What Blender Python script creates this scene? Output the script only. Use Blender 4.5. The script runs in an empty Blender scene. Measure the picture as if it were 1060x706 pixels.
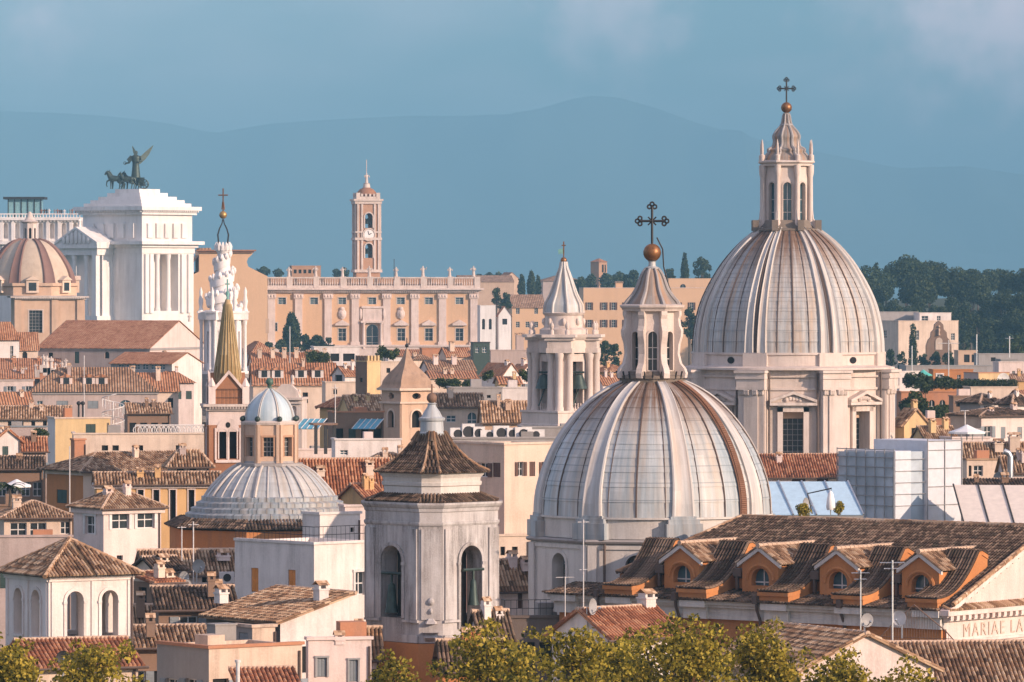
import bpy, math, random
from mathutils import Vector, Matrix
R = math.radians
rng = random.Random(7)
SC = bpy.context.scene
COL = SC.collection

# ------------------------------------------------------------------ camera, sky, sun, exposure
F, H, CX, HZ = 5714.0, 40.0, 530.0, 290.0      # pixels per radian of the photo, eye height, centre column, horizon row
cam_d = bpy.data.cameras.new("camera")
cam = bpy.data.objects.new("camera", cam_d)
COL.objects.link(cam)
cam.location = (0, 0, H)
cam_d.sensor_width = 36.0
cam_d.lens = 36.0 * F / 1060.0
cam_d.clip_start, cam_d.clip_end = 5.0, 90000.0
cam.rotation_euler = (R(90) - math.atan((353 - HZ) / F), 0, 0)
SC.camera = cam

SUN_EL, SUN_AZ = 18.0, 57.0                     # azimuth measured from behind the camera towards the right
sdir = Vector((math.sin(R(SUN_AZ)) * math.cos(R(SUN_EL)), -math.cos(R(SUN_AZ)) * math.cos(R(SUN_EL)), math.sin(R(SUN_EL))))
sun_d = bpy.data.lights.new("sun", 'SUN')
sun_d.energy = 5.0
sun_d.angle = R(0.5)
sun_d.color = (1.0, 0.745, 0.575)
sun = bpy.data.objects.new("sun", sun_d)
COL.objects.link(sun)
sun.rotation_euler = sdir.to_track_quat('Z', 'Y').to_euler()
sun.location = (200, -100, 300)

W = bpy.data.worlds.new("World")
SC.world = W
W.use_nodes = True
wn, wl = W.node_tree.nodes, W.node_tree.links
bg = wn["Background"]
sky = wn.new("ShaderNodeTexSky")
sky.sky_type = 'NISHITA'
sky.sun_disc = False
sky.sun_elevation = R(SUN_EL)
sky.sun_rotation = math.atan2(sdir.x, sdir.y)
sky.altitude = 50
sky.air_density, sky.dust_density, sky.ozone_density = 1.0, 1.2, 3.0
# thin lavender cloud banks mixed into the sky
tc = wn.new("ShaderNodeTexCoord")
mp = wn.new("ShaderNodeMapping")
mp.inputs['Scale'].default_value = (6, 6, 16)
nz = wn.new("ShaderNodeTexNoise")
nz.inputs['Scale'].default_value = 1.3
nz.inputs['Detail'].default_value = 5
nz.inputs['Roughness'].default_value = 0.5
cr = wn.new("ShaderNodeValToRGB")
cr.color_ramp.elements[0].position = 0.38
cr.color_ramp.elements[1].position = 0.72
mx = wn.new("ShaderNodeMix")
mx.data_type = 'RGBA'
mx.inputs[7].default_value = (15, 9.6, 8.4, 1)
ml = wn.new("ShaderNodeMath")
ml.operation = 'MULTIPLY'
ml.inputs[1].default_value = 0.8
wl.new(tc.outputs['Generated'], mp.inputs['Vector'])
wl.new(mp.outputs['Vector'], nz.inputs['Vector'])
wl.new(nz.outputs['Fac'], cr.inputs['Fac'])
wl.new(cr.outputs['Color'], ml.inputs[0])
wl.new(ml.outputs[0], mx.inputs[0])
wl.new(sky.outputs['Color'], mx.inputs[6])
# a few rosy cloud heads high over the city
last = mx.outputs[2]
for bx_, by_, br_, amt_ in ((1045, 12, .020, .9), (640, 8, .017, .55), (45, 24, .009, .5), (980, -10, .03, .4)):
    dv = Vector(((bx_ - CX) / F, 1, (HZ - by_) / F)).normalized()
    ds = wn.new("ShaderNodeVectorMath"); ds.operation = 'DISTANCE'
    ds.inputs[1].default_value = dv
    wl.new(tc.outputs['Generated'], ds.inputs[0])
    n2 = wn.new("ShaderNodeTexNoise"); n2.inputs['Scale'].default_value = 130; n2.inputs['Detail'].default_value = 5
    wl.new(tc.outputs['Generated'], n2.inputs['Vector'])
    ad = wn.new("ShaderNodeMath"); ad.operation = 'MULTIPLY_ADD'; ad.inputs[1].default_value = br_ * 1.6; wl.new(n2.outputs['Fac'], ad.inputs[0]); wl.new(ds.outputs['Value'], ad.inputs[2])
    mr = wn.new("ShaderNodeMapRange"); mr.interpolation_type = 'SMOOTHSTEP'
    mr.inputs[1].default_value, mr.inputs[2].default_value, mr.inputs[3].default_value, mr.inputs[4].default_value = br_ * .75, br_ * 1.9, amt_, 0.0
    wl.new(ad.outputs[0], mr.inputs[0])
    m2 = wn.new("ShaderNodeMix"); m2.data_type = 'RGBA'; m2.inputs[7].default_value = (18, 10.5, 9, 1)
    wl.new(mr.outputs[0], m2.inputs[0]); wl.new(last, m2.inputs[6])
    last = m2.outputs[2]
tint = wn.new("ShaderNodeMix"); tint.data_type = 'RGBA'; tint.blend_type = 'MULTIPLY'
tint.inputs[0].default_value = 1.0
tint.inputs[7].default_value = (.68, .86, 1.05, 1)
wl.new(last, tint.inputs[6])
wl.new(tint.outputs[2], bg.inputs['Color'])
bg.inputs['Strength'].default_value = 0.125

SC.view_settings.view_transform = 'Standard'
SC.view_settings.look = 'None'
SC.view_settings.gamma = 1.0
SC.view_settings.exposure = 0.56
SC.cycles.volume_bounces = 1
SC.cycles.max_bounces = 6
SC.cycles.transparent_max_bounces = 16

# ------------------------------------------------------------------ pixel <-> world helpers
def X(px, D): return (px - CX) / F * D
def Z(row, D): return H - (row - HZ) / F * D
def S(n, D): return n * D / F

# ------------------------------------------------------------------ materials
MATS = {}
def _nodes(name):
    m = bpy.data.materials.new(name)
    m.use_nodes = True
    n, l = m.node_tree.nodes, m.node_tree.links
    return m, n, l, n["Principled BSDF"]

def _mix(n, l, fac, a, b, mode='MIX'):
    q = n.new("ShaderNodeMix")
    q.data_type = 'RGBA'
    q.blend_type = mode
    for s, v in ((q.inputs[0], fac), (q.inputs[6], a), (q.inputs[7], b)):
        if hasattr(v, 'is_output'): l.new(v, s)
        elif isinstance(v, (int, float)): s.default_value = v
        else: s.default_value = (*v, 1) if len(v) == 3 else v
    return q.outputs[2]

def _noise(n, l, vec, scale, detail=4, rough=.55):
    q = n.new("ShaderNodeTexNoise")
    q.inputs['Scale'].default_value = scale
    q.inputs['Detail'].default_value = detail
    q.inputs['Roughness'].default_value = rough
    l.new(vec, q.inputs['Vector'])
    return q.outputs['Fac']

def _ramp(n, l, fac, p0, p1):
    q = n.new("ShaderNodeValToRGB")
    q.color_ramp.elements[0].position = p0
    q.color_ramp.elements[1].position = p1
    l.new(fac, q.inputs['Fac'])
    return q.outputs['Color']

def _math(n, l, op, a, b=0.5):
    q = n.new("ShaderNodeMath")
    q.operation = op
    for s, v in ((q.inputs[0], a), (q.inputs[1], b)):
        if hasattr(v, 'is_output'): l.new(v, s)
        else: s.default_value = v
    return q.outputs[0]

def _map(n, l, vec, sc):
    q = n.new("ShaderNodeMapping")
    q.inputs['Scale'].default_value = sc
    l.new(vec, q.inputs['Vector'])
    return q.outputs['Vector']

def wall_mat(name, col, dirt=(.19, .155, .125), amt=.62, rough=.9, bump=.25, patch=.55, scale=1.0, rnd=.16, streak=None, st0=.44, st1=.78):
    """weathered plaster or stone: rain streaks, blotches, fine grain"""
    m, n, l, b = _nodes(name)
    tcn = n.new("ShaderNodeTexCoord")
    oi = n.new("ShaderNodeObjectInfo")
    v = n.new("ShaderNodeVectorMath"); v.operation = 'ADD'
    l.new(tcn.outputs['Object'], v.inputs[0])
    sh = n.new("ShaderNodeVectorMath"); sh.operation = 'SCALE'
    sh.inputs[0].default_value = (31, 17, 9)
    l.new(oi.outputs['Random'], sh.inputs['Scale'])
    l.new(sh.outputs[0], v.inputs[1])
    P = v.outputs[0]
    st = _ramp(n, l, _noise(n, l, _map(n, l, P, (1.5 * scale, 1.5 * scale, .13 * scale)), 1.0, 6, .68), st0, st1)
    bl = _ramp(n, l, _noise(n, l, P, .35 * scale, 6, .65), .40, .72)
    fg = _noise(n, l, P, 9 * scale, 3, .6)
    rv = _math(n, l, 'MULTIPLY_ADD', oi.outputs['Random'], rnd)
    n_ = rv.node; n_.inputs[2].default_value = 1 - rnd / 2
    base = _mix(n, l, 1.0, col, rv, 'MULTIPLY')
    light = tuple(min(1, c * 1.12 + .02) for c in col)
    c1 = _mix(n, l, _math(n, l, 'MULTIPLY', bl, patch), base, (col[0] * .70, col[1] * .64, col[2] * .60))
    pm = _ramp(n, l, _noise(n, l, P, .22 * scale, 3, .5), .35, .62)
    c2 = _mix(n, l, _math(n, l, 'MULTIPLY', _math(n, l, 'MULTIPLY', st, amt), _math(n, l, 'ADD', _math(n, l, 'MULTIPLY', pm, .8), .2)), c1, dirt if streak is None else streak)
    c3 = _mix(n, l, _math(n, l, 'MULTIPLY', _ramp(n, l, fg, .45, .7), .3), c2, light)
    l.new(c3, b.inputs['Base Color'])
    b.inputs['Roughness'].default_value = rough
    b.inputs['Specular IOR Level'].default_value = .25
    bp = n.new("ShaderNodeBump")
    bp.inputs['Strength'].default_value = bump
    bp.inputs['Distance'].default_value = .05
    l.new(fg, bp.inputs['Height'])
    l.new(bp.outputs[0], b.inputs['Normal'])
    MATS[name] = m
    return m

def tile_mat(name, c_dark, c_mid, c_light, lichen=.3, bump_far=False, scale=1.0):
    """clay pan tiles; UV counts tile columns and tile rows"""
    m, n, l, b = _nodes(name)
    tcn = n.new("ShaderNodeTexCoord")
    uv = tcn.outputs['UV']
    fl = n.new("ShaderNodeVectorMath"); fl.operation = 'FLOOR'
    l.new(uv, fl.inputs[0])
    wnz = n.new("ShaderNodeTexWhiteNoise"); wnz.noise_dimensions = '3D'
    oi = n.new("ShaderNodeObjectInfo")
    ad = n.new("ShaderNodeVectorMath"); ad.operation = 'ADD'
    l.new(fl.outputs[0], ad.inputs[0])
    cb = n.new("ShaderNodeCombineXYZ")
    l.new(_math(n, l, 'MULTIPLY', oi.outputs['Random'], 97.0), cb.inputs[2])
    l.new(cb.outputs[0], ad.inputs[1])
    l.new(ad.outputs[0], wnz.inputs['Vector'])
    big = _noise(n, l, tcn.outputs['Object'], .45, 5, .6)
    sm = _noise(n, l, tcn.outputs['Object'], 2.2, 4, .6)
    f = _math(n, l, 'ADD', _math(n, l, 'MULTIPLY', wnz.outputs['Value'], .3 if bump_far else .55), _math(n, l, 'MULTIPLY', big, .95 if bump_far else .7))
    q = n.new("ShaderNodeValToRGB")
    e = q.color_ramp.elements
    e[0].position, e[0].color = .28, (*c_dark, 1)
    e[1].position, e[1].color = .95, (*c_light, 1)
    k = e.new(.6); k.color = (*c_mid, 1)
    l.new(f, q.inputs['Fac'])
    c = _mix(n, l, _math(n, l, 'MULTIPLY', _ramp(n, l, sm, .5, .75), lichen), q.outputs['Color'], (.13, .11, .07))
    if not bump_far:                                       # shade in the gaps between cover tiles, painted on the channel face
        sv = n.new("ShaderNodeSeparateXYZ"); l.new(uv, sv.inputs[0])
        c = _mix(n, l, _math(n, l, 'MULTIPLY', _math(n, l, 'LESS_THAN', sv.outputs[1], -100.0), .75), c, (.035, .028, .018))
    l.new(c, b.inputs['Base Color'])
    b.inputs['Roughness'].default_value = .92
    b.inputs['Specular IOR Level'].default_value = .2
    if bump_far:
        sp = n.new("ShaderNodeSeparateXYZ"); l.new(uv, sp.inputs[0])
        s1 = _math(n, l, 'ABSOLUTE', _math(n, l, 'SINE', _math(n, l, 'MULTIPLY', sp.outputs[0], math.pi)))
        bp = n.new("ShaderNodeBump")
        bp.inputs['Strength'].default_value = .9
        bp.inputs['Distance'].default_value = .22
        l.new(s1, bp.inputs['Height'])
        l.new(bp.outputs[0], b.inputs['Normal'])
    MATS[name] = m
    return m

def plain(name, col, rough=.6, metal=0.0, var=.15, spec=.4, nscale=2.0):
    m, n, l, b = _nodes(name)
    tcn = n.new("ShaderNodeTexCoord")
    f = _noise(n, l, tcn.outputs['Object'], nscale, 5, .6)
    c = _mix(n, l, _ramp(n, l, f, .3, .7), tuple(x * (1 - var) for x in col), tuple(min(1, x * (1 + var)) for x in col))
    l.new(c, b.inputs['Base Color'])
    b.inputs['Roughness'].default_value = rough
    b.inputs['Metallic'].default_value = metal
    b.inputs['Specular IOR Level'].default_value = spec
    MATS[name] = m
    return m

def lead_mat(name, grey, pale, rust, rust_amt, course=None, rough=.55, top=None):
    """sheet lead over a dome: UV u runs round, v runs up in metres; streaks follow the fall of the water"""
    m, n, l, b = _nodes(name)
    tcn = n.new("ShaderNodeTexCoord")
    oi = n.new("ShaderNodeObjectInfo")
    sh = n.new("ShaderNodeVectorMath"); sh.operation = 'ADD'
    cb = n.new("ShaderNodeCombineXYZ")
    l.new(_math(n, l, 'MULTIPLY', oi.outputs['Random'], 60.0), cb.inputs[0])
    l.new(tcn.outputs['UV'], sh.inputs[0]); l.new(cb.outputs[0], sh.inputs[1])
    uv = sh.outputs[0]
    s1 = _noise(n, l, _map(n, l, uv, (2.4, .16, 1)), 1.0, 6, .6)
    s2 = _noise(n, l, _map(n, l, uv, (1.1, .10, 1)), 1.0, 5, .6)
    # one sheet at a time
    fl = n.new("ShaderNodeVectorMath"); fl.operation = 'FLOOR'
    l.new(_map(n, l, uv, (1.1, 1.25, 1)), fl.inputs[0])
    wz = n.new("ShaderNodeTexWhiteNoise"); l.new(fl.outputs[0], wz.inputs['Vector'])
    c = _mix(n, l, _ramp(n, l, s1, .34, .66), grey, pale)
    c = _mix(n, l, _math(n, l, 'MULTIPLY', _ramp(n, l, s2, .44, .68), rust_amt), c, rust)
    c = _mix(n, l, _math(n, l, 'MULTIPLY', wz.outputs['Value'], .22), c, tuple(x * .6 for x in grey))
    if course:
        sp = n.new("ShaderNodeSeparateXYZ"); l.new(tcn.outputs['UV'], sp.inputs[0])
        fr = _math(n, l, 'FRACT', _math(n, l, 'DIVIDE', sp.outputs[1], course), 0)
        c = _mix(n, l, _math(n, l, 'MULTIPLY', _math(n, l, 'GREATER_THAN', fr, .94), .5), c, tuple(x * .45 for x in grey))
        up = n.new("ShaderNodeMapRange"); up.interpolation_type = 'SMOOTHSTEP'
        up.inputs[1].default_value, up.inputs[2].default_value = top * .5, top
        l.new(sp.outputs[1], up.inputs[0])
        s3 = _ramp(n, l, _noise(n, l, _map(n, l, uv, (1.8, .12, 1)), 1.0, 6, .65), .30, .52)
        c = _mix(n, l, _math(n, l, 'MULTIPLY', up.outputs[0], s3), c, (.17, .095, .055))
    l.new(c, b.inputs['Base Color'])
    b.inputs['Roughness'].default_value = rough
    b.inputs['Specular IOR Level'].default_value = .45
    fine = _noise(n, l, uv, 3.0, 3, .6)
    bp = n.new("ShaderNodeBump"); bp.inputs['Strength'].default_value = .25; bp.inputs['Distance'].default_value = .05
    l.new(fine, bp.inputs['Height']); l.new(bp.outputs[0], b.inputs['Normal'])
    MATS[name] = m
    return m

def leaf_mat(name, a, bcol, ccol, trans=.25):
    m, n, l, b = _nodes(name)
    g = n.new("ShaderNodeNewGeometry")
    q = n.new("ShaderNodeValToRGB")
    e = q.color_ramp.elements
    e[0].position, e[0].color = 0.05, (*a, 1)
    e[1].position, e[1].color = 1.0, (*ccol, 1)
    k = e.new(.55); k.color = (*bcol, 1)
    l.new(g.outputs['Random Per Island'], q.inputs['Fac'])
    l.new(q.outputs['Color'], b.inputs['Base Color'])
    b.inputs['Roughness'].default_value = .65
    b.inputs['Specular IOR Level'].default_value = .25
    if trans:
        t = n.new("ShaderNodeBsdfTranslucent")
        l.new(q.outputs['Color'], t.inputs['Color'])
        mxs = n.new("ShaderNodeMixShader"); mxs.inputs[0].default_value = trans
        l.new(b.outputs[0], mxs.inputs[1]); l.new(t.outputs[0], mxs.inputs[2])
        l.new(mxs.outputs[0], n["Material Output"].inputs['Surface'])
    MATS[name] = m
    return m

# plaster and stone
wall_mat('white', (.72, .645, .59))
wall_mat('pink_white', (.72, .585, .52))
wall_mat('cream', (.68, .53, .41))
wall_mat('ochre', (.62, .38, .17))
wall_mat('orange', (.52, .215, .075), dirt=(.28, .15, .085), amt=.8, patch=.8)
wall_mat('terracotta', (.48, .22, .12))
wall_mat('tan', (.58, .40, .28))
wall_mat('brown', (.24, .15, .10))
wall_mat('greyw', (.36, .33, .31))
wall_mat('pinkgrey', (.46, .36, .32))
wall_mat('yellow', (.64, .45, .23))
wall_mat('marble', (.80, .75, .71), amt=.5, patch=.35, rnd=.05, scale=.45)
wall_mat('travertine', (.64, .54, .47), dirt=(.18, .14, .11), amt=.7, patch=.5)
wall_mat('shaded_oldstone', (.52, .485, .46), dirt=(.10, .088, .08), amt=1.0, patch=.8, rnd=.06, scale=1.5, st0=.40, st1=.68)  # belfry stone greyed to stand in for tree shade; streaks are weathering
wall_mat('sootstone', (.22, .18, .145), dirt=(.07, .055, .045), amt=.9)
wall_mat('drumwall', (.62, .57, .51), dirt=(.16, .13, .11), amt=.6, patch=.35, rnd=.04)
wall_mat('brick', (.34, .16, .085), dirt=(.16, .09, .06), amt=.4)
wall_mat('brickpale', (.46, .27, .17), dirt=(.2, .13, .09), amt=.4)
wall_mat('senator', (.66, .42, .25), amt=.2, patch=.2, scale=.3, rnd=.03)
wall_mat('stained', (.60, .46, .35), dirt=(.12, .08, .06), amt=.95, patch=.6, scale=1.2)
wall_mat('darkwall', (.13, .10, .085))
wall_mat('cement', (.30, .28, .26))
# tiles
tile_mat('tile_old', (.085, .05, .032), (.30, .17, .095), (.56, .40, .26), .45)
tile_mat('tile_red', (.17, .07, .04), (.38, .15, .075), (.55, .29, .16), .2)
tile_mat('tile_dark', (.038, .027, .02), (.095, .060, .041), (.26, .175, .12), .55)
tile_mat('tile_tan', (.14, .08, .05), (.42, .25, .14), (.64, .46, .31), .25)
tile_mat('far_old', (.15, .085, .05), (.31, .175, .105), (.48, .32, .21), .35, True)
tile_mat('far_red', (.22, .09, .045), (.40, .18, .095), (.52, .29, .17), .2, True)
wall_mat('ridge', (.56, .40, .28), dirt=(.2, .12, .08), amt=.6, scale=3)
# leads
lead_mat('lead_blue', (.20, .24, .26), (.46, .48, .48), (.46, .31, .18), .55)
lead_mat('lead_near', (.27, .32, .34), (.57, .58, .56), (.54, .37, .22), .55, 1.10, top=9.0)
lead_mat('lead_great', (.27, .28, .285), (.58, .56, .52), (.50, .32, .18), .75, 1.32, top=15.5)
lead_mat('lead_brown', (.15, .135, .125), (.36, .32, .28), (.40, .21, .10), 1.0)
lead_mat('lead_pale', (.30, .33, .345), (.56, .56, .54), (.50, .36, .22), .6)
lead_mat('lead_rib', (.40, .39, .37), (.66, .62, .57), (.48, .32, .20), .5)
# others
plain('glass', (.025, .032, .035), rough=.12, spec=.6)
plain('glass_blue', (.06, .11, .13), rough=.15, spec=.6)
plain('dark', (.012, .011, .011), rough=.9)
plain('frame_white', (.62, .58, .54), rough=.6)
plain('frame_grey', (.30, .29, .28), rough=.6)
plain('shutter_green', (.035, .06, .05), rough=.6)
plain('shutter_brown', (.10, .045, .03), rough=.6)
plain('shutter_grey', (.22, .24, .25), rough=.6)
plain('shutter_orange', (.70, .26, .05), rough=.6)
plain('iron', (.035, .033, .033), rough=.6, metal=.3)
plain('steel', (.50, .50, .50), rough=.35, metal=.8)
plain('rust_metal', (.20, .12, .08), rough=.7)
plain('gutter', (.10, .065, .05), rough=.6)
plain('bronze', (.045, .065, .055), rough=.5, metal=.4, var=.4, nscale=1.5)
plain('copper', (.24, .11, .045), rough=.45, metal=.6, var=.4, nscale=4)
plain('gold', (.42, .26, .09), rough=.45, metal=.6)
plain('verdigris', (.16, .34, .30), rough=.7)
plain('tent_blue', (.42, .58, .68), rough=.7, var=.08)
plain('tent_beige', (.72, .62, .52), rough=.8, var=.08)
plain('net', (.66, .66, .68), rough=.8, var=.08)
plain('net_blue', (.50, .56, .60), rough=.8, var=.25, nscale=.35)
plain('awning_blue', (.10, .32, .42), rough=.6)
plain('awning_green', (.10, .45, .38), rough=.7)
plain('canvas', (.78, .75, .72), rough=.8, var=.05)
plain('soffit', (.20, .13, .09), rough=.9)
plain('bark', (.10, .075, .055), rough=.95)
plain('flatroof', (.26, .23, .21), rough=.95)
plain('glasspane', (.20, .36, .38), rough=.2)
plain('clothes', (.25, .13, .10), rough=.9, var=.6)
plain('stair_brown', (.20, .10, .06), rough=.85)
for k_, f_ in (('net', .16), ('net_blue', .22)):           # sheeting one can half see through
    m_ = MATS[k_]; q_ = m_.node_tree.nodes; l_ = m_.node_tree.links
    t_ = q_.new("ShaderNodeBsdfTransparent"); x_ = q_.new("ShaderNodeMixShader"); x_.inputs[0].default_value = f_
    l_.new(q_['Principled BSDF'].outputs[0], x_.inputs[1]); l_.new(t_.outputs[0], x_.inputs[2]); l_.new(x_.outputs[0], q_['Material Output'].inputs['Surface'])
leaf_mat('leaf_gold', (.05, .055, .010), (.36, .29, .032), (.60, .44, .07), .4)
leaf_mat('leaf_green', (.02, .035, .012), (.05, .075, .022), (.10, .12, .035), .2)
leaf_mat('leaf_pine', (.018, .035, .016), (.036, .060, .026), (.065, .09, .035), .1)
leaf_mat('leaf_dark', (.013, .026, .011), (.036, .056, .020), (.075, .092, .032), .15)

# ------------------------------------------------------------------ mesh builder
class MB:
    def __init__(s): s.v, s.f, s.m, s.uv, s.cuts = [], [], [], [], []
    def cut(s): s.cuts.append(len(s.f))
    def each(s, name, parent=None, mats='white', smooth=0.0):
        """one object for every stretch of faces between cuts"""
        out, a = [], 0
        for b in s.cuts + [len(s.f)]:
            if b > a:
                q = MB()
                for i in range(a, b): q.face([s.v[k] for k in s.f[i]], s.m[i], s.uv[i])
                out.append(q.build(name, parent, mats, smooth))
            a = b
        return out
    def face(s, pts, m=0, uv=None):
        i = len(s.v)
        s.v.extend([tuple(p) for p in pts])
        s.f.append(tuple(range(i, i + len(pts))))
        s.m.append(m); s.uv.append(uv)
    def box(s, x0, y0, z0, x1, y1, z1, m=0):
        p = [(x0, y0, z0), (x1, y0, z0), (x1, y1, z0), (x0, y1, z0), (x0, y0, z1), (x1, y0, z1), (x1, y1, z1), (x0, y1, z1)]
        for q in ((0, 3, 2, 1), (4, 5, 6, 7), (0, 1, 5, 4), (1, 2, 6, 5), (2, 3, 7, 6), (3, 0, 4, 7)):
            s.face([p[k] for k in q], m)
    def obox(s, p0, u, a0, a1, d0, d1, b0, b1, m=0):
        """box on a wall: along u from p0, d measured outwards"""
        n = (u[1], -u[0])
        def P(a, d, z): return (p0[0] + u[0] * a + n[0] * d, p0[1] + u[1] * a + n[1] * d, z)
        p = [P(a0, d1, b0), P(a1, d1, b0), P(a1, d0, b0), P(a0, d0, b0), P(a0, d1, b1), P(a1, d1, b1), P(a1, d0, b1), P(a0, d0, b1)]
        for q in ((0, 3, 2, 1), (4, 5, 6, 7), (0, 1, 5, 4), (1, 2, 6, 5), (2, 3, 7, 6), (3, 0, 4, 7)):
            s.face([p[k] for k in q], m)
    def prism(s, poly, z0, z1, m=0, top=True, bottom=True):
        n = len(poly)
        for i in range(n):
            a, b = poly[i], poly[(i + 1) % n]
            s.face([(a[0], a[1], z0), (b[0], b[1], z0), (b[0], b[1], z1), (a[0], a[1], z1)], m)
        if top: s.face([(p[0], p[1], z1) for p in poly], m)
        if bottom: s.face([(p[0], p[1], z0) for p in reversed(poly)], m)
    def loft(s, rings, m=0, cap=True, closed=True):
        """rings: lists of 3D points of equal length"""
        n = len(rings[0])
        for r0, r1 in zip(rings, rings[1:]):
            for i in range(n if closed else n - 1):
                j = (i + 1) % n
                s.face([r0[i], r0[j], r1[j], r1[i]], m)
        if cap:
            s.face(list(reversed(rings[0])), m)
            s.face(rings[-1], m)
    def lathe(s, prof, n=32, off=0.0, a0=0.0, a1=360.0, m=0, cx=0, cy=0, uvm=True):
        full = abs(a1 - a0 - 360) < 1e-6
        k = n
        angs = [R(off + a0 + (a1 - a0) * i / k) for i in range(k + 1)]
        vv, run = [0.0], 0.0
        for (r0, z0), (r1, z1) in zip(prof, prof[1:]):
            run += math.hypot(r1 - r0, z1 - z0); vv.append(run)
        rm = max(p[0] for p in prof)
        for j in range(len(prof) - 1):
            (r0, z0), (r1, z1) = prof[j], prof[j + 1]
            for i in range(k):
                c0, s0, c1, s1 = math.sin(angs[i]), -math.cos(angs[i]), math.sin(angs[i + 1]), -math.cos(angs[i + 1])
                p = [(cx + r0 * c0, cy + r0 * s0, z0), (cx + r0 * c1, cy + r0 * s1, z0), (cx + r1 * c1, cy + r1 * s1, z1), (cx + r1 * c0, cy + r1 * s0, z1)]
                u0, u1 = angs[i] * rm, angs[i + 1] * rm
                uv = [(u0, vv[j]), (u1, vv[j]), (u1, vv[j + 1]), (u0, vv[j + 1])]
                if r1 < 1e-5: p, uv = p[:3], uv[:3]
                elif r0 < 1e-5: p, uv = [p[0], p[2], p[3]], [uv[0], uv[2], uv[3]]
                s.face(p, m, uv if uvm else None)
    def tube(s, path, r, n=6, m=0, cap=True):
        path = [Vector(p) for p in path]
        rs = r if isinstance(r, (list, tuple)) else [r] * len(path)
        rings = []
        ref = None
        for i, p in enumerate(path):
            d = (path[min(i + 1, len(path) - 1)] - path[max(i - 1, 0)]).normalized()
            if ref is None or abs(ref.dot(d)) > .95:
                ref = Vector((0, 0, 1)) if abs(d.z) < .9 else Vector((1, 0, 0))
            a = d.cross(ref).normalized(); b = a.cross(d).normalized()
            ref = b
            rings.append([tuple(p + (a * math.cos(t) + b * math.sin(t)) * rs[i]) for t in [2 * math.pi * k / n for k in range(n)]])
        s.loft(rings, m, cap)
    def ball(s, c, r, n=14, m=0, sz=1.0):
        k = max(5, n // 2)
        s.lathe([(max(r * math.sin(math.pi * i / k), 0), c[2] - r * sz * math.cos(math.pi * i / k)) for i in range(k + 1)], n, cx=c[0], cy=c[1], m=m)
    def ell(s, c, rx, ry, rz, n=10, m=0):
        k = max(4, n // 2)
        rings = []
        for i in range(k + 1):
            t = math.pi * i / k
            q = max(math.sin(t), .02)
            rings.append([(c[0] + rx * q * math.cos(2 * math.pi * j / n), c[1] + ry * q * math.sin(2 * math.pi * j / n), c[2] - rz * math.cos(t)) for j in range(n)])
        s.loft(rings, m)
    def wall(s, p0, u, w, z0, z1, ops=(), t=.3, m=0, mr=None):
        """a wall sheet with true openings and reveals: ops = (a0, a1, b0, b1, kind r|a|o)"""
        mr = m if mr is None else mr
        n = (u[1], -u[0])
        def P(a, z, d=0.0): return (p0[0] + u[0] * a + n[0] * d, p0[1] + u[1] * a + n[1] * d, z)
        ops = [(max(o[0], .02), min(o[1], w - .02), max(o[2], z0 + .02), min(o[3], z1 - .02), o[4]) for o in ops]
        ops = [o for o in ops if o[1] - o[0] > .05 and o[3] - o[2] > .05]
        xs = sorted({0.0, w} | {o[0] for o in ops} | {o[1] for o in ops})
        zs = sorted({z0, z1} | {o[2] for o in ops} | {o[3] for o in ops})
        for i in range(len(xs) - 1):
            for j in range(len(zs) - 1):
                ca, cz = (xs[i] + xs[i + 1]) / 2, (zs[j] + zs[j + 1]) / 2
                if any(o[0] < ca < o[1] and o[2] < cz < o[3] for o in ops): continue
                s.face([P(xs[i], zs[j]), P(xs[i + 1], zs[j]), P(xs[i + 1], zs[j + 1]), P(xs[i], zs[j + 1])], m)
        for a0, a1, b0, b1, k in ops:
            if k == 'r':
                o = [(a0, b0), (a1, b0), (a1, b1), (a0, b1)]
            else:
                o = outline(a0, a1, b0, b1, k)
                cs = ([(a1, b1), (a0, b1)] if k == 'a' else [(a1, b1), (a0, b1), (a0, b0), (a1, b0)])
                # fill the corners between curve and rectangle
                mid_a, mid_b = (a0 + a1) / 2, (b0 + b1) / 2
                arc = o[1:] + ([] if k == 'a' else [o[0], o[1]])
                for c in cs:
                    seg = [p for p in (o if k == 'a' else o + [o[0]]) if (p[0] - mid_a) * (c[0] - mid_a) >= -1e-6 and (k == 'a' and p[1] >= b1 - (a1 - a0) / 2 - 1e-6 or k == 'o' and (p[1] - mid_b) * (c[1] - mid_b) >= -1e-6)]
                    for q0, q1 in zip(seg, seg[1:]):
                        if abs(q0[0] - q1[0]) + abs(q0[1] - q1[1]) > (a1 - a0) * .6: continue
                        s.face([P(*c), P(*q0), P(*q1)], m)
            for q0, q1 in zip(o, o[1:] + o[:1]):
                s.face([P(q0[0], q0[1]), P(q1[0], q1[1]), P(q1[0], q1[1], -t), P(q0[0], q0[1], -t)], mr)
    def plate(s, p0, u, pts, d, m=0):
        n = (u[1], -u[0])
        s.face([(p0[0] + u[0] * a + n[0] * d, p0[1] + u[1] * a + n[1] * d, z) for a, z in pts], m)
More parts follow.
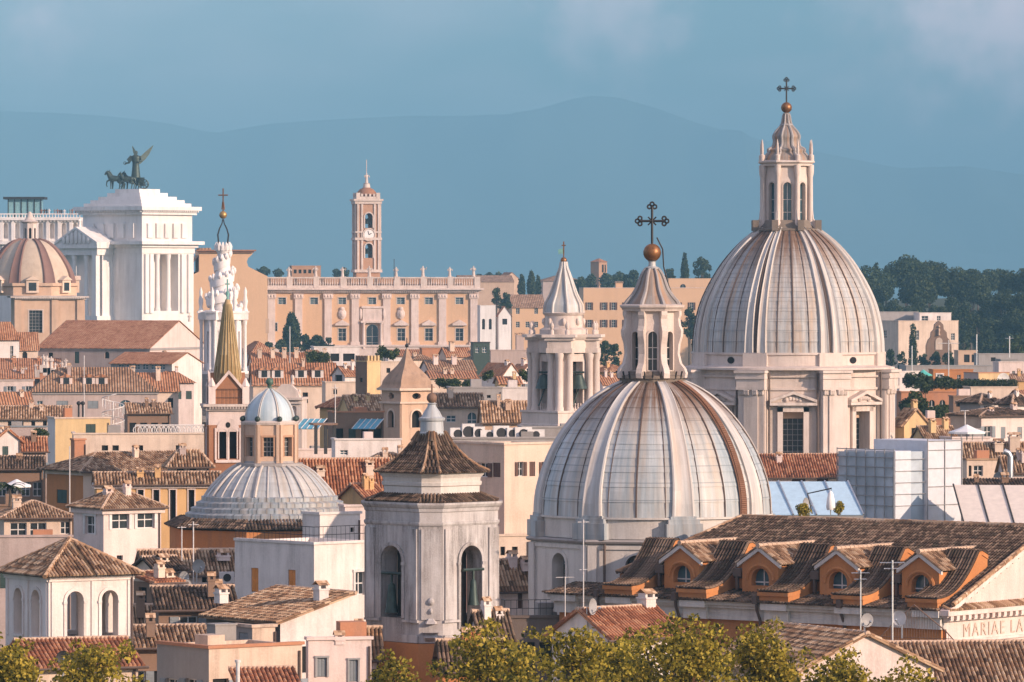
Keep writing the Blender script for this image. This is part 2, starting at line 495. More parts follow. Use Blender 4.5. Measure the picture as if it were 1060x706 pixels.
    def build(s, name, parent=None, mats='white', smooth=0.0):
        me = bpy.data.meshes.new(name)
        me.from_pydata(s.v, [], s.f)
        for k in (mats if isinstance(mats, (list, tuple)) else [mats]): me.materials.append(MATS[k])
        me.polygons.foreach_set('material_index', s.m)
        uvl = me.uv_layers.new(name='UVMap')
        data = []
        for f, uv in zip(s.f, s.uv):
            if uv is None:
                a, b, c = (s.v[f[0]], s.v[f[1]], s.v[f[2]])
                e1 = (b[0] - a[0], b[1] - a[1], b[2] - a[2]); e2 = (c[0] - a[0], c[1] - a[1], c[2] - a[2])
                nx, ny, nzz = e1[1] * e2[2] - e1[2] * e2[1], e1[2] * e2[0] - e1[0] * e2[2], e1[0] * e2[1] - e1[1] * e2[0]
                hl = math.hypot(nx, ny)
                if hl > abs(nzz) * .5:
                    tx, ty = -ny / hl, nx / hl
                    for i in f: data += [s.v[i][0] * tx + s.v[i][1] * ty, s.v[i][2]]
                else:
                    for i in f: data += [s.v[i][0], s.v[i][1]]
            else:
                for q in uv: data += [q[0], q[1]]
        uvl.data.foreach_set('uv', data)
        if smooth:
            me.polygons.foreach_set('use_smooth', [True] * len(me.polygons))
            import bmesh
            bm = bmesh.new(); bm.from_mesh(me)
            bmesh.ops.remove_doubles(bm, verts=bm.verts, dist=.0008)
            bm.to_mesh(me); bm.free()
            me.set_sharp_from_angle(angle=R(smooth))
        me.update()
        o = bpy.data.objects.new(name, me)
        COL.objects.link(o)
        o.parent = parent
        return o

def outline(a0, a1, b0, b1, k, n=10):
    if k == 'r': return [(a0, b0), (a1, b0), (a1, b1), (a0, b1)]
    c, r = (a0 + a1) / 2, (a1 - a0) / 2
    if k == 'a':
        s = b1 - r
        return [(a0, b0), (a1, b0)] + [(c + r * math.cos(math.pi * i / n), s + r * math.sin(math.pi * i / n)) for i in range(n + 1)]
    cb, rb = (b0 + b1) / 2, (b1 - b0) / 2
    return [(c + r * math.cos(2 * math.pi * i / 16), cb + rb * math.sin(2 * math.pi * i / 16)) for i in range(16)]

def tag(o, label=None, cat=None, group=None, kind=None):
    if label: o['label'] = label
    if cat: o['category'] = cat
    if group: o['group'] = group
    if kind: o['kind'] = kind
    return o

def thing(name, label, cat, loc=(0, 0, 0), rz=0.0, group=None):
    o = bpy.data.objects.new(name, None)
    o.empty_display_size = .5
    COL.objects.link(o)
    o.location = loc
    o.rotation_euler = (0, 0, rz)
    return tag(o, label, cat, group)

def dup(o, parent=None, top=True):
    c = o.copy()
    COL.objects.link(c)
    if parent is not None: c.parent = parent
    for ch in list(o.children): dup(ch, c)
    return c

# ------------------------------------------------------------------ tiled roofs
def roof_face(mb, pts, eave, up, period=.22, m=0, geom=True, tl=.42, lift=.0):
    """pts: convex planar polygon; eave: unit vector along the eave; up: unit vector up the slope"""
    e, b = Vector(eave), Vector(up)
    n = e.cross(b)
    if n.z < 0: n = -n
    o = Vector(pts[0])
    q = [((Vector(p) - o).dot(e), (Vector(p) - o).dot(b)) for p in pts]
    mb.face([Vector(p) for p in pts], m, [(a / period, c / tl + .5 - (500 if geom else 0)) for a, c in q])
    if not geom: return
    amin, amax = min(p[0] for p in q), max(p[0] for p in q)
    k = max(1, int((amax - amin) / period))
    per = (amax - amin) / k
    rad = per * .40
    arcs = [(math.cos(t), math.sin(t)) for t in (math.pi, math.pi * .72, math.pi * .5, math.pi * .28, 0)]
    for i in range(k):
        a = amin + (i + .5) * per
        cr_ = []
        for (a0, c0), (a1, c1) in zip(q, q[1:] + q[:1]):
            if (a0 - a) * (a1 - a) < 0:
                cr_.append(c0 + (c1 - c0) * (a - a0) / (a1 - a0))
        if len(cr_) < 2: continue
        b0, b1 = min(cr_) - .04, max(cr_)
        if b1 - b0 < .15: continue
        rows = max(1, int(round((b1 - b0) / tl)))
        h = (b1 - b0) / rows
        col = i + 1000 * (int(pts[0][0] * 13) % 7)
        for j in range(rows):
            lo, hi = b0 + j * h, b0 + (j + 1) * h + .03
            ja, jz = rng.uniform(-.05, .05) * per, rng.uniform(0, .12) * rad
            p0, p1 = [], []
            for cx_, sx_ in arcs:
                p0.append(o + e * (a + ja + cx_ * rad * 1.08) + b * lo + n * (sx_ * rad * 1.35 + jz + .012 + rad * .12))
                p1.append(o + e * (a + ja + cx_ * rad * .9) + b * hi + n * (sx_ * rad * 1.2 + jz))
            uv = [(col + .5, j + .5)] * 4
            for t in range(4):
                mb.face([p0[t], p0[t + 1], p1[t + 1], p1[t]], m, uv)
            mb.face(list(reversed(p0)), m, [(col + .5, j + .5)] * 5)

def ridge_line(mb, p, q, r=.13, m=0, tl=.42):
    p, q = Vector(p), Vector(q)
    L = (q - p).length
    k = max(1, int(L / tl))
    for i in range(k):
        a = p + (q - p) * (i / k); c = p + (q - p) * ((i + 1.08) / k)
        mb.tube([a, c], [r * rng.uniform(.95, 1.12), r * .85], 7, m)

def slope_vecs(p0, p1, top):
    """unit eave and slope vectors for a roof face with eave p0->p1 and any point top on it"""
    e = (Vector(p1) - Vector(p0)).normalized()
    t = Vector(top) - Vector(p0)
    b = (t - e * t.dot(e)).normalized()
    return e, b

def rface(mb, pts, period, m=0, geom=True):
    """pts[0]->pts[1] is the eave"""
    e, b = slope_vecs(pts[0], pts[1], pts[2])
    roof_face(mb, pts, e, b, period, m, geom)

def hip_roof(th, x0, y0, x1, y1, ze, zr, mat, period, geom, name='roof', rr=.13, apex=None, capmat='ridge'):
    w, d = x1 - x0, y1 - y0
    mb, rb = MB(), MB()
    A, B, C, D_ = (x0, y0, ze), (x1, y0, ze), (x1, y1, ze), (x0, y1, ze)
    if w >= d:
        P, Q = (x0 + d / 2, (y0 + y1) / 2, zr), (x1 - d / 2, (y0 + y1) / 2, zr)
        flat = w - d < .3
        if flat: P = Q = ((x0 + x1) / 2, (y0 + y1) / 2, zr)
        fs = [[A, B, Q, P], [B, C, Q], [C, D_, P, Q], [D_, A, P]] if not flat else [[A, B, P], [B, C, P], [C, D_, P], [D_, A, P]]
        hips = [(A, P), (B, Q), (C, Q), (D_, P)] + ([] if flat else [(P, Q)])
    else:
        P, Q = ((x0 + x1) / 2, y0 + w / 2, zr), ((x0 + x1) / 2, y1 - w / 2, zr)
        fs = [[A, B, P], [B, C, Q, P], [C, D_, Q], [D_, A, P, Q]]
        hips = [(A, P), (B, P), (C, Q), (D_, Q), (P, Q)]
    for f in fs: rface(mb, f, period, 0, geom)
    mb.face([(x0, y0, ze - .05), (x0, y1, ze - .05), (x1, y1, ze - .05), (x1, y0, ze - .05)], 0)
    o = mb.build(name, th, mat)
    if rr:
        for a, b in hips: ridge_line(rb, a, b, rr); rb.cut()
        rb.each('ridge_tiles', o, capmat)
    return o

# ------------------------------------------------------------------ windows
def window(th, p0, u, op, style='g', t=.25, surround=None, sill=None):
    """glazing, frame, shutters and surround of one opening (a0,a1,b0,b1,kind)"""
    a0, a1, b0, b1, k = op
    w, h = a1 - a0, b1 - b0
    mb = MB()
    mb.plate(p0, u, outline(a0 - .01, a1 + .01, b0 - .01, b1 + .01, k), -t + .03, 0)
    mats = {'d': ['dark', 'frame_grey'], 'b': ['glass_blue', 'frame_white']}.get(style[0], ['glass', 'frame_white'])
    if style[0] in 'gbo' and w > .3:
        f = min(.07, w * .08)
        hh = h - (w / 2 if k == 'a' else 0)
        mb.obox(p0, u, a0 + w / 2 - f / 2, a0 + w / 2 + f / 2, -t + .04, -t + .09, b0, b0 + h * .98, 1)
        for q in ((.5,) if h < 1.8 else (.33, .66)):
            mb.obox(p0, u, a0, a1, -t + .04, -t + .085, b0 + hh * q - f / 2, b0 + hh * q + f / 2, 1)
        if k == 'r':
            mb.obox(p0, u, a0, a0 + f, -t + .04, -t + .1, b0, b1, 1); mb.obox(p0, u, a1 - f, a1, -t + .04, -t + .1, b0, b1, 1)
            mb.obox(p0, u, a0 + f, a1 - f, -t + .04, -t + .1, b0, b0 + f, 1); mb.obox(p0, u, a0 + f, a1 - f, -t + .04, -t + .1, b1 - f, b1, 1)
    if style[0] == 'l':      # leaded grid of a church window
        nx, nzv = max(3, int(w / .55)), max(4, int(h / .6))
        for i in range(1, nx): mb.obox(p0, u, a0 + w * i / nx - .025, a0 + w * i / nx + .025, -t + .04, -t + .08, b0, b1 - (w * .15 if k == 'a' else 0), 1)
        for j in range(1, nzv): mb.obox(p0, u, a0, a1, -t + .04, -t + .075, b0 + h * j / nzv - .025, b0 + h * j / nzv + .025, 1)
        mats = ['glass', 'frame_grey']
    o = mb.build('window', th, mats)
    if style[0] == 's' or style[0] == 'o':
        sm = {'g': 'shutter_green', 'b': 'shutter_brown', 'w': 'shutter_grey', 'o': 'shutter_orange'}[style[1]]
        for side in (0, 1):
            s = MB()
            if style[0] == 's':
                q0, q1, d0, d1 = (a0 + .02, a0 + w / 2 - .01, -.12, -.06) if side == 0 else (a0 + w / 2 + .01, a1 - .02, -.12, -.06)
            else:
                q0, q1, d0, d1 = (a0 - w * .5, a0 - .03, .02, .07) if side == 0 else (a1 + .03, a1 + w * .5, .02, .07)
            s.obox(p0, u, q0, q1, d0, d1, b0 + .02, b1 - .02)
            nl = max(4, int(h / .16))
            for j in range(nl):
                zz = b0 + .06 + (h - .12) * j / nl
                s.obox(p0, u, q0 + .06, q1 - .06, d1, d1 + .025, zz, zz + (h - .12) / nl * .5)
            s.build('shutter', o, sm)
    if surround:
        s = MB()
        g = min(.22, w * .2)
        if k == 'r':
            s.obox(p0, u, a0 - g, a0, .003, .07, b0, b1); s.obox(p0, u, a1, a1 + g, .003, .07, b0, b1)
            s.obox(p0, u, a0 - g * 1.2, a1 + g * 1.2, .003, .10, b1, b1 + g)
        elif k == 'a':
            pts = outline(a0, a1, b0, b1, 'a', 14)[1:] + [(a0, b0)]
            cx_, sz_ = (a0 + a1) / 2, b1 - w / 2
            n_ = (u[1], -u[0])
            def P(a, z, d): return (p0[0] + u[0] * a + n_[0] * d, p0[1] + u[1] * a + n_[1] * d, z)
            outp = []
            for a, z in pts:
                if z <= sz_ + 1e-6: outp.append((a + (g if a > cx_ else -g), z))
                else:
                    f = (w / 2 + g) / (w / 2)
                    outp.append((cx_ + (a - cx_) * f, sz_ + (z - sz_) * f))
            for (i0, i1), (q0, q1) in zip(zip(pts, pts[1:]), zip(outp, outp[1:])):
                s.face([P(*i0, .06), P(*q0, .06), P(*q1, .06), P(*i1, .06)])
                s.face([P(*q0, .06), P(*q0, .0), P(*q1, .0), P(*q1, .06)])
                s.face([P(*i0, .0), P(*i0, .06), P(*i1, .06), P(*i1, .0)])
        s.build('frame', o, surround)
    if sill:
        s = MB()
        s.obox(p0, u, a0 - .12, a1 + .12, .003, .16, b0 - .12, b0)
        s.build('sill', o, sill)
    return o

# ------------------------------------------------------------------ generic house
def house(name, label, xl, xc, xr, re, rr, D, th=35, roof='hip', wall='cream', tile='tile_old', wins=(), cat='house',
          over=.4, period=None, cornice=None, depth=None, parapet=.6, chim=(), group=None, t=.25, rail=False, zb=0.0, rs=None, cap='ridge', wallL=None):
    """pixel columns of left edge, near corner, right edge; rows of eave and ridge; distance; yaw in degrees
    wins: (face L|R, px0, px1, row_top, row_bot, style[, kind[, surround]])"""
    a = R(th)
    if xc - xl < 1.0:
        w, d = S(xr - xc, D) / math.cos(a), depth or S(xr - xc, D) * .6
    elif xr - xc < 1.0:
        d, w = S(xc - xl, D) / math.sin(a), depth or S(xc - xl, D) * .6
    else:
        w, d = S(xr - xc, D) / math.cos(a), S(xc - xl, D) / math.sin(a)
        if depth: d = max(d, depth)
    ze = Z(re, D)
    T = thing(name, label, cat, (X(xc, D), D, 0), a, group)
    geom = D < 720
    period = period or (.21 if D < 420 else .26 if D < 600 else .32)
    tile2 = tile
    if not geom:
        period = .38 if D < 1100 else .6
        tile2 = {'tile_old': 'far_old', 'tile_red': 'far_red', 'tile_dark': 'far_old', 'tile_tan': 'far_red'}.get(tile, tile)
    cxp, cyp = w / 2, d / 2
    Dm = D + cxp * math.sin(a) + cyp * math.cos(a)
    if roof == 'gx': Dm = D + cyp * math.cos(a)
    if roof == 'gy': Dm = D + cxp * math.sin(a)
    if roof in ('sx',): Dm = D + d * math.cos(a)
    if roof == 'sy': Dm = D + w * math.sin(a)
    zr = Z(rr, Dm)
    if roof != 'flat' and zr < ze + .3: zr = ze + .3
    if not chim and roof != 'flat' and 275 < D < 960:
        chim = [(rng.uniform(.2, .8), rng.uniform(.15, .45), rng.uniform(-.3, .4), rng.uniform(.45, .75)) for _ in range(rng.randint(1, 2))]
    if not wins and D < 980:
        e_, st_ = re + 1.3 / S(1, D), rng.choice(('sg', 'sb', 'ow', 'g', 'd'))
        hp, wp = rng.uniform(1.2, 1.7) / S(1, D), rng.uniform(.7, .95) / S(1, D)
        wins = [('R', x - wp / 2, x + wp / 2, e_, e_ + hp, st_ if rng.random() < .7 else 'd') for x in [xc + (xr - xc) * (i + .5) / 4 for i in range(4)] if rng.random() < .8]
        if xc - xl > 14: wins += [('L', x - wp * .4, x + wp * .4, e_, e_ + hp, st_) for x in (xc - (xc - xl) * .33, xc - (xc - xl) * .7)]
    # openings
    oR, oL, spec = [], [], []
    for q in wins:
        f, p0_, p1_, r0, r1, st = q[:6]
        kind = q[6] if len(q) > 6 else 'r'
        sur = q[7] if len(q) > 7 else None
        if f == 'R':
            a0, a1 = S(p0_ - xc, D) / math.cos(a), S(p1_ - xc, D) / math.cos(a)
            Df = D + (a0 + a1) / 2 * math.sin(a)
            kx = Df / D
            a0 *= kx; a1 *= kx
        else:
            v0, v1 = S(xc - p1_, D) / math.sin(a), S(xc - p0_, D) / math.sin(a)
            Df = D + (v0 + v1) / 2 * math.cos(a)
            a0, a1 = d - v1 * Df / D, d - v0 * Df / D
        op = (a0, a1, Z(r1, Df), Z(r0, Df), kind)
        lim = (w if f == 'R' else d) - .03
        if op[0] < .03 or op[1] > lim:
            op = (max(op[0], .03), min(op[1], lim), op[2], op[3], kind)
        if op[1] - op[0] < .12: continue
        op = (op[0], op[1], op[2], min(op[3], ze - .05 if roof != 'gy' or f == 'L' else zr), kind)
        (oR if f == 'R' else oL).append(op)
        spec.append((f, op, st, sur))
    mb = MB()
    uR, pR, uL, pL = (1, 0), (0, 0), (0, -1), (0, d)
    ztop = ze + (parapet if roof == 'flat' else 0)
    hi = [o for o in oR if o[3] > ze]
    mb.wall(pR, uR, w, zb, ztop, [o for o in oR if o[3] <= ztop], t)
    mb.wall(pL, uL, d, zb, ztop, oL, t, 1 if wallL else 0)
    mb.face([(w, 0, zb), (w, d, zb), (w, d, ztop), (w, 0, ztop)])
    mb.face([(w, d, zb), (0, d, zb), (0, d, ztop), (w, d, ztop)])
    rm = []
    if roof == 'flat':
        pt = .22
        mb.face([(pt, pt, ze), (w - pt, pt, ze), (w - pt, d - pt, ze), (pt, d - pt, ze)])
        for (b0, b1, c0, c1) in ((0, w, 0, pt), (0, w, d - pt, d), (0, pt, pt, d - pt), (w - pt, w, pt, d - pt)):
            mb.face([(b0, c0, ztop), (b1, c0, ztop), (b1, c1, ztop), (b0, c1, ztop)])
        for pts in ([(pt, pt), (w - pt, pt)], [(w - pt, pt), (w - pt, d - pt)], [(w - pt, d - pt), (pt, d - pt)], [(pt, d - pt), (pt, pt)]):
            (q0, q1) = pts
            mb.face([(*q1, ze), (*q0, ze), (*q0, ztop), (*q1, ztop)])
    elif roof == 'gx':
        mb.face([(0, d, ze), (0, 0, ze), (0, d / 2, zr)]); mb.face([(w, 0, ze), (w, d, ze), (w, d / 2, zr)])
    elif roof == 'gy':
        mb.face([(0, 0, ze), (w, 0, ze), (w / 2, 0, zr)]); mb.face([(w, d, ze), (0, d, ze), (w / 2, d, zr)])
    elif roof == 'sx':
        mb.face([(0, d, ze), (0, 0, ze), (0, d, zr)]); mb.face([(w, 0, ze), (w, d, ze), (w, d, zr)])
        mb.face([(w, d, ze), (0, d, ze), (0, d, zr), (w, d, zr)])
    elif roof == 'sy':
        mb.face([(0, 0, ze), (w, 0, ze), (w, 0, zr)]); mb.face([(w, d, ze), (0, d, ze), (w, d, zr)])
        mb.face([(w, 0, ze), (w, d, ze), (w, d, zr), (w, 0, zr)])
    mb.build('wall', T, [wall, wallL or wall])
    o = over
    if roof == 'hip':
        sl = (zr - ze) / (min(w, d) / 2)
        hip_roof(T, -o, -o, w + o, d + o, ze - o * sl * .5 + .06, zr, tile2, period, geom, rr=.13 if D < 520 else (.2 if geom else 0), capmat=cap)
    elif roof in ('gx', 'gy', 'sx', 'sy'):
        rb, cb_ = MB(), MB()
        g = .25
        if roof == 'gx':
            sl = (zr - ze) / (d / 2); e0 = ze - o * sl + .06; zr += .06
            fs = [[(-g, -o, e0), (w + g, -o, e0), (w + g, d / 2, zr), (-g, d / 2, zr)], [(w + g, d + o, e0), (-g, d + o, e0), (-g, d / 2, zr), (w + g, d / 2, zr)]]
            rl = [((-g, d / 2, zr), (w + g, d / 2, zr))]
        elif roof == 'gy':
            sl = (zr - ze) / (w / 2); e0 = ze - o * sl + .06; zr += .06
            fs = [[(-o, d + g, e0), (-o, -g, e0), (w / 2, -g, zr), (w / 2, d + g, zr)], [(w + o, -g, e0), (w + o, d + g, e0), (w / 2, d + g, zr), (w / 2, -g, zr)]]
            rl = [((w / 2, -g, zr), (w / 2, d + g, zr))]
        elif roof == 'sx':
            sl = (zr - ze) / d; e0 = ze - o * sl + .06; zr += .06
            fs = [[(-g, -o, e0), (w + g, -o, e0), (w + g, d + g, zr), (-g, d + g, zr)]]
            rl = [((-g, d + g, zr), (w + g, d + g, zr))]
        else:
            sl = (zr - ze) / w; e0 = ze - o * sl + .06; zr += .06
            fs = [[(-o, d + g, e0), (-o, -g, e0), (w + g, -g, zr), (w + g, d + g, zr)]]
            rl = [((w + g, d + g, zr), (w + g, -g, zr))]
        for f in fs:
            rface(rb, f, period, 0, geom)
            lo = [(p[0], p[1], p[2] - .1) for p in f]
            rb.face(list(reversed(lo)))
            for i in range(4):
                j = (i + 1) % 4
                rb.face([lo[i], lo[j], f[j], f[i]])
        ro = rb.build('roof', T, tile2)
        if geom:
            for p, q in rl: ridge_line(cb_, p, q, .13)
            cb_.build('ridge_tiles', ro, cap)
    if cornice or roof == 'flat':
        c = MB()
        zc = ztop if roof == 'flat' else ze - .05
        hgt = .16 if roof == 'flat' else .4
        pr = .1 if roof == 'flat' else .22
        z0c = zc if roof == 'flat' else zc - hgt
        c.obox(pR, uR, -pr, w + pr, .003, pr, z0c, z0c + hgt)
        c.obox(pL, uL, 0, d - .003, .003, pr, z0c, z0c + hgt)
        if roof == 'flat':
            c.box(0.0, 0.0, zc, w, .25, zc + hgt); c.box(0, .25, zc, .25, d, zc + hgt)
        c.build('cornice', T, cornice or wall)
    for f, op, st, sur in spec:
        p0, u = (pR, uR) if f == 'R' else (pL, uL)
        window(T, p0, u, op, st, t, sur)
    # gutter pipe on the near corner of some houses
    if D < 720:
        q = MB(); q.tube([(w * .965, -.07, ze - .1), (w * .965, -.07, zb)], .06, 6); q.build('drainpipe', T, 'gutter')
        if roof in ('hip', 'gx', 'sx'):
            sl_ = o * ((zr - ze) / (d if roof == 'sx' else min(w, d) / 2)) * (.5 if roof == 'hip' else 1)
            q = MB(); q.tube([(-o, -o - .04, ze - sl_ + .02), (w + o, -o - .04, ze - sl_ + .02)], .075, 6); q.build('gutter', T, 'gutter')
        if roof == 'flat' and w > 3 and rng.random() < .7:
            q = MB(); x_, y_, h_ = w * rng.uniform(.2, .6), d * rng.uniform(.35, .6), rng.uniform(.7, 1.5)
            q.box(x_, y_, ze, x_ + rng.uniform(.8, 1.6), y_ + 1.2, ze + h_); q.build('roof_hatch', T, rng.choice(('cement', 'pink_white', 'terracotta', wall)))
    for (cxx, cyy, ch, cw) in chim:
        cw *= .8
        chimney(T, cxx * w, cyy * d, (ze + zr) / 2 if roof != 'flat' else ze, zr + ch, cw, wall)
    if rail and roof == 'flat':
        railing(T, [(0.05, d, ztop + .16), (0.05, 0.05, ztop + .16), (w, .05, ztop + .16)], .9)
    return T, w, d, ze, zr

def chimney(T, x, y, z0, z1, w, mat='cream'):
    c = MB()
    c.box(x - w / 2, y - w / 2, z0, x + w / 2, y + w / 2, z1)
    c.box(x - w * .58, y - w * .58, z1, x + w * .58, y + w * .58, z1 + .09)
    for i in (-1, 1):
        c.box(x + i * w * .38 - .07, y - w * .4, z1 + .09, x + i * w * .38 + .07, y + w * .4, z1 + .3)
    o = c.build('chimney', T, mat)
    c = MB()
    for s_ in (-1, 1):
        q = [(x - w * .62, y + s_ * w * .58, z1 + .28), (x + w * .62, y + s_ * w * .58, z1 + .28), (x + w * .62, y, z1 + .52), (x - w * .62, y, z1 + .52)]
        rface(c, q if s_ < 0 else [q[1], q[0], q[3], q[2]], .2, 0, False)
    c.build('chimney_cap', o, 'tile_tan')
    return o

def railing(T, pts, h, mat='iron', step=.35, name='railing'):
    r = MB()
    for p, q in zip(pts, pts[1:]):
        p, q = Vector(p), Vector(q)
        L = (q - p).length
        for k in (.45, 1.0): r.tube([p + Vector((0, 0, h * k)), q + Vector((0, 0, h * k))], .022, 5)
        for i in range(int(L / step) + 1):
            c = p + (q - p) * (i * step / max(L, .01))
            r.tube([c, c + Vector((0, 0, h))], .014, 4)
    return r.build(name, T, mat)
# ------------------------------------------------------------------ shared pieces of domes and towers
def polar(r, a): return (r * math.sin(R(a)), -r * math.cos(R(a)))

def facets(n, rc, off):
    """(p0, u, width, centre angle) of the sides of a regular polygon of circumradius rc"""
    out = []
    for k in range(n):
        a0, a1 = off + 360 / n * (k - .5), off + 360 / n * (k + .5)
        p, q = polar(rc, a0), polar(rc, a1)
        w = math.hypot(q[0] - p[0], q[1] - p[1])
        out.append((p, ((q[0] - p[0]) / w, (q[1] - p[1]) / w), w, off + 360 / n * k))
    return out

def radial_box(mb, a, r0, r1, w, z0, z1, m=0):
    t = (math.cos(R(a)), math.sin(R(a)))
    c = polar(r0, a)
    mb.obox((c[0] - t[0] * w / 2, c[1] - t[1] * w / 2), t, 0, w, 0, r1 - r0, z0, z1, m)

def spline(pts, k=4):
    """denser profile through (r, z) points (Catmull-Rom)"""
    P = [pts[0]] + list(pts) + [pts[-1]]
    out = []
    for i in range(1, len(P) - 2):
        for j in range(k):
            t = j / k
            out.append(tuple(.5 * ((2 * P[i][c]) + (-P[i - 1][c] + P[i + 1][c]) * t + (2 * P[i - 1][c] - 5 * P[i][c] + 4 * P[i + 1][c] - P[i + 2][c]) * t * t + (-P[i - 1][c] + 3 * P[i][c] - 3 * P[i + 1][c] + P[i + 2][c]) * t ** 3) for c in (0, 1)))
    out.append(tuple(pts[-1]))
    return out

def courses(prof, n, step):
    """lapped sheet courses: n equal lengths along the profile, each lower edge standing proud of the one below"""
    L = [0.0]
    for p, q in zip(prof, prof[1:]): L.append(L[-1] + math.hypot(q[0] - p[0], q[1] - p[1]))
    def at(s):
        for i in range(len(L) - 1):
            if s <= L[i + 1] + 1e-9:
                f = (s - L[i]) / max(L[i + 1] - L[i], 1e-9)
                return tuple(prof[i][c] + (prof[i + 1][c] - prof[i][c]) * f for c in (0, 1))
        return prof[-1]
    out = []
    for j in range(n):
        a, m_, b = at(L[-1] * j / n), at(L[-1] * (j + .5) / n), at(L[-1] * (j + 1) / n)
        out += [(a[0] + step, a[1]), (m_[0] + step * .5, m_[1]), (b[0], b[1])]
    return out

def rib(prof, a, w0, w1, h, rolls=True):
    """raised band running up a dome at bearing a"""
    mb = MB()
    t = (math.cos(R(a)), math.sin(R(a)))
    rings, uvv, run = [], [], 0.0
    N = len(prof)
    for i, (r, z) in enumerate(prof):
        f = i / (N - 1)
        w = w0 + (w1 - w0) * f
        q0, q1 = prof[max(i - 1, 0)], prof[min(i + 1, N - 1)]
        dr, dz = q1[0] - q0[0], q1[1] - q0[1]
        l = math.hypot(dr, dz) or 1
        nr, nzv = dz / l, -dr / l
        if i: run += math.hypot(r - prof[i - 1][0], z - prof[i - 1][1])
        hh = h * (1 - .35 * f)
        row = []
        for (sx, k) in ((-.5, -.3), (-.5, 1), (-.42, 1.35), (-.30, .8), (0, .75), (.30, .8), (.42, 1.35), (.5, 1), (.5, -.3)):
            rr, zz = r + nr * hh * k, z + nzv * hh * k
            c = polar(rr, a)
            row.append((c[0] + t[0] * w * sx, c[1] + t[1] * w * sx, zz))
        rings.append(row); uvv.append(run)
    us = [0, .3, .5, .8, 1.3, 1.8, 2.1, 2.3, 2.6]
    for i in range(N - 1):
        for j in range(8):
            mb.face([rings[i][j], rings[i][j + 1], rings[i + 1][j + 1], rings[i + 1][j]], 0,
                    [(us[j], uvv[i]), (us[j + 1], uvv[i]), (us[j + 1], uvv[i + 1]), (us[j], uvv[i + 1])])
    mb.face(list(reversed(rings[0]))); mb.face(rings[-1])
    return mb

def seam(mb, prof, a, r):
    mb.tube([(*polar(p[0] + r * .6, a), p[1] + r * .3) for p in prof], r, 5)

def scroll_fin(mb, a, prof, w):
    """radial buttress of thickness w with the outline prof [(r, z)] closed against r0"""
    t = (math.cos(R(a)), math.sin(R(a)))
    L, Rr = [], []
    for r, z in prof:
        c = polar(r, a)
        L.append((c[0] - t[0] * w / 2, c[1] - t[1] * w / 2, z)); Rr.append((c[0] + t[0] * w / 2, c[1] + t[1] * w / 2, z))
    n = len(prof)
    mb.face(list(reversed(L))); mb.face(Rr)
    for i in range(n):
        j = (i + 1) % n
        mb.face([L[i], L[j], Rr[j], Rr[i]])

def cross(mb, x, y, z, h, w, r, trefoil=True):
    mb.tube([(x, y, z), (x, y, z + h)], r, 6)
    za = z + h * .62
    mb.tube([(x - w / 2, y, za), (x + w / 2, y, za)], r, 6)
    if trefoil:
        for cx_, cz in ((x - w / 2, za), (x + w / 2, za), (x, z + h)):
            ux, uz = cx_ - x, cz - za
            l = math.hypot(ux, uz) or 1
            ux, uz = ux / l, uz / l
            q = w * .11
            for s in (-1, 0, 1):
                ex, ez = cx_ + (ux * q if s == 0 else -uz * q * s), cz + (uz * q if s == 0 else ux * q * s)
                mb.tube([(ex + q * .75 * math.cos(t), y, ez + q * .75 * math.sin(t)) for t in [2 * math.pi * k / 8 for k in range(9)]], r * .7, 5, cap=False)
        for k in range(4):
            d = math.pi / 4 + k * math.pi / 2
            mb.tube([(x, y, za), (x + w * .24 * math.cos(d), y, za + w * .24 * math.sin(d))], r * .5, 4)

def figure(mb, x, y, z, h, turn=0.0, arm=0, m=0):
    """draped statue as one body: robe, torso, head, an arm"""
    w = h * .15
    mb.loft([[(x + a * w * math.cos(t), y + b * w * .8 * math.sin(t), z + h * c) for t in [2 * math.pi * k / 8 for k in range(8)]]
             for a, b, c in ((1.15, 1.15, 0), (1.0, 1.0, .2), (.85, .9, .42), (.8, .8, .55), (1.15, .9, .72), (1.1, .8, .80), (.35, .4, .845), (.42, .5, .87), (.5, .55, .92), (.42, .45, .97), (.1, .1, 1.0))], m)
    s = 1 if arm >= 0 else -1
    mb.tube([(x + s * w * 1.1, y, z + h * .79), (x + s * w * 1.9, y - w * .3, z + h * .66), (x + s * w * (1.5 if abs(arm) < 2 else 2.4), y - w * .9, z + h * (.58 if abs(arm) < 2 else .88))], [w * .36, w * .3, w * .2], 6, m)
    mb.tube([(x - s * w * 1.1, y, z + h * .79), (x - s * w * 1.4, y - w * .4, z + h * .62), (x - s * w * .5, y - w * 1.0, z + h * .58)], [w * .36, w * .3, w * .2], 6, m)

def balusters(mb, p, q, z0, z1, step, r):
    p, q = Vector(p), Vector(q)
    L = (q - p).length
    k = max(1, int(L / step))
    h = z1 - z0
    for i in range(k):
        c = p + (q - p) * ((i + .5) / k)
        mb.lathe([(r * .6, z0), (r, z0 + h * .3), (r * .5, z0 + h * .6), (r * .7, z1)], 6, cx=c.x, cy=c.y)

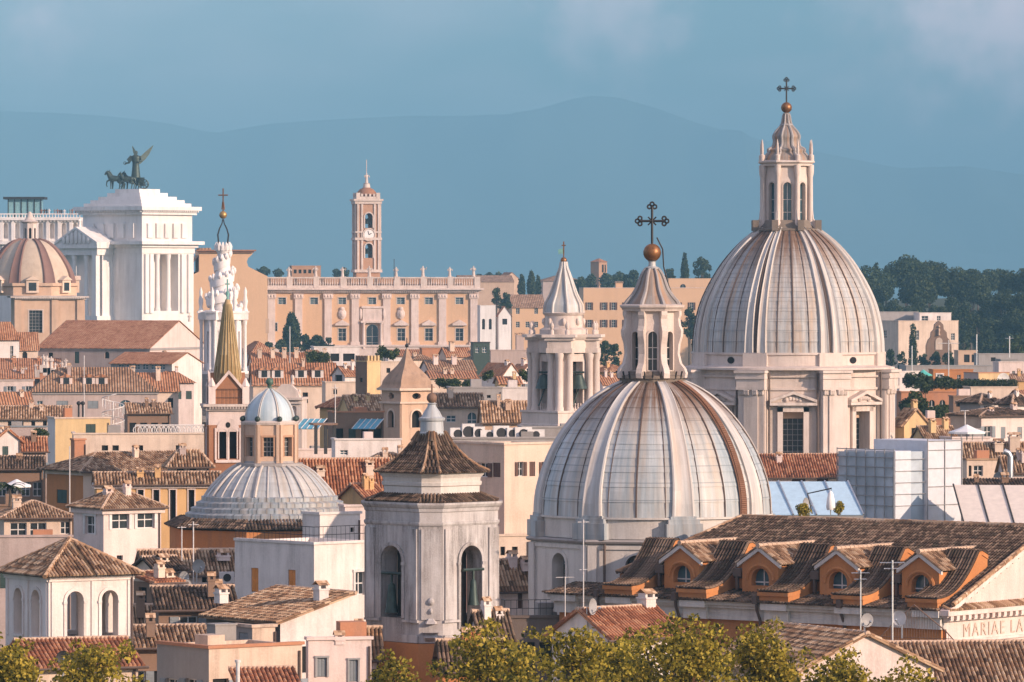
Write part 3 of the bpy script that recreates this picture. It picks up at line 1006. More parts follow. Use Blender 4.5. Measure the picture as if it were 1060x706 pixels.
# ================================================================== near dome over the orange church
def near_dome():
    D = 336.0
    s = D / F
    c0 = 676
    T = thing('church_dome', 'near ribbed lead dome with rust streaks rising behind the orange dormers', 'dome', (X(c0, D), D, 0))
    z = lambda r: Z(r, D)
    off = 13.0
    pts = [(121.5, 531), (121, 515), (118, 498), (112, 480), (104, 462), (93.5, 445), (80, 428), (64, 413), (47, 402), (33, 395.5)]
    prof = spline([(a * s, z(b)) for a, b in pts], 3)
    cp = courses(prof, 11, .035)
    # the shell in eight panels between the ribs
    for k in range(8):
        m = MB()
        m.lathe(cp, 14, off + 45 * k, 0, 45)
        o = m.build('lead_panel', T, 'lead_near', 35)
        q = MB()
        seam(q, prof, off + 45 * k + 22.5, .055); q.cut()
        for e in (8.5, 36.5): seam(q, prof, off + 45 * k + e, .03); q.cut()
        q.each('seam', o, 'gutter')
        rb = rib(prof, off + 45 * k, 24 * s, 9 * s, .15)
        rb.build('rib', T, 'lead_rib', 50)
    # ladder strip of tiles up the right side
    lm = MB()
    la = 47.0
    pf = spline([(a * s, z(b)) for a, b in pts], 9)
    for i in range(len(pf) - 1):
        r0, z0 = pf[i]; r1, z1 = pf[i + 1]
        t = (math.cos(R(la)), math.sin(R(la)))
        w = (.5 - .2 * i / len(pf)) / 2
        p, q = polar(r0 + .10, la), polar(r1 + .06, la)
        lm.face([(p[0] - t[0] * w, p[1] - t[1] * w, z0 + .05), (p[0] + t[0] * w, p[1] + t[1] * w, z0 + .05), (q[0] + t[0] * w, q[1] + t[1] * w, z1 + .05), (q[0] - t[0] * w, q[1] - t[1] * w, z1 + .05)])
        if True:
            pp = polar(r0 + .15, la)
            lm.tube([(pp[0] - t[0] * w, pp[1] - t[1] * w, z0 + .1), (pp[0] + t[0] * w, pp[1] + t[1] * w, z0 + .1)], .06, 5)
    for sg in (-1, 1):
        lm.tube([(*[c + sg * .26 * tt for c, tt in zip(polar(r + .12, la), (math.cos(R(la)), math.sin(R(la))))], zz + .06) for r, zz in prof], .05, 5)
    lm.build('stair_strip', T, 'stair_brown')
    # attic ring, cornice, drum
    at = MB()
    at.lathe([(121.5 * s, z(532)), (123 * s, z(531)), (124 * s, z(531)), (124 * s, z(533)), (121 * s, z(533)), (121 * s, z(553)), (117 * s, z(553))], 64)
    at.build('attic', T, 'drumwall', 30)
    pd = MB()
    for k in range(8):
        a = off + 45 * k
        radial_box(pd, a, 112 * s, 129.5 * s, 38 * s, z(553.5), z(537))
        radial_box(pd, a, 112 * s, 127 * s, 33 * s, z(537), z(532.5))
        radial_box(pd, a, 112 * s, 124.8 * s, 27 * s, z(532.5), z(529.5)); pd.cut()
    pd.each('pedestal', T, 'lead_blue')
    co = MB()
    rc = 132 * s
    co.lathe([(118 * s, z(553.6)), (134 * s, z(553.6)), (135.5 * s, z(555.5)), (134 * s, z(557.5)), (128 * s, z(559)), (118 * s, z(559))], 8, off)
    co.build('cornice', T, 'greyw')
    fc = facets(8, 130 * s, off + 22.5)
    for (p, u, w, a) in fc:
        ops = [(w / 2 - 11.5 * s, w / 2 + 11.5 * s, z(616), z(569), 'a')]
        m = MB()
        m.wall(p, u, w, 0, z(558.5), ops, .9)
        # sunk panel border round the window and corner strips
        m.obox(p, u, 0, 9 * s, .002, .16, 0, z(559.5)); m.obox(p, u, w - 9 * s, w, .002, .16, 0, z(559.5))
        m.obox(p, u, 9 * s, w - 9 * s, .002, .10, z(563.5), z(559.5))
        m.obox(p, u, 9 * s, w - 9 * s, .002, .12, z(640), z(634))
        o = m.build('drum_wall', T, 'drumwall')
        window(o.parent, p, u, ops[0], 'l', .85, 'drumwall')
    pi = MB()
    for a, r0 in ((-54.5, 128), (-32, 133), (13, 133)):
        aa = a + (8 if a != -54.5 else -18)
        c = polar(r0 * s * (.955 if a != -54.5 else .965), aa)
        pi.tube([(c[0] * 1.01, c[1] * 1.01, z(558)), (c[0] * 1.01, c[1] * 1.01, z(640))], .09, 6); pi.cut()
    pi.each('drainpipe', T, 'gutter')
    # lantern
    cx = (675 - c0) * s
    base = MB()
    base.lathe([(33 * s, z(397)), (34 * s, z(392)), (36 * s, z(391.5)), (36 * s, z(388.5)), (30 * s, z(388)), (27 * s, z(384))], 16, cx=cx)
    base.build('lantern_base', T, 'sootstone')
    sp = MB()
    for k in range(26):
        a = k * 360 / 26
        c = polar(35 * s, a)
        sp.tube([(cx + c[0], c[1], z(392)), (cx + c[0] * 1.06, c[1] * 1.06, z(384))], .05, 4)
    sp.build('fence', T, 'iron')
    rb_ = 26.5 * s
    for (p, u, w, a) in facets(8, rb_, 0):
        p = (p[0] + cx, p[1])
        ops = [(w / 2 - 4.6 * s, w / 2 + 4.6 * s, z(383), z(343), 'a')]
        m = MB()
        m.wall(p, u, w, z(390), z(322), ops, .35)
        o = m.build('lantern_wall', T, 'travertine')
        window(T, p, u, ops[0], 'g', .3, 'travertine')
    bu = MB()
    for k in range(8):
        a = 22.5 + 45 * k
        pr = [(22, 391), (37.5, 391), (38.5, 386), (36.5, 381), (32, 376), (29.5, 366), (30.5, 356), (33, 348), (33.5, 342), (31, 337), (30, 330), (31.5, 326), (31.5, 322), (22, 322)]
        m2 = [(r * s, z(q)) for r, q in pr]
        sub = MB(); scroll_fin(sub, a, m2, 6.5 * s)
        for f, mm in zip(sub.f, sub.m): bu.face([(sub.v[i][0] + cx, sub.v[i][1], sub.v[i][2]) for i in f])
        bu.cut()
    bu.each('scroll_buttress', T, 'travertine')
    lc = MB()
    lc.lathe([(24 * s, z(322)), (32 * s, z(322)), (33 * s, z(320)), (35.5 * s, z(318)), (36 * s, z(316)), (31 * s, z(315)), (24 * s, z(314))], 8, 22.5, cx=cx)
    lc.build('lantern_cornice', T, 'travertine')
    lr = MB()
    bell = spline([(29.5 * s, z(317)), (26.5 * s, z(312)), (21.5 * s, z(306.5)), (17 * s, z(300)), (14.5 * s, z(294)), (12.3 * s, z(288)), (9.3 * s, z(282)), (6.2 * s, z(278)), (6 * s, z(277))], 3)
    lr.lathe(bell, 16, cx=cx)
    lo = lr.build('lantern_roof', T, 'lead_brown', 35)
    lr2 = MB()
    for k in range(8):
        a = 22.5 + 45 * k
        b = [(cx + polar(r + .05, a)[0], polar(r + .05, a)[1], zz) for r, zz in bell[:-3]]
        lr2.tube(b, [.15 - .07 * i / len(b) for i in range(len(b))], 6); lr2.cut()
    lr2.each('roof_rib', lo, 'greyw', 40)
    b_ = MB(); b_.ball((cx, 0, z(261.5)), 9.4 * s, 18)
    nk = MB(); nk.lathe([(7 * s, z(278.5)), (7.5 * s, z(277)), (4 * s, z(275.5)), (3.6 * s, z(271)), (5 * s, z(270))], 14, cx=cx); nk.build('lantern_neck', T, 'lead_pale', 35)
    b_.build('ball', T, 'copper', 60)
    cr_ = MB(); cross(cr_, cx, 0, z(253), 39 * s, 25 * s, .085)
    cr_.build('cross', T, 'iron')
    la_ = MB()
    for d in (-.18, .18):
        la_.tube([(cx + 5 * s, d, z(246)), (cx + 11 * s, d, z(258)), (cx + 12 * s, d, z(276)), (cx + 17 * s, d, z(295)), (cx + 22 * s, d, z(308)), (cx + 26 * s, d, z(318))], .04, 5)
    for i in range(22):
        f = i / 21
        xs = [5, 11, 12, 17, 22, 26]; rs = [246, 258, 276, 295, 308, 318]
        q = f * 5; j = min(int(q), 4); g = q - j
        xx, rr = xs[j] + (xs[j + 1] - xs[j]) * g, rs[j] + (rs[j + 1] - rs[j]) * g
        la_.tube([(cx + xx * s, -.18, z(rr)), (cx + xx * s, .18, z(rr))], .03, 4)
    la_.build('ladder', T, 'iron')
near_dome()

# ================================================================== great dome of the far church
def great_dome():
    D = 620.0
    s = D / F
    c0 = 816
    T = thing('church_dome', 'tall great dome with paired ribs, pedimented drum windows and spiked lantern', 'dome', (X(c0, D), D, 0))
    z = lambda r: Z(r, D)
    pts = [(98.5, 364), (98, 350), (96, 335), (92, 318), (86, 303), (78, 288), (67, 271), (53, 255), (40, 244), (30, 237)]
    prof = spline([(a * s, z(b)) for a, b in pts], 3)
    cp = courses(prof, 14, .05)
    for k in range(8):
        a = 22.5 + 45 * k
        m = MB(); m.lathe(cp, 14, a, 0, 45)
        o = m.build('lead_panel', T, 'lead_great', 35)
        q = MB()
        seam(q, prof, a + 22.5, .09); q.cut()
        for e in (13, 32): seam(q, prof, a + e, .055); q.cut()
        q.each('seam', o, 'gutter')
        for e in (-3.9, 3.9):
            rib(prof, a + e, 10.5 * s, 4 * s, .28).build('rib', T, 'lead_rib', 50)
        mid = MB()
        seam(mid, prof, a, .16); mid.build('rib_gutter', T, 'gutter')
    at = MB()
    at.lathe([(98 * s, z(364)), (101 * s, z(364)), (101 * s, z(366)), (99 * s, z(367)), (99 * s, z(377)), (104 * s, z(378.5)), (110 * s, z(379.5)), (110 * s, z(381.5)), (100 * s, z(382))], 72)
    at.build('attic', T, 'travertine', 30)
    ov = MB()
    for k in range(8):
        a = 45 * k + (38 if k % 2 else -38) * 0 + 0
    for a in (-45 + 6, 45 - 6, 135, -135):
        c = polar(99.3 * s, a)
        t = (math.cos(R(a)), math.sin(R(a)))
        ov.face([(c[0] + t[0] * .5 * math.cos(q), c[1] + t[1] * .5 * math.cos(q), z(371.8) + .38 * math.sin(q)) for q in [2 * math.pi * i / 14 for i in range(14)]]); ov.cut()
    ov.each('oculus', T, 'dark')
    rc = 108 * s
    for (p, u, w, a) in facets(8, rc, 0):
        wd = 10.5 * s
        op = (w / 2 - wd, w / 2 + wd, z(470), z(424), 'r')
        m = MB(); m.wall(p, u, w, 0, z(381.5), [op], 1.4)
        # frieze mouldings and surround
        m.obox(p, u, 0, w, .003, .22, z(402), z(399.5)); m.obox(p, u, 0, w, .003, .3, z(389), z(387.5))
        o = m.build('drum_wall', T, 'travertine')
        window(T, p, u, (op[0], op[1], op[2], z(431), 'r'), 'l', 1.3)
        bl = MB(); bl.obox(p, u, op[0], op[1], -1.3, -1.0, z(431), z(424)); bl.build('blind', T, 'tan')
        e = MB()
        for q0, q1 in ((w / 2 - 16 * s, w / 2 - wd), (w / 2 + wd, w / 2 + 16 * s)):
            e.obox(p, u, q0, q1, .003, .35, z(474), z(419))
        e.obox(p, u, w / 2 - 16 * s, w / 2 + 16 * s, .003, .35, z(424), z(417.5))
        e.obox(p, u, w / 2 - 24 * s, w / 2 + 24 * s, .003, .9, z(417.4), z(414.5))
        n = (u[1], -u[0])
        def P(aa, d, zz): return (p[0] + u[0] * aa + n[0] * d, p[1] + u[1] * aa + n[1] * d, zz)
        for q0, q1 in ((-24, 0), (24, 0)):
            A, B = (w / 2 + q0 * s, z(414.5)), (w / 2 + q1 * s, z(406))
            A2, B2 = (A[0], A[1] + .32), (B[0], B[1] + .34)
            for d0, d1 in ((.003, .95),):
                L = [P(A[0], d1, A[1]), P(B[0], d1, B[1]), P(B2[0], d1, B2[1]), P(A2[0], d1, A2[1])]
                K = [P(A[0], d0, A[1]), P(B[0], d0, B[1]), P(B2[0], d0, B2[1]), P(A2[0], d0, A2[1])]
                e.face(L); e.face(list(reversed(K)))
                for i in range(4): e.face([K[i], K[(i + 1) % 4], L[(i + 1) % 4], L[i]])
        e.face([P(w / 2 - 22 * s, .4, z(414.4)), P(w / 2 + 22 * s, .4, z(414.4)), P(w / 2, .4, z(406.5))])
        for k in range(5): e.ell(P(w / 2 + (k - 2) * 3.4 * s, .5, z(411.5 - (1.2 if k in (1, 2, 3) else 0))), .3, .2, .28, 7)
        e.build('window_pediment', T, 'travertine')
    pl = MB(); cap = MB(); en = MB()
    for k in range(8):
        a = 22.5 + 45 * k
        radial_box(pl, a, 95 * s, 110.5 * s, 29 * s, 0, z(401.5))
        radial_box(pl, a, 95 * s, 113.5 * s, 15 * s, 0, z(401.5))
        for d in (-10.3, 10.3):
            c = polar(1, a)
            t = (math.cos(R(a)), math.sin(R(a)))
            cc = polar(95 * s, a)
            pl.obox((cc[0] + t[0] * (d - 3.4) * s, cc[1] + t[1] * (d - 3.4) * s), t, 0, 6.8 * s, 0, 16.8 * s, 0, z(401.5))
        pl.cut()
        # carved capitals
        for d in (-10.3, -4.5, 4.5, 10.3):
            t = (math.cos(R(a)), math.sin(R(a)))
            rr = 112.3 if abs(d) > 9 else 114
            for j in range(3):
                cc = polar(rr * s, a)
                for q in (-1.8, 0, 1.8):
                    cap.ell((cc[0] + t[0] * (d + q) * s, cc[1] + t[1] * (d + q) * s, z(405.5 - j * 1.6)), .16 + .03 * j, .16 + .03 * j, .2, 6)
            cap.cut()
        for (z0, z1, ex) in ((401.5, 398.5, 0), (398.5, 390.5, -.6), (390.5, 388, .9), (388, 384.5, .2), (384.5, 381.8, 2.5)):
            radial_box(en, a, 95 * s, (115.5 + ex) * s, (31 + ex) * s, z(z0) + (.002 if z0 < 400 else 0), z(z1))
        radial_box(en, a, 92 * s, 101.8 * s, 26 * s, z(381.3), z(364.6)); en.cut()
    pl.each('pilaster', T, 'travertine'); cap.each('capital', T, 'travertine', 60); en.each('entablature', T, 'travertine')
    dp = MB()
    for a in (-22.5 - 9.5, 22.5 - 9.3, 22.5 + 45 - 8.8, -22.5 + 9.3):
        c = polar(110.5 * s, a)
        f = 1.0 if True else 0
        dp.tube([(c[0] * .975, c[1] * .975, z(384)), (c[0] * .975, c[1] * .975, z(474))], .13, 6); dp.cut()
    dp.each('drainpipe', T, 'gutter')
    # lantern
    cx = (814 - c0) * s
    ba = MB()
    ba.lathe([(30 * s, z(240)), (36.5 * s, z(239)), (36.5 * s, z(237)), (31 * s, z(236)), (29 * s, z(232)), (26 * s, z(228))], 8, 22.5, cx=cx)
    for k in range(8):
        a = 22.5 + 45 * k
        c = polar(35 * s, a)
        ba.box(cx + c[0] - .35, c[1] - .35, z(239), cx + c[0] + .35, c[1] + .35, z(228))
    ba.build('lantern_base', T, 'sootstone')
    for (p, u, w, a) in facets(8, 24 * s, 0):
        p = (p[0] + cx, p[1])
        op = (w / 2 - 4.3 * s, w / 2 + 4.3 * s, z(233), z(189), 'a')
        m = MB(); m.wall(p, u, w, z(236), z(172), [op], .6)
        m.build('lantern_wall', T, 'travertine')
        window(T, p, u, op, 'b', .5, 'travertine')
    co = MB()
    for k in range(8):
        a = 22.5 + 45 * k
        for rr, q in ((26.5, 2.6),):
            c = polar(rr * s, a)
            co.lathe([(3.4 * s, z(236)), (3.4 * s, z(231)), (q * s, z(229)), (q * .88 * s, z(184)), (3.3 * s, z(180)), (3.5 * s, z(176)), (3.5 * s, z(171))], 10, cx=cx + c[0], cy=c[1])
        radial_box2 = polar(30 * s, a)
        sub = MB(); scroll_fin(sub, a, [(24 * s, z(236)), (33 * s, z(236)), (32.5 * s, z(231)), (29.5 * s, z(226)), (28.8 * s, z(218)), (24 * s, z(214))], 2.5 * s)
        for f in sub.f: co.face([(sub.v[i][0] + cx, sub.v[i][1], sub.v[i][2]) for i in f])
        co.cut()
    co.each('lantern_column', T, 'travertine', 40)
    lc = MB()
    lc.lathe([(22 * s, z(172)), (28 * s, z(172)), (28.5 * s, z(170)), (31 * s, z(168.5)), (31 * s, z(167)), (24 * s, z(166)), (21 * s, z(165))], 8, 22.5, cx=cx)
    lc.build('lantern_cornice', T, 'travertine')
    fi = MB()
    for k in range(8):
        c = polar(27.5 * s, 22.5 + 45 * k)
        fi.lathe([(2.6 * s, z(167)), (2.6 * s, z(161)), (1.2 * s, z(160)), (1.5 * s, z(156)), (1.1 * s, z(150)), (.5 * s, z(146)), (0.01, z(144.5))], 8, cx=cx + c[0], cy=c[1]); fi.cut()
    fi.each('finial', T, 'travertine', 50)
    lr = MB()
    bell = spline([(24 * s, z(167)), (22.5 * s, z(162)), (19 * s, z(158)), (19.5 * s, z(155)), (14.5 * s, z(152)), (13 * s, z(146)), (13.8 * s, z(141)), (11 * s, z(136)), (6.5 * s, z(131)), (4.6 * s, z(127)), (3.3 * s, z(120)), (2 * s, z(117.5))], 3)
    lr.lathe(bell, 16, cx=cx); lo = lr.build('lantern_roof', T, 'lead_brown', 35)
    l2 = MB()
    for k in range(8):
        a = 22.5 + 45 * k
        l2.tube([(cx + polar(r + .04, a)[0], polar(r + .04, a)[1], zz) for r, zz in bell], [.22 - .12 * i / len(bell) for i in range(len(bell))], 6); l2.cut()
    l2.lathe([(6.2 * s, z(131)), (7 * s, z(129.5)), (5.8 * s, z(128))], 12, cx=cx); l2.lathe([(3.4 * s, z(119)), (4.2 * s, z(117.8)), (1 * s, z(116.5))], 12, cx=cx)
    l2.each('roof_rib', lo, 'greyw', 40)
    b = MB(); b.ball((cx, 0, z(111.5)), 5.7 * s, 16); b.build('ball', T, 'copper', 60)
    cr_ = MB(); cross(cr_, cx, 0, z(106), 23 * s, 14 * s, .10); cr_.build('cross', T, 'iron')
great_dome()

# ================================================================== white twin belfry
def twin_belfry():
    D = 575.0
    s = D / F
    c0 = 583.5
    T = thing('bell_tower', 'white columned bell tower under a grey bell-shaped spire with green vane', 'bell tower', (X(c0, D), D, 0), R(0))
    z = lambda r: Z(r, D)
    # plinth
    m = MB()
    m.lathe([(46 * s, 0), (46 * s, z(439)), (44 * s, z(438)), (44 * s, z(427)), (46 * s, z(426.5)), (46 * s, z(424.5)), (20 * s, z(424))], 4, -8)
    # core drum with tall openings
    m.build('plinth', T, 'travertine')
    for (p, u, w, a) in facets(8, 26 * s, -8):
        op = (w / 2 - 6.5 * s, w / 2 + 6.5 * s, z(423), z(374), 'r')
        ops = [op] if int(round((a + 8) / 45)) % 2 == 1 else []
        m = MB(); m.wall(p, u, w, z(425), z(366), ops, .8)
        m.build('tower_wall', T, 'travertine')
        if ops:
            bb = MB()
            n = (u[1], -u[0])
            c = (p[0] + u[0] * w / 2 + n[0] * .1, p[1] + u[1] * w / 2 + n[1] * .1)
            bb.lathe([(.95, z(402)), (.8, z(398)), (.6, z(392)), (.45, z(388)), (.05, z(386.5))], 12, cx=c[0], cy=c[1])
            bb.tube([(c[0] - .6, c[1], z(385)), (c[0] + .6, c[1], z(385))], .12, 6)
            bb.tube([(c[0], c[1], z(402)), (c[0] - .6, c[1] - .3, z(420))], .08, 5)
            bb.build('bell', T, 'bronze', 40)
            rl = MB(); balusters(rl, (p[0] + u[0] * (w / 2 - 9 * s), p[1] + u[1] * (w / 2 - 9 * s), 0), (p[0] + u[0] * (w / 2 + 9 * s), p[1] + u[1] * (w / 2 + 9 * s), 0), z(425), z(417), .35, .12)
            rl.build('balustrade', T, 'travertine')
    inn = MB(); inn.lathe([(17 * s, z(424)), (17 * s, z(368))], 12); inn.build('core', T, 'dark')  # near-black cylinder added so the bell openings read as shaded
    cl = MB()
    for k in range(4):
        a = -8 + 90 * k
        for d, rr in ((-9.5, 28), (0, 34), (9.5, 28)):
            t = (math.cos(R(a)), math.sin(R(a)))
            c = polar(rr * s, a)
            cx, cy = c[0] + t[0] * d * s, c[1] + t[1] * d * s
            cl.lathe([(4.8 * s, z(425)), (4.8 * s, z(422)), (4.0 * s, z(420)), (3.5 * s, z(373)), (4.0 * s, z(371)), (5 * s, z(366)), (5 * s, z(365))], 14, cx=cx, cy=cy); cl.cut()
        radial_box(cl, a, 14 * s, 29.5 * s, 17 * s, z(425), z(365)); cl.cut()
    cl.each('column', T, 'travertine', 40)
    en = MB()
    for k in range(4):
        a = -8 + 90 * k
        for z0, z1, ex in ((365, 360, 0), (360, 352, -1), (352, 349, 1.5), (349, 346, 4)):
            radial_box(en, a, 12 * s, (37 + ex) * s, (27 + 2 * ex) * s, z(z0), z(z1))
        en.cut()
    en.lathe([(28 * s, z(365)), (28 * s, z(352)), (31 * s, z(350)), (33 * s, z(346.4)), (18 * s, z(345.5))], 16, -8)
    en.each('entablature', T, 'travertine', 30)
    up = MB()
    up.lathe([(25 * s, z(346)), (25 * s, z(341)), (20.5 * s, z(339)), (19.5 * s, z(327)), (21 * s, z(325.5)), (22 * s, z(324)), (19 * s, z(323))], 16)
    up.build('upper_drum', T, 'travertine', 30)
    ur = MB()
    for k in range(4):
        a = -8 + 90 * k
        for d in (-8, 8):
            t = (math.cos(R(a)), math.sin(R(a)))
            c = polar(33 * s, a)
            cx, cy = c[0] + t[0] * d * s, c[1] + t[1] * d * s
            ur.lathe([(2.4 * s, z(346)), (2.4 * s, z(342)), (1.2 * s, z(341)), (2.4 * s, z(337.5)), (1.8 * s, z(335)), (.8 * s, z(334)), (.4 * s, z(332))], 8, cx=cx, cy=cy); ur.cut()
    for k in range(8):
        c = polar(20.5 * s, 45 * k)
        ur.ell((c[0], c[1], z(333)), 2.2 * s, 2.2 * s, 4.0 * s, 8); ur.cut()
    ur.each('urn', T, 'travertine', 50)
    rf = MB()
    bell = spline([(20.5 * s, z(324)), (19.6 * s, z(316)), (17.2 * s, z(311)), (14 * s, z(305)), (11 * s, z(297)), (8.2 * s, z(289)), (6 * s, z(283)), (3.6 * s, z(277)), (2.6 * s, z(271))], 3)
    rf.lathe(bell, 8, 10); ro = rf.build('spire', T, 'lead_pale', 20)
    r2 = MB()
    for k in range(8):
        a = 10 + 45 * k
        r2.tube([(*polar(r + .02, a), zz) for r, zz in bell], .16, 6)
        r2.cut()
    r2.each('spire_rib', ro, 'lead_rib', 40)
    b = MB(); b.ball((0, 0, z(269.5)), 3.4 * s, 12); b.tube([(0, 0, z(266)), (0, 0, z(250))], .07, 5); b.tube([(-2.2 * s, 0, z(254)), (2.2 * s, 0, z(254))], .06, 5)
    b.build('ball', T, 'copper', 50)
    v = MB(); v.loft([[(0, -.03, z(257)), (0, .03, z(257)), (0, .03, z(263)), (0, -.03, z(263))], [(-3.2 * s, -.03, z(257.5)), (-3.2 * s, .03, z(257.5)), (-3.6 * s, .03, z(262.5)), (-3.6 * s, -.03, z(262.5))], [(-6 * s, -.03, z(258.5)), (-6 * s, .03, z(258.5)), (-5.2 * s, .03, z(263.5)), (-5.2 * s, -.03, z(263.5))]])
    v.build('weather_vane', T, 'verdigris')
twin_belfry()

# ================================================================== grey near belfry
def near_belfry():
    D = 300.0
    s = D / F
    c0 = 446
    T = thing('bell_tower', 'weathered grey belfry with arched openings under a flared tiled roof', 'bell tower', (X(c0, D), D + 70 * s, 0))
    # rows refer to the near face; local origin is the tower axis
    z = lambda r: Z(r, D)
    def octo(e, c):            # half extent and half chamfer in pixels -> corner list, counter-clockwise seen from above
        e, c = e * s, c * s
        return [(-c, -e), (c, -e), (e, -c), (e, c), (c, e), (-c, e), (-e, c), (-e, -c)]
    def ring(e, c, zz): return [(x, y, zz) for x, y in octo(e, c)]
    base = octo(69, 12.5)
    bell_b = None
    for i in range(8):
        p, q = base[i], base[(i + 1) % 8]
        w = math.hypot(q[0] - p[0], q[1] - p[1])
        u = ((q[0] - p[0]) / w, (q[1] - p[1]) / w)
        ops = []
        big = i in (1, 3, 5, 7)
        if big:
            cc = w * .5
            ops = [(cc - 15.5 * s, cc + 15.5 * s, z(652 if i == 1 else 641), z(566), 'a')]
        m = MB()
        m.wall(p, u, w, z(666), z(545), ops, 1.1)
        if big:
            for a0, a1 in ((2 * s, 14 * s), (w - 14 * s, w - 2 * s)): m.obox(p, u, a0, a1, .003, .10, z(642), z(548))
            m.obox(p, u, 0, w * .5 - 17 * s, .003, .14, z(645), z(642.5)); m.obox(p, u, w * .5 + 17 * s, w, .003, .14, z(645), z(642.5))
            m.obox(p, u, 0, w * .5 - 17 * s, .003, .16, z(665.9), z(658)); m.obox(p, u, w * .5 + 17 * s, w, .003, .16, z(665.9), z(658))
            m.obox(p, u, w * .5 - 20 * s, w * .5 - 15.6 * s, .003, .14, z(586), z(583)); m.obox(p, u, w * .5 + 15.6 * s, w * .5 + 20 * s, .003, .14, z(586), z(583))
        else:
            m.obox(p, u, 2.5 * s, w - 2.5 * s, .003, .08, z(642), z(548))
            m.obox(p, u, 0, w, .003, .16, z(665.9), z(658))
        m.build('tower_wall', T, 'shaded_oldstone')
        if big:
            fr = MB()
            o2 = outline(*ops[0][:4], 'a', 14)
            window_frame_arch(fr, p, u, ops[0], 3.5 * s, .10)
            fr.build('arch_moulding', T, 'shaded_oldstone')
    # carved head over a stoup on the front chamfer
    cv = MB()
    y0 = -69 * s
    cv.ell((0, y0 - .05, z(623)), 3.6 * s, .22, 4.2 * s, 10)
    cv.ell((0, y0 - .05, z(633)), 2.2 * s, .2, 3.5 * s, 8)
    cv.loft([[(x * s, y0 - .0 - d, z(r)) for x, d in ((-k, .0), (-k * .7, g), (k * .7, g), (k, .0))] for k, g, r in ((6.5, .35, 646), (6, .3, 644), (3, .15, 640.5))])
    cv.loft([[(x * s, y0 - .003 - d, z(r)) for x, d in ((-k, .0), (-k * .7, g), (k * .7, g), (k, .0))] for k, g, r in ((8, .2, 664), (8.5, .4, 660), (6, .2, 657), (9, .45, 655))])
    cv.build('carving', T, 'shaded_oldstone', 50)
    inn = MB()
    inn.prism(octo(36, 6), z(666), z(545)); inn.build('core', T, 'darkwall')  # dark-coloured prism stands in for the shade inside the arches
    fl = MB(); fl.prism(octo(69, 12), z(666.5), z(664.5)); fl.build('floor_slab', T, 'cement')
    for (px, yy, r0, r1, wd) in ((-33, -33, 604, 636, 7.5), (35, -36, 600, 628, 6)):
        b = MB()
        b.lathe([(wd * s, z(r1)), (wd * .82 * s, z(r1 - 6)), (wd * .62 * s, z(r1 - 18)), (wd * .5 * s, z(r0 + 3)), (.02, z(r0))], 14, cx=px * s * 1.25, cy=yy * s * 1.25)
        b.tube([(px * s * 1.25, yy * s * 1.25, z(r0 - 10)), (px * s * 1.25, yy * s * 1.25, z(r0 + 2))], .07, 5)
        b.tube([(px * s * 1.25 - .55, yy * s * 1.25 + (.5 if px < 0 else -.5), z(r0 - 9)), (px * s * 1.25 + .55, yy * s * 1.25 - (.5 if px < 0 else -.5), z(r0 - 9))], .09, 6)
        b.build('bell', T, 'bronze', 40)
    # entablature
    en = MB()
    lv = [(70, 545), (71, 543), (71, 541), (69.5, 540.8), (69.5, 531), (70.5, 530), (71, 527), (72.5, 525.5), (74, 523), (74, 521)]
    en.loft([ring(e, 12.5 + (e - 71) * .5, z(r)) for e, r in lv])
    en.build('entablature', T, 'shaded_oldstone')
    # skirt roof
    sk = MB()
    lo, hi = octo(69, 13), octo(50, 9)
    for i in range(8):
        a, b = lo[i], lo[(i + 1) % 8]
        c, d = hi[(i + 1) % 8], hi[i]
        rface(sk, [(a[0], a[1], z(521) + .02), (b[0], b[1], z(521) + .02), (c[0], c[1], z(513)), (d[0], d[1], z(513))], .19)
    sk.build('skirt_roof', T, 'tile_dark')
    # upper frieze
    uf = MB()
    uf.loft([ring(e, 10, z(r)) for e, r in ((50, 517), (50, 505), (52, 504), (52.5, 501), (50.5, 500), (51.5, 496), (54.5, 493), (56, 490.5), (56, 489))])
    uf.build('frieze', T, 'drumwall')
    # flared main roof
    rf = MB(); rg = MB()
    P = spline([(60, 491), (48, 485.5), (37, 478), (27, 468.5), (19, 459), (13.5, 450)], 1)
    for (e0, r0), (e1, r1) in zip(P, P[1:]):
        lo, hi = octo(e0, e0 * .16), octo(e1, e1 * .16)
        for i in range(8):
            a, b = lo[i], lo[(i + 1) % 8]
            c, d = hi[(i + 1) % 8], hi[i]
            rface(rf, [(a[0], a[1], z(r0)), (b[0], b[1], z(r0)), (c[0], c[1], z(r1)), (d[0], d[1], z(r1))], .19)
    for i in range(8):
        for (e0, r0), (e1, r1) in zip(P, P[1:]):
            ridge_line(rg, (*octo(e0, e0 * .16)[i], z(r0) + .06), (*octo(e1, e1 * .16)[i], z(r1) + .06), .10)
        rg.cut()
    ro = rf.build('roof', T, 'tile_dark'); rg.each('ridge_tiles', ro, 'tile_old')
    fn = MB()
    fn.lathe([(13 * s, z(454)), (14 * s, z(450)), (12.5 * s, z(448.5)), (12 * s, z(438)), (13.5 * s, z(437)), (14 * s, z(434.5)), (11 * s, z(433)), (8.5 * s, z(428)), (5 * s, z(423)), (4.2 * s, z(420.5)), (5.2 * s, z(419.5)), (3.5 * s, z(418.5))], 16)
    fn.build('finial', T, 'lead_pale', 35)
    b = MB(); b.ball((0, 0, z(413.5)), 5.6 * s, 14); b.tube([(0, 0, z(408)), (0, 0, z(399))], .05, 5)
    b.build('ball', T, 'rust_metal', 50)
    bs = MB()
    bs.prism([(x * 1.0, y * 1.0) for x, y in octo(74, 13)], 0, z(666.6)); bs.build('base_wall', T, 'orange')

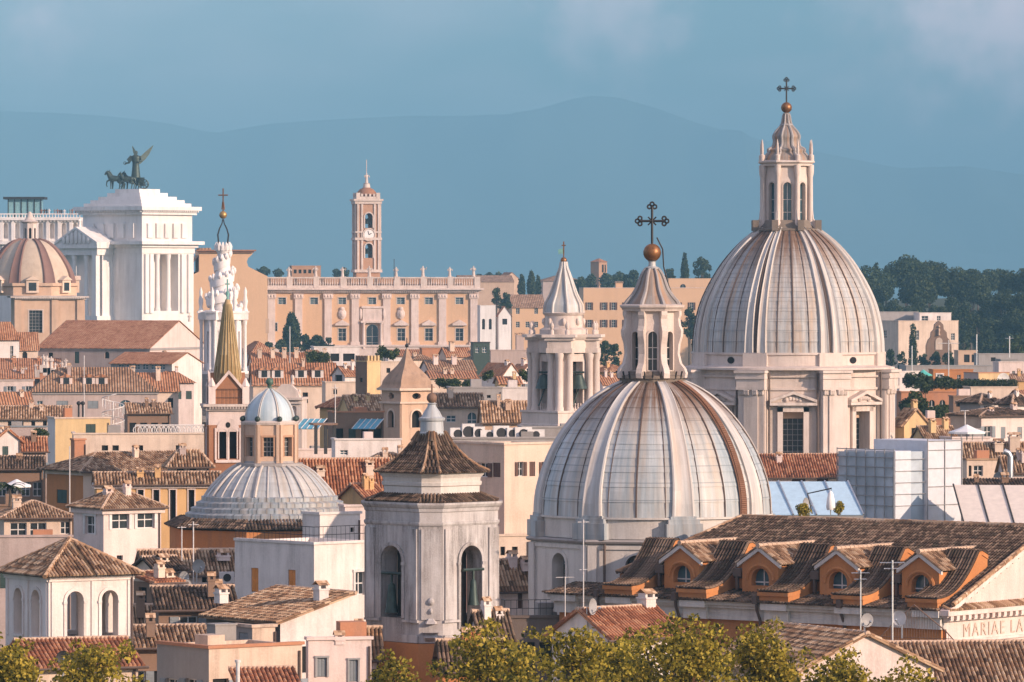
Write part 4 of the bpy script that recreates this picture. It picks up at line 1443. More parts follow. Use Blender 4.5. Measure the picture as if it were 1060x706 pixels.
def window_frame_arch(s, p0, u, op, g, d1):
    a0, a1, b0, b1, _ = op
    w = a1 - a0
    pts = outline(a0, a1, b0, b1, 'a', 14)[1:] + [(a0, b0)]
    cx_, sz_ = (a0 + a1) / 2, b1 - w / 2
    n_ = (u[1], -u[0])
    def P(a, z, d): return (p0[0] + u[0] * a + n_[0] * d, p0[1] + u[1] * a + n_[1] * d, z)
    outp = []
    for a, z in pts:
        if z <= sz_ + 1e-6: outp.append((a + (g if a > cx_ else -g), z))
        else:
            f = (w / 2 + g) / (w / 2)
            outp.append((cx_ + (a - cx_) * f, sz_ + (z - sz_) * f))
    for (i0, i1), (q0, q1) in zip(zip(pts, pts[1:]), zip(outp, outp[1:])):
        s.face([P(*i0, d1), P(*q0, d1), P(*q1, d1), P(*i1, d1)])
        s.face([P(*q0, d1), P(*q0, 0), P(*q1, 0), P(*q1, d1)])
        s.face([P(*i0, 0), P(*i0, d1), P(*i1, d1), P(*i1, 0)])
near_belfry()

# ================================================================== low lead dome with octagonal cupola
def low_dome():
    D = 405.0
    s = D / F
    c0 = 276
    T = thing('church_dome', 'low stepped lead dome with a brown octagonal lantern and pale blue cupola', 'dome', (X(c0, D), D + 70 * s, 0))
    z = lambda r: Z(r, D)
    # walls below
    n = 8
    for (p, u, w, a) in facets(8, 108 * s, 12):
        m = MB(); m.wall(p, u, w, 0, z(549), [], .3)
        m.build('base_wall', T, 'orange')
    ev = MB()
    lo = [polar(113 * s, 12 + 22.5 + 45 * k) for k in range(8)]
    hi = [polar(96 * s, 12 + 22.5 + 45 * k) for k in range(8)]
    for i in range(8):
        a, b, c, d = lo[i], lo[(i + 1) % 8], hi[(i + 1) % 8], hi[i]
        rface(ev, [(*a, z(547)), (*b, z(547)), (*c, z(538)), (*d, z(538))], .24)
    ev.face([(*p, z(547.5)) for p in reversed(lo)])
    ev.build('eave_tiles', T, 'tile_dark')
    # stepped skirt in separate lead sheets
    st = MB()
    rows = 5
    for j in range(rows):
        r0, r1 = (94 - 5.6 * j) * s, (94 - 5.6 * (j + 1)) * s
        z0, z1 = z(543 - 5.8 * j), z(543 - 5.8 * (j + 1))
        for k in range(56):
            a0, a1 = k * 360 / 56 + (j % 2) * 3.2, (k + .93) * 360 / 56 + (j % 2) * 3.2
            b = rng.uniform(0, .03)
            A, B, C, E = polar(r0, a0), polar(r0, a1), polar(r1 - .25, a1), polar(r1 - .25, a0)
            st.face([(*A, z0 + .24 + b), (*B, z0 + .24 + b), (*C, z1 + .06), (*E, z1 + .06)], 0, [(k, j), (k + .9, j), (k + .9, j + .9), (k, j + .9)])
            st.face([(*A, z0 - .02), (*B, z0 - .02), (*B, z0 + .24 + b), (*A, z0 + .24 + b)], 0, [(k, j), (k + .9, j), (k + .9, j + .1), (k, j + .1)])
    st.lathe([(96 * s, z(540)), (94 * s, z(543)), (66 * s, z(514) - .1), (60 * s, z(512))], 56)
    st.build('lead_skirt', T, 'lead_blue')
    pts = [(68, 516), (64, 510), (57, 502), (49, 494), (41, 488), (34, 484.5)]
    prof = spline([(a * s, z(b)) for a, b in pts], 3)
    for k in range(8):
        m = MB(); m.lathe(courses(prof, 5, .03), 8, 12 + 22.5 + 45 * k, 0, 45)
        o = m.build('lead_panel', T, 'lead_pale', 35)
        q = MB()
        for e in (0, 11, 22.5, 34): seam(q, prof, 12 + 22.5 + 45 * k + e, .06 if e else .12); q.cut()
        q.each('seam', o, 'lead_rib', 40)
    lb = MB(); lb.lathe([(36 * s, z(485.5)), (37 * s, z(484)), (37 * s, z(481.5)), (31 * s, z(481)), (30 * s, z(479))], 8, 12 + 22.5 - 12); lb.build('lantern_base', T, 'greyw')
    for (p, u, w, a) in facets(8, 30 * s, 0):
        op = (w / 2 - 5.2 * s, w / 2 + 5.2 * s, z(474), z(454), 'r')
        m = MB(); m.wall(p, u, w, z(481), z(440), [op], .45)
        m.obox(p, u, 0, 3.2 * s, .003, .14, z(481), z(441)); m.obox(p, u, w - 3.2 * s, w, .003, .14, z(481), z(441))
        m.build('lantern_wall', T, 'tan')
        window(T, p, u, op, 'l', .4, 'brickpale')
    lc = MB(); lc.lathe([(28 * s, z(442)), (31.5 * s, z(441)), (32.5 * s, z(438.5)), (30 * s, z(437)), (26 * s, z(436.5))], 8, 22.5); lc.build('lantern_cornice', T, 'travertine')
    kn = MB()
    for k in range(8):
        c = polar(30 * s, 22.5 + 45 * k); kn.ball((c[0], c[1], z(435)), .22, 8); kn.cut()
    kn.each('knob', T, 'bronze', 50)
    cu = spline([(26.5 * s, z(438)), (26 * s, z(431)), (23.5 * s, z(423)), (19 * s, z(416)), (12.5 * s, z(410)), (6 * s, z(406)), (2.5 * s, z(403.5))], 3)
    for k in range(8):
        m = MB(); m.lathe(cu, 5, 22.5 + 45 * k, 0, 45)
        m.build('cupola_panel', T, 'lead_cupola', 35)
        rib(cu, 22.5 + 45 * k, 2.6 * s, .9 * s, .07).build('cupola_rib', T, 'lead_rib', 50)
    b = MB(); b.lathe([(2.6 * s, z(404)), (2 * s, z(402)), (2.4 * s, z(401)), (1.3 * s, z(400))], 10); b.ball((0, 0, z(396.5)), 4.2 * s, 14); b.build('ball', T, 'verdigris_dark', 50)
lead_mat('lead_cupola', (.36, .46, .50), (.58, .64, .66), (.44, .40, .34), .35)
plain('verdigris_dark', (.06, .11, .08), rough=.5, var=.4)
low_dome()
# ================================================================== orange church with scrolled dormers
def nave_church():
    phi = R(38)
    D1 = 306.0
    P1 = Vector((X(980, D1), D1))
    u = Vector((math.cos(phi), -math.sin(phi))); v = Vector((math.sin(phi), math.cos(phi)))
    L = 27.0
    P0 = P1 - u * L
    ze = Z(634, D1)
    T = thing('church', 'orange church nave with scrolled dormers along a long brown tiled roof', 'church', (P0.x, P0.y, 0), -phi)
    # local: x along the eave, y inwards, z world height
    hw, rise = 9.6, 3.95
    zr = ze + rise
    Lr = L + 0.2
    x_r0 = 6.2                                           # where the ridge starts
    geom = .21
    rb = MB()
    k = rise / hw
    def up(x, y): return (x, y, ze + .35 + (y + .3) * k)
    yl, xl0 = 2.0, 2.6
    zl = ze + .35 + (yl + .3) * k
    rface(rb, [(xl0, yl, zl), (Lr + .5, yl, zl), (Lr + .5, hw, ze + .35 + (hw + .3) * k), (x_r0, hw, ze + .35 + (hw + .3) * k)], geom)
    ztop = ze + .35 + (hw + .3) * k
    rface(rb, [(xl0, 2 * hw - yl, zl), (xl0, yl, zl), (x_r0, hw, ztop)], geom)
    rface(rb, [(Lr + .5, 2 * hw - yl, zl), (xl0, 2 * hw - yl, zl), (x_r0, hw, ztop), (Lr + .5, hw, ztop)], .5, 0, False)
    ro = rb.build('roof', T, 'tile_dark')
    for p_, q_ in (((x_r0, hw, ztop + .03), (Lr + .5, hw, ztop + .03)), ((xl0, yl, zl + .06), (x_r0, hw, ztop + .05)), ((Lr + .42, -.3, ze + .45), (Lr + .42, hw, ztop + .05))):
        rg = MB(); ridge_line(rg, p_, q_, .14); rg.build('ridge_tiles', ro, 'tile_tan')
    at = MB()
    at.box(xl0 + .15, yl + .12, ze - .1, L - .02, 2 * hw - yl, zl - .02)
    at.build('attic_wall', T, 'orange')
    rk = MB(); rface(rk, [(Lr - 1.2, -.3, ze + .35), (Lr + .5, -.3, ze + .35), (Lr + .5, yl + .02, zl + .01), (Lr - 1.2, yl + .02, zl + .01)], geom); rk.build('verge_tiles', T, 'tile_dark')
    # walls with pilasters and cornice
    W_ = MB()
    ops = []
    gx = [7.85, 13.4, 18.8, 24.4]
    for g in gx: ops.append((g - .55, g + .55, ze - 7.4, ze - 5.3, 'r'))
    W_.wall((0, 0), (1, 0), L, 0, ze, ops, .4)
    W_.wall((0, 2 * hw), (0, -1), 2 * hw, 0, ze, [], .4)
    W_.face([(L, 2 * hw, 0), (0, 2 * hw, 0), (0, 2 * hw, ze), (L, 2 * hw, ze)])
    for i, x in enumerate([.1, 4.1, 9.4, 15.1, 20.2, L - 1.6]):
        W_.obox((0, 0), (1, 0), x, x + 1.4, .003, .22, 0, ze - .95)
    W_.build('wall', T, 'orange')
    for o in ops: window(T, (0, 0), (1, 0), o, 'g', .35, 'tan')
    C_ = MB()
    for x0, x1 in ((-.3, L),):
        C_.obox((0, 0), (1, 0), x0, x1, .003, .30, ze - .95, ze - .72)
        C_.obox((0, 0), (1, 0), x0, x1, .003, .22, ze - .72, ze - .28)
        C_.obox((0, 0), (1, 0), x0 - .1, x1, .003, .46, ze - .28, ze - .12)
        C_.obox((0, 0), (1, 0), x0 - .2, x1, .003, .62, ze - .12, ze + .1)
    for x in (.1, 4.1, 9.4, 15.1, 20.2, L - 1.6):
        C_.obox((0, 0), (1, 0), x - .12, x + 1.52, .3, .52, ze - .95, ze - .3)
        C_.obox((0, 0), (1, 0), x - .2, x + 1.6, .46, .82, ze - .28, ze + .095)
    C_.obox((0, 2 * hw), (0, -1), 0, 2 * hw - .01, .003, .35, ze - .9, ze + .09)
    C_.build('cornice', T, 'drumwall')
    # eave course
    ec = MB()
    rface(ec, [(-.5, -.9, ze + .12), (L, -.9, ze + .12), (L, yl + .1, ze + .62), (-.5, yl + .1, ze + .62)], .21)
    rface(ec, [(-.9, 2 * hw, ze + .14), (-.9, -.6, ze + .14), (xl0 + .1, yl, ze + .62), (xl0 + .1, 2 * hw, ze + .62)], .21)
    ec.build('eave_tiles', T, 'tile_dark')
    dp = MB()
    for x in (3.3, 8.9, 14.6, 20.4):
        dp.tube([(x, -.75, ze + .4), (x, -.70, ze - .3), (x, -.38, ze - .9), (x, -.32, ze - 9)], .09, 6)
        dp.box(x - .16, -1.0, ze + .05, x + .16, -.7, ze + .5); dp.cut()
    dp.each('drainpipe', T, 'gutter')
    # gabled dormers
    for g in gx:
        y0, wd, h0, h1 = 1.3, 1.25, 2.15, 2.95
        m = MB()
        mb = m
        p0 = (g - wd, y0)
        # front wall with a segmental opening
        a0, a1 = wd - .62, wd + .62
        mb.wall(p0, (1, 0), 2 * wd, ze + .1, ze + h0, [(a0, a1, ze + .95, ze + 1.95, 'a')], .55)
        mb.face([(g - wd, y0, ze + h0), (g + wd, y0, ze + h0), (g, y0, ze + h1)])
        for sx in (-1, 1):
            x = g + sx * wd
            pts = [(x, y0, ze + .1), (x, y0, ze + h0), (x, y0 + 3.2, ze + h0), (x, y0 + 3.2, ze + .1)]
            mb.face(pts if sx < 0 else list(reversed(pts)))
        # arched hood moulding
        hm = []
        for i in range(11):
            t = math.pi * i / 10
            hm.append((g - .92 * math.cos(t), y0 - .02, ze + 1.28 + .85 * math.sin(t)))
        mb.tube(hm, .11, 6)
        d = mb.build('dormer', T, 'orange')
        window(d, p0, (1, 0), (a0, a1, ze + .95, ze + 1.95, 'a'), 'b', .5)
        tr = MB()
        for sx in (-1, 1):
            A = (g + sx * (wd + .25), ze + h0 - .16); B = (g, ze + h1 + .0)
            K = [(A[0], y0 - .18, A[1]), (B[0], y0 - .18, B[1]), (B[0], y0 - .18, B[1] + .24), (A[0], y0 - .18, A[1] + .24)]
            Q = [(p[0], y0 - .003, p[2]) for p in K]
            tr.face(K if sx < 0 else list(reversed(K)))
            for i in range(4): tr.face([K[i], K[(i + 1) % 4], Q[(i + 1) % 4], Q[i]])
        tr.build('gable_trim', d, 'drumwall')
        r = MB()
        yb = y0 + (h1 + .1) / k + .2
        for sx in (-1, 1):
            e = g + sx * (wd + .32)
            pts = [(e, y0 - .22, ze + h0 + .06), (e, yb - 1.9, ze + h0 + .06), (g, yb + .4, ze + h1 + .26), (g, y0 - .22, ze + h1 + .26)]
            if sx < 0: pts = [pts[1], pts[0], pts[3], pts[2]]
            rface(r, pts, .2)
        rr = r.build('dormer_roof', d, 'tile_old')
        q = MB(); ridge_line(q, (g, y0 - .25, ze + h1 + .3), (g, yb + .4, ze + h1 + .3), .15); q.build('ridge_tiles', rr, 'ridge')
        bx = MB(); bx.box(g - wd - .6, y0 - .1, ze + 1.45, g - wd - .05, y0 + .5, ze + 1.9); bx.box(g - wd - .45, y0 - .05, ze + .7, g - wd - .3, y0 + .15, ze + 1.45)
        bx.build('hopper', d, 'gutter')
    # scrolled buttresses between them
    for g in [4.8, 10.1, 15.8, 20.9, 25.9]:
        wd = 1.0
        pr = []
        for i in range(15):
            t = i / 14
            yy = -.75 + 4.1 * t
            # concave sweep rising to a small crest
            zz = ze + .75 + 2.45 * (t ** 2.2)
            pr.append((yy, zz))
        pr.append((3.7, ze + 3.24)); pr.append((4.3, ze + 3.0))
        m = MB()
        side = [(-.75, ze + .1)] + pr + [(4.3, ze + .1)]
        for sx in (-1, 1):
            pts = [(g + sx * wd, y, zz) for y, zz in side]
            m.face(pts if sx > 0 else list(reversed(pts)))
            # band along the side
            for (y0, z0), (y1, z1) in zip(pr, pr[1:]):
                x = g + sx * (wd + .06)
                m.face([(x, y0, z0 - .22), (x, y1, z1 - .22), (x, y1, z1 + .02), (x, y0, z0 + .02)] if sx > 0 else [(x, y1, z1 - .22), (x, y0, z0 - .22), (x, y0, z0 + .02), (x, y1, z1 + .02)])
                m.face([(g + sx * wd, y0, z0 - .22), (g + sx * wd, y1, z1 - .22), (x, y1, z1 - .22), (x, y0, z0 - .22)])
        m.face([(g - wd, -.75, ze + .1), (g + wd, -.75, ze + .1), (g + wd, -.75, pr[0][1]), (g - wd, -.75, pr[0][1])])
        m.obox((g - wd, -.75), (1, 0), -.06, 2 * wd + .06, .003, .12, pr[0][1] - .22, pr[0][1])
        o = m.build('scroll_buttress', T, 'orange')
        r = MB()
        for (y0, z0), (y1, z1) in zip(pr, pr[1:]):
            rface(r, [(g - wd - .1, y0 - (.12 if y0 < -.7 else 0), z0 + .03), (g + wd + .1, y0 - (.12 if y0 < -.7 else 0), z0 + .03), (g + wd + .1, y1, z1 + .03), (g - wd - .1, y1, z1 + .03)], .2)
        r.build('scroll_tiles', o, 'tile_dark')
    # the sunlit facade end
    f = MB()
    n = 2 * hw
    px, uu = (L, 0), (0, 1)
    f.wall(px, uu, n, 0, ze + .1, [(hw - 1.6, hw + 1.6, ze - 9, ze - 4.2, 'a')], .4)
    f.face([(L, 0, ze + .1), (L, n, ze + .1), (L, hw, ze + .1 + hw * k)])
    fo = f.build('facade', T, 'pink_white')
    fc = MB()
    fc.obox(px, uu, -.55, n + .55, .003, .55, ze - .18, ze + .08)
    fc.obox(px, uu, -.3, n + .3, .003, .28, ze - .5, ze - .18)
    fc.obox(px, uu, -.1, n + .1, .003, .14, ze - 1.75, ze - 1.6)
    for i in range(34):
        a = -.3 + i * .6
        fc.obox(px, uu, a, a + .28, .28, .5, ze - .42, ze - .182)
    # raking cornice with modillions
    for sx in (0, 1):
        def Q(t, d, dz):
            yy = (-.7 + t * (hw + .7)) if sx == 0 else (n + .7 - t * (hw + .7))
            return (L + d, yy, ze + .12 - .7 * k + t * (hw + .7) * k + dz)
        K0, K1 = [], []
        for t, K in ((0, K0), (1, K1)):
            for d, dz in ((.003, .0), (.6, .0), (.6, .3), (.003, .3)): K.append(Q(t, d, dz))
        for i in range(4):
            fc.face([K0[i], K0[(i + 1) % 4], K1[(i + 1) % 4], K1[i]])
        fc.face(K0); fc.face(list(reversed(K1)))
        for i in range(17):
            t0, t1 = (i + .3) / 17, (i + .7) / 17
            a, b = Q(t0, .003, -.2), Q(t1, .003, -.2)
            c, d_ = Q(t1, .003, -.002), Q(t0, .003, -.002)
            pts = [a, b, c, d_]
            out = [(p[0] + .42, p[1], p[2]) for p in pts]
            fc.face(out)
            for j in range(4): fc.face([pts[j], pts[(j + 1) % 4], out[(j + 1) % 4], out[j]])
    fc.build('pediment_cornice', fo, 'pink_white')
    ft = MB(); rface(ft, [(L + .6, -.6, ze + .1), (L + .6, n + .6, ze + .1), (L + .1, n + .6, ze + .34), (L + .1, -.6, ze + .34)], .22); ft.build('cornice_tiles', fo, 'tile_tan')
    tx = bpy.data.curves.new('inscription', 'FONT')
    tx.body = 'MARIAE LA'
    tx.size = 1.05
    tx.space_character = 1.25
    tx.extrude = .02
    to = bpy.data.objects.new('inscription', tx)
    COL.objects.link(to)
    dg = bpy.context.evaluated_depsgraph_get()
    me = bpy.data.meshes.new_from_object(to.evaluated_get(dg))
    bpy.data.objects.remove(to)
    ob = bpy.data.objects.new('inscription', me)
    me.materials.clear(); me.materials.append(MATS['cream_letters'])
    COL.objects.link(ob)
    ob.parent = fo
    ob.rotation_euler = (R(90), 0, R(90))
    ob.location = (L + .03, 1.6, ze - 1.45)
    # gable wall hidden end on the far side of the roof is closed by the facade
plain('cream_letters', (.56, .43, .34), rough=.9)
nave_church()

# ================================================================== vaulted loggia on the roof, lower left
def loggia():
    D, xc = 272.0, 50.0
    th = 31.5
    a = R(th)
    s = D / F
    T = thing('loggia', 'cream arched rooftop loggia with pyramid tile roof beside the plane trees', 'loggia', (X(xc, D), D, 0), a)
    w = 84 * s / math.cos(a)
    d = w * 1.02
    z = lambda r: Z(r, D)
    zt, zb = z(597), 6.0
    def arches(W0, z_off=0):
        return [(W0 * f - .46, W0 * f + .46, z(661) + z_off, z(613) + z_off, 'a') for f in (.31, .72)]
    sides = [((0, 0), (1, 0), w), ((0, d), (0, -1), d), ((w, 0), (0, 1), d), ((w, d), (-1, 0), w)]
    for i, (p, u, W0) in enumerate(sides):
        m = MB()
        ops = arches(W0, .05 if i else 0)
        m.wall(p, u, W0, zb, zt, ops, .55)
        n = (u[1], -u[0])
        # inner skin so the room shows plaster
        q0 = (p[0] - n[0] * .55 + u[0] * .0, p[1] - n[1] * .55 + u[1] * .0)
        m.wall((q0[0] + u[0] * W0, q0[1] + u[1] * W0), (-u[0], -u[1]), W0, z(664), zt, [(W0 - o[1], W0 - o[0], o[2], o[3], 'a') for o in ops], .01)
        # pilaster strips, impost and panel lines
        for f0 in (.03, .5, .93):
            m.obox(p, u, W0 * f0, W0 * f0 + .2, .003, .07, z(662), z(603))
        m.obox(p, u, 0, W0, .003, .09, z(602.5), z(600)); m.obox(p, u, 0, W0, .003, .16, z(600), zt)
        m.build('arcade_wall', T, 'white')
        fr = MB()
        for o in ops: window_frame_arch(fr, p, u, o, .16, .06)
        for o in ops:
            fr.obox(p, u, o[0] - .2, o[0] - .002, .06, .1, o[3] - .62, o[3] - .5); fr.obox(p, u, o[1] + .002, o[1] + .2, .06, .1, o[3] - .62, o[3] - .5)
            fr.obox(p, u, o[0] - .1, o[1] + .1, .003, .14, o[2] - .12, o[2] - .002)
        fr.build('arch_trim', T, 'white')
    fl = MB(); fl.box(.05, .05, z(664) - .2, w - .05, d - .05, z(664)); fl.box(.05, .05, zt - .15, w - .05, d - .05, zt - .02); fl.build('floor_slab', T, 'cement')
    pw = MB(); pw.box(w * .30, d * .35, z(664), w * .36, d * .75, zt - .2); pw.build('inner_post', T, 'ochre')
    hip_roof(T, -.42, -.42, w + .42, d + .42, zt + .02, Z(560, D + w * .68) + .1, 'tile_old', .185, True, capmat='tile_tan')
    dp = MB(); dp.tube([(w - .12, -.12, zt), (w - .12, -.1, zb)], .05, 6); dp.build('drainpipe', T, 'gutter')
loggia()
# ------------------------------------------------------------------ leaves and trees
import numpy as np
def leaf_cloud(name, parent, clumps, per, size, mat, seed, squash=1.0, core=None):
    """clumps: (x, y, z, r): leaf-sized faces spread through each clump's shell"""
    g = np.random.default_rng(seed)
    pts, nrm = [], []
    for (x, y, z, r) in clumps:
        n = max(8, int(per * r * r))
        d = g.normal(size=(n, 3)); d /= np.linalg.norm(d, axis=1)[:, None]
        rr = r * (0.45 + .62 * g.random(n) ** .55)
        p = d * rr[:, None] * np.array([1, 1, squash]) + np.array([x, y, z])
        pts.append(p); nrm.append(d)
    P = np.concatenate(pts); Nn = np.concatenate(nrm)
    n = len(P)
    Nn = Nn * .6 + g.normal(size=(n, 3)) * .7
    Nn /= np.linalg.norm(Nn, axis=1)[:, None]
    a = np.cross(Nn, g.normal(size=(n, 3))); a /= np.linalg.norm(a, axis=1)[:, None]
    b = np.cross(Nn, a)
    s = size * (.55 + .9 * g.random(n))[:, None]
    V = np.stack([P - a * s * .5, P - b * s * .34 + Nn * s * .1, P + a * s * .55, P + b * s * .34 - Nn * s * .08], axis=1).reshape(-1, 3)
    me = bpy.data.meshes.new(name)
    me.vertices.add(4 * n); me.vertices.foreach_set('co', V.astype(np.float32).ravel())
    me.loops.add(4 * n); me.loops.foreach_set('vertex_index', np.arange(4 * n, dtype=np.int32))
    me.polygons.add(n); me.polygons.foreach_set('loop_start', np.arange(0, 4 * n, 4, dtype=np.int32)); me.polygons.foreach_set('loop_total', np.full(n, 4, dtype=np.int32))
    me.materials.append(MATS[mat])
    me.update(calc_edges=True); me.validate()
    o = bpy.data.objects.new(name, me)
    COL.objects.link(o); o.parent = parent
    return o

def tree(name, label, px, D, row_top, row_bot, wpx, kind='round', mat='leaf_dark', leaf=None, seed=1, group=None, base=None, dens=1.0, dx=0.0):
    """rows bound the crown; trunk runs down to the ground under it"""
    g = random.Random(seed)
    zt, zb = Z(row_top, D), Z(row_bot, D)
    h, rw = zt - zb, S(wpx, D) / 2
    z0 = base if base is not None else ground_z(X(px, D), D)
    z0 = min(z0, zb - .5)
    T = thing(name, label, 'tree', (X(px, D), D, z0), g.uniform(0, 6.28), group)
    zt, zb = zt - z0, zb - z0
    cl = []
    if kind == 'spindle':
        k = 17
        for i in range(k):
            t = i / (k - 1)
            r = rw * (.42 + .58 * math.sin(math.pi * (t * .80 + .16))) * (1 - .35 * t)
            cl.append((g.uniform(-.08, .08) * rw, g.uniform(-.08, .08) * rw, zb + h * (t * .92 + .04), max(r, h * .055)))
    elif kind == 'umbrella':
        k = 13
        for i in range(k):
            a, q = g.uniform(0, 6.28), math.sqrt(g.random()) * .78
            cl.append((rw * q * math.cos(a), rw * q * math.sin(a), zb + h * (.50 + .26 * (1 - q) + g.uniform(-.16, .1)), h * g.uniform(.26, .38)))
        for i in range(5):
            a = g.uniform(0, 6.28); cl.append((rw * .8 * math.cos(a), rw * .8 * math.sin(a), zb + h * .42, h * .24))
    else:
        k = 22
        for i in range(k):
            a, q, t = g.uniform(0, 6.28), math.sqrt(g.random()), g.random()
            e = math.sqrt(max(.05, 1 - (2 * t - 1) ** 2)) * (.95 if t < .6 else .85)
            cl.append((rw * .72 * q * e * math.cos(a), rw * .72 * q * e * math.sin(a), zb + h * (.14 + .74 * t), min(rw, h) * g.uniform(.20, .36)))
    lf = leaf or max(.25, 2.2 * D / F)
    per = dens * 34.0 / (lf * lf)
    leaf_cloud('crown', T, cl, per, lf, mat, seed)
    tr = MB()
    top = zb + h * (.5 if kind != 'spindle' else .8)
    r0 = max(.12, min(.55, h * .035))
    tr.tube([(0, 0, 0), (.1 * r0, .1, zb * .6), (0, .2 * r0, zb + .1 * h), (.2 * r0, 0, top)], [r0 * 1.3, r0, r0 * .85, r0 * .3], 7)
    if kind != 'spindle':
        for c in cl[:9]:
            tr.tube([(0, 0, zb * .7 + h * .02), (c[0] * .5, c[1] * .5, (zb + c[2]) / 2), (c[0], c[1], c[2])], [r0 * .5, r0 * .34, r0 * .12], 5)
    tr.build('trunk', T, 'bark')
    return T

def shrub(name, label, x, y, z, r, h, mat='leaf_green', seed=1, leaf=.22, group=None, cat='shrub', pot=None):
    T = thing(name, label, cat, (x, y, z), 0, group)
    g = random.Random(seed)
    cl = [(g.uniform(-.5, .5) * r, g.uniform(-.5, .5) * r, h * g.uniform(.35, .8), min(r, h) * g.uniform(.35, .55)) for _ in range(7)]
    leaf_cloud('foliage', T, cl, 30 / leaf / leaf, leaf, mat, seed)
    if pot:
        m = MB(); m.lathe([(r * .3, 0), (r * .42, h * .3), (r * .46, h * .3), (r * .46, h * .34), (r * .38, h * .34)], 10); m.build('pot', T, pot)
    else:
        m = MB(); m.tube([(0, 0, 0), (0, 0, h * .5)], [.06, .04], 5); m.build('stem', T, 'bark')
    return T

# ------------------------------------------------------------------ ground, hills, mountains
def bump(x, y, cx, cy, sx, sy, h):
    return h * math.exp(-((x - cx) / sx) ** 2 - ((y - cy) / sy) ** 2)
def ground_z(x, y):
    z = 0.0
    if y > 1100:
        z += bump(x, y, -50, 1740, 95, 110, 19)         # the capitol hill
        z += bump(x, y, 230, 2050, 150, 260, 30)        # the wooded hill on the right
        z += bump(x, y, 40, 2350, 260, 230, 14)
        z += bump(x, y, -180, 2600, 320, 330, 14)
        z += bump(x, y, 330, 2500, 260, 300, 22)
        if z < .6: z = 0.0
    return z
def ground():
    m = MB()
    m.face([(-9000, -600, 0), (9000, -600, 0), (9000, 1100, 0), (-9000, 1100, 0)])
    m.face([(-9000, 3400, 0), (9000, 3400, 0), (40000, 60000, 0), (-40000, 60000, 0)])
    m.face([(-9000, 1100, 0), (-700, 1100, 0), (-700, 3400, 0), (-9000, 3400, 0)])
    m.face([(900, 1100, 0), (9000, 1100, 0), (9000, 3400, 0), (900, 3400, 0)])
    nx, ny = 64, 92
    P = lambda i, j: (-700 + 1600 * i / nx, 1100 + 2300 * j / ny)
    def V(i, j):
        x, y = P(i, j)
        return (x, y, ground_z(x, y) if 0 < i < nx and 0 < j < ny else 0.0)
    for i in range(nx):
        for j in range(ny):
            m.face([V(i, j), V(i + 1, j), V(i + 1, j + 1), V(i, j + 1)])
    o = m.build('ground', None, 'earth', 60)
    tag(o, kind='structure')
wall_mat('earth', (.06, .07, .03), dirt=(.04, .055, .02), scale=.05, amt=.5, patch=.6)
ground()

def mountains():
    prof = [(-400, 150), (-250, 122), (-120, 112), (0, 115), (60, 117), (110, 120), (170, 127), (222, 138), (280, 128), (340, 124), (420, 120), (480, 120), (530, 118), (560, 112), (590, 103), (612, 99),
            (640, 101), (680, 112), (720, 127), (770, 141), (850, 158), (930, 174), (1000, 172), (1060, 181), (1200, 200), (1400, 235), (1600, 268)]
    D0 = 25000.0
    g = random.Random(3)
    m = MB()
    n = 150
    def h(px):
        for (a, b), (c, d) in zip(prof, prof[1:]):
            if a <= px <= c: return b + (d - b) * (px - a) / (c - a)
        return 290
    ph = [g.uniform(0, 6.28) for _ in range(8)]
    depths = [(-5200, .0), (-3900, .10), (-2600, .30), (-1400, .62), (-500, .9), (0, 1.0), (900, .7), (2500, .0)]
    def V(i, j):
        px = -400 + 2000 * i / n
        dy, f = depths[j]
        x = X(px, D0)
        z = (Z(h(px), D0) - 0) * f
        if 0 < f < 1:
            z += 45 * math.sin(px * .031 + ph[j] + dy * .001) * f + 25 * math.sin(px * .083 + ph[j] * 2) * f
        return (x, D0 + dy + (0 if j == 5 else 350 * math.sin(px * .025 + ph[j])), max(z, 0) if f > 0 else -1)
    for i in range(n):
        for j in range(len(depths) - 1):
            m.face([V(i, j), V(i + 1, j), V(i + 1, j + 1), V(i, j + 1)])
    o = m.build('mountains', None, 'mountain', 180)
    tag(o, kind='structure')
wall_mat('mountain', (.06, .085, .055), dirt=(.10, .095, .07), scale=.002, amt=.5, patch=.5)
mountains()

# ------------------------------------------------------------------ air
hm = bpy.data.materials.new('haze')
hm.use_nodes = True
hn, hl = hm.node_tree.nodes, hm.node_tree.links
hn.remove(hn['Principled BSDF'])
pv = hn.new('ShaderNodeVolumePrincipled')
pv.inputs['Color'].default_value = (.205, .43, .59, 1)
pv.inputs['Density'].default_value = 1.15e-4
pv.inputs['Anisotropy'].default_value = -0.35
hl.new(pv.outputs['Volume'], hn['Material Output'].inputs['Volume'])
MATS['haze'] = hm
hb = MB()
hb.box(-45000, -1500, -2.5, 45000, 61000, 900)
ho = hb.build('haze', None, 'haze')
tag(ho, kind='stuff')

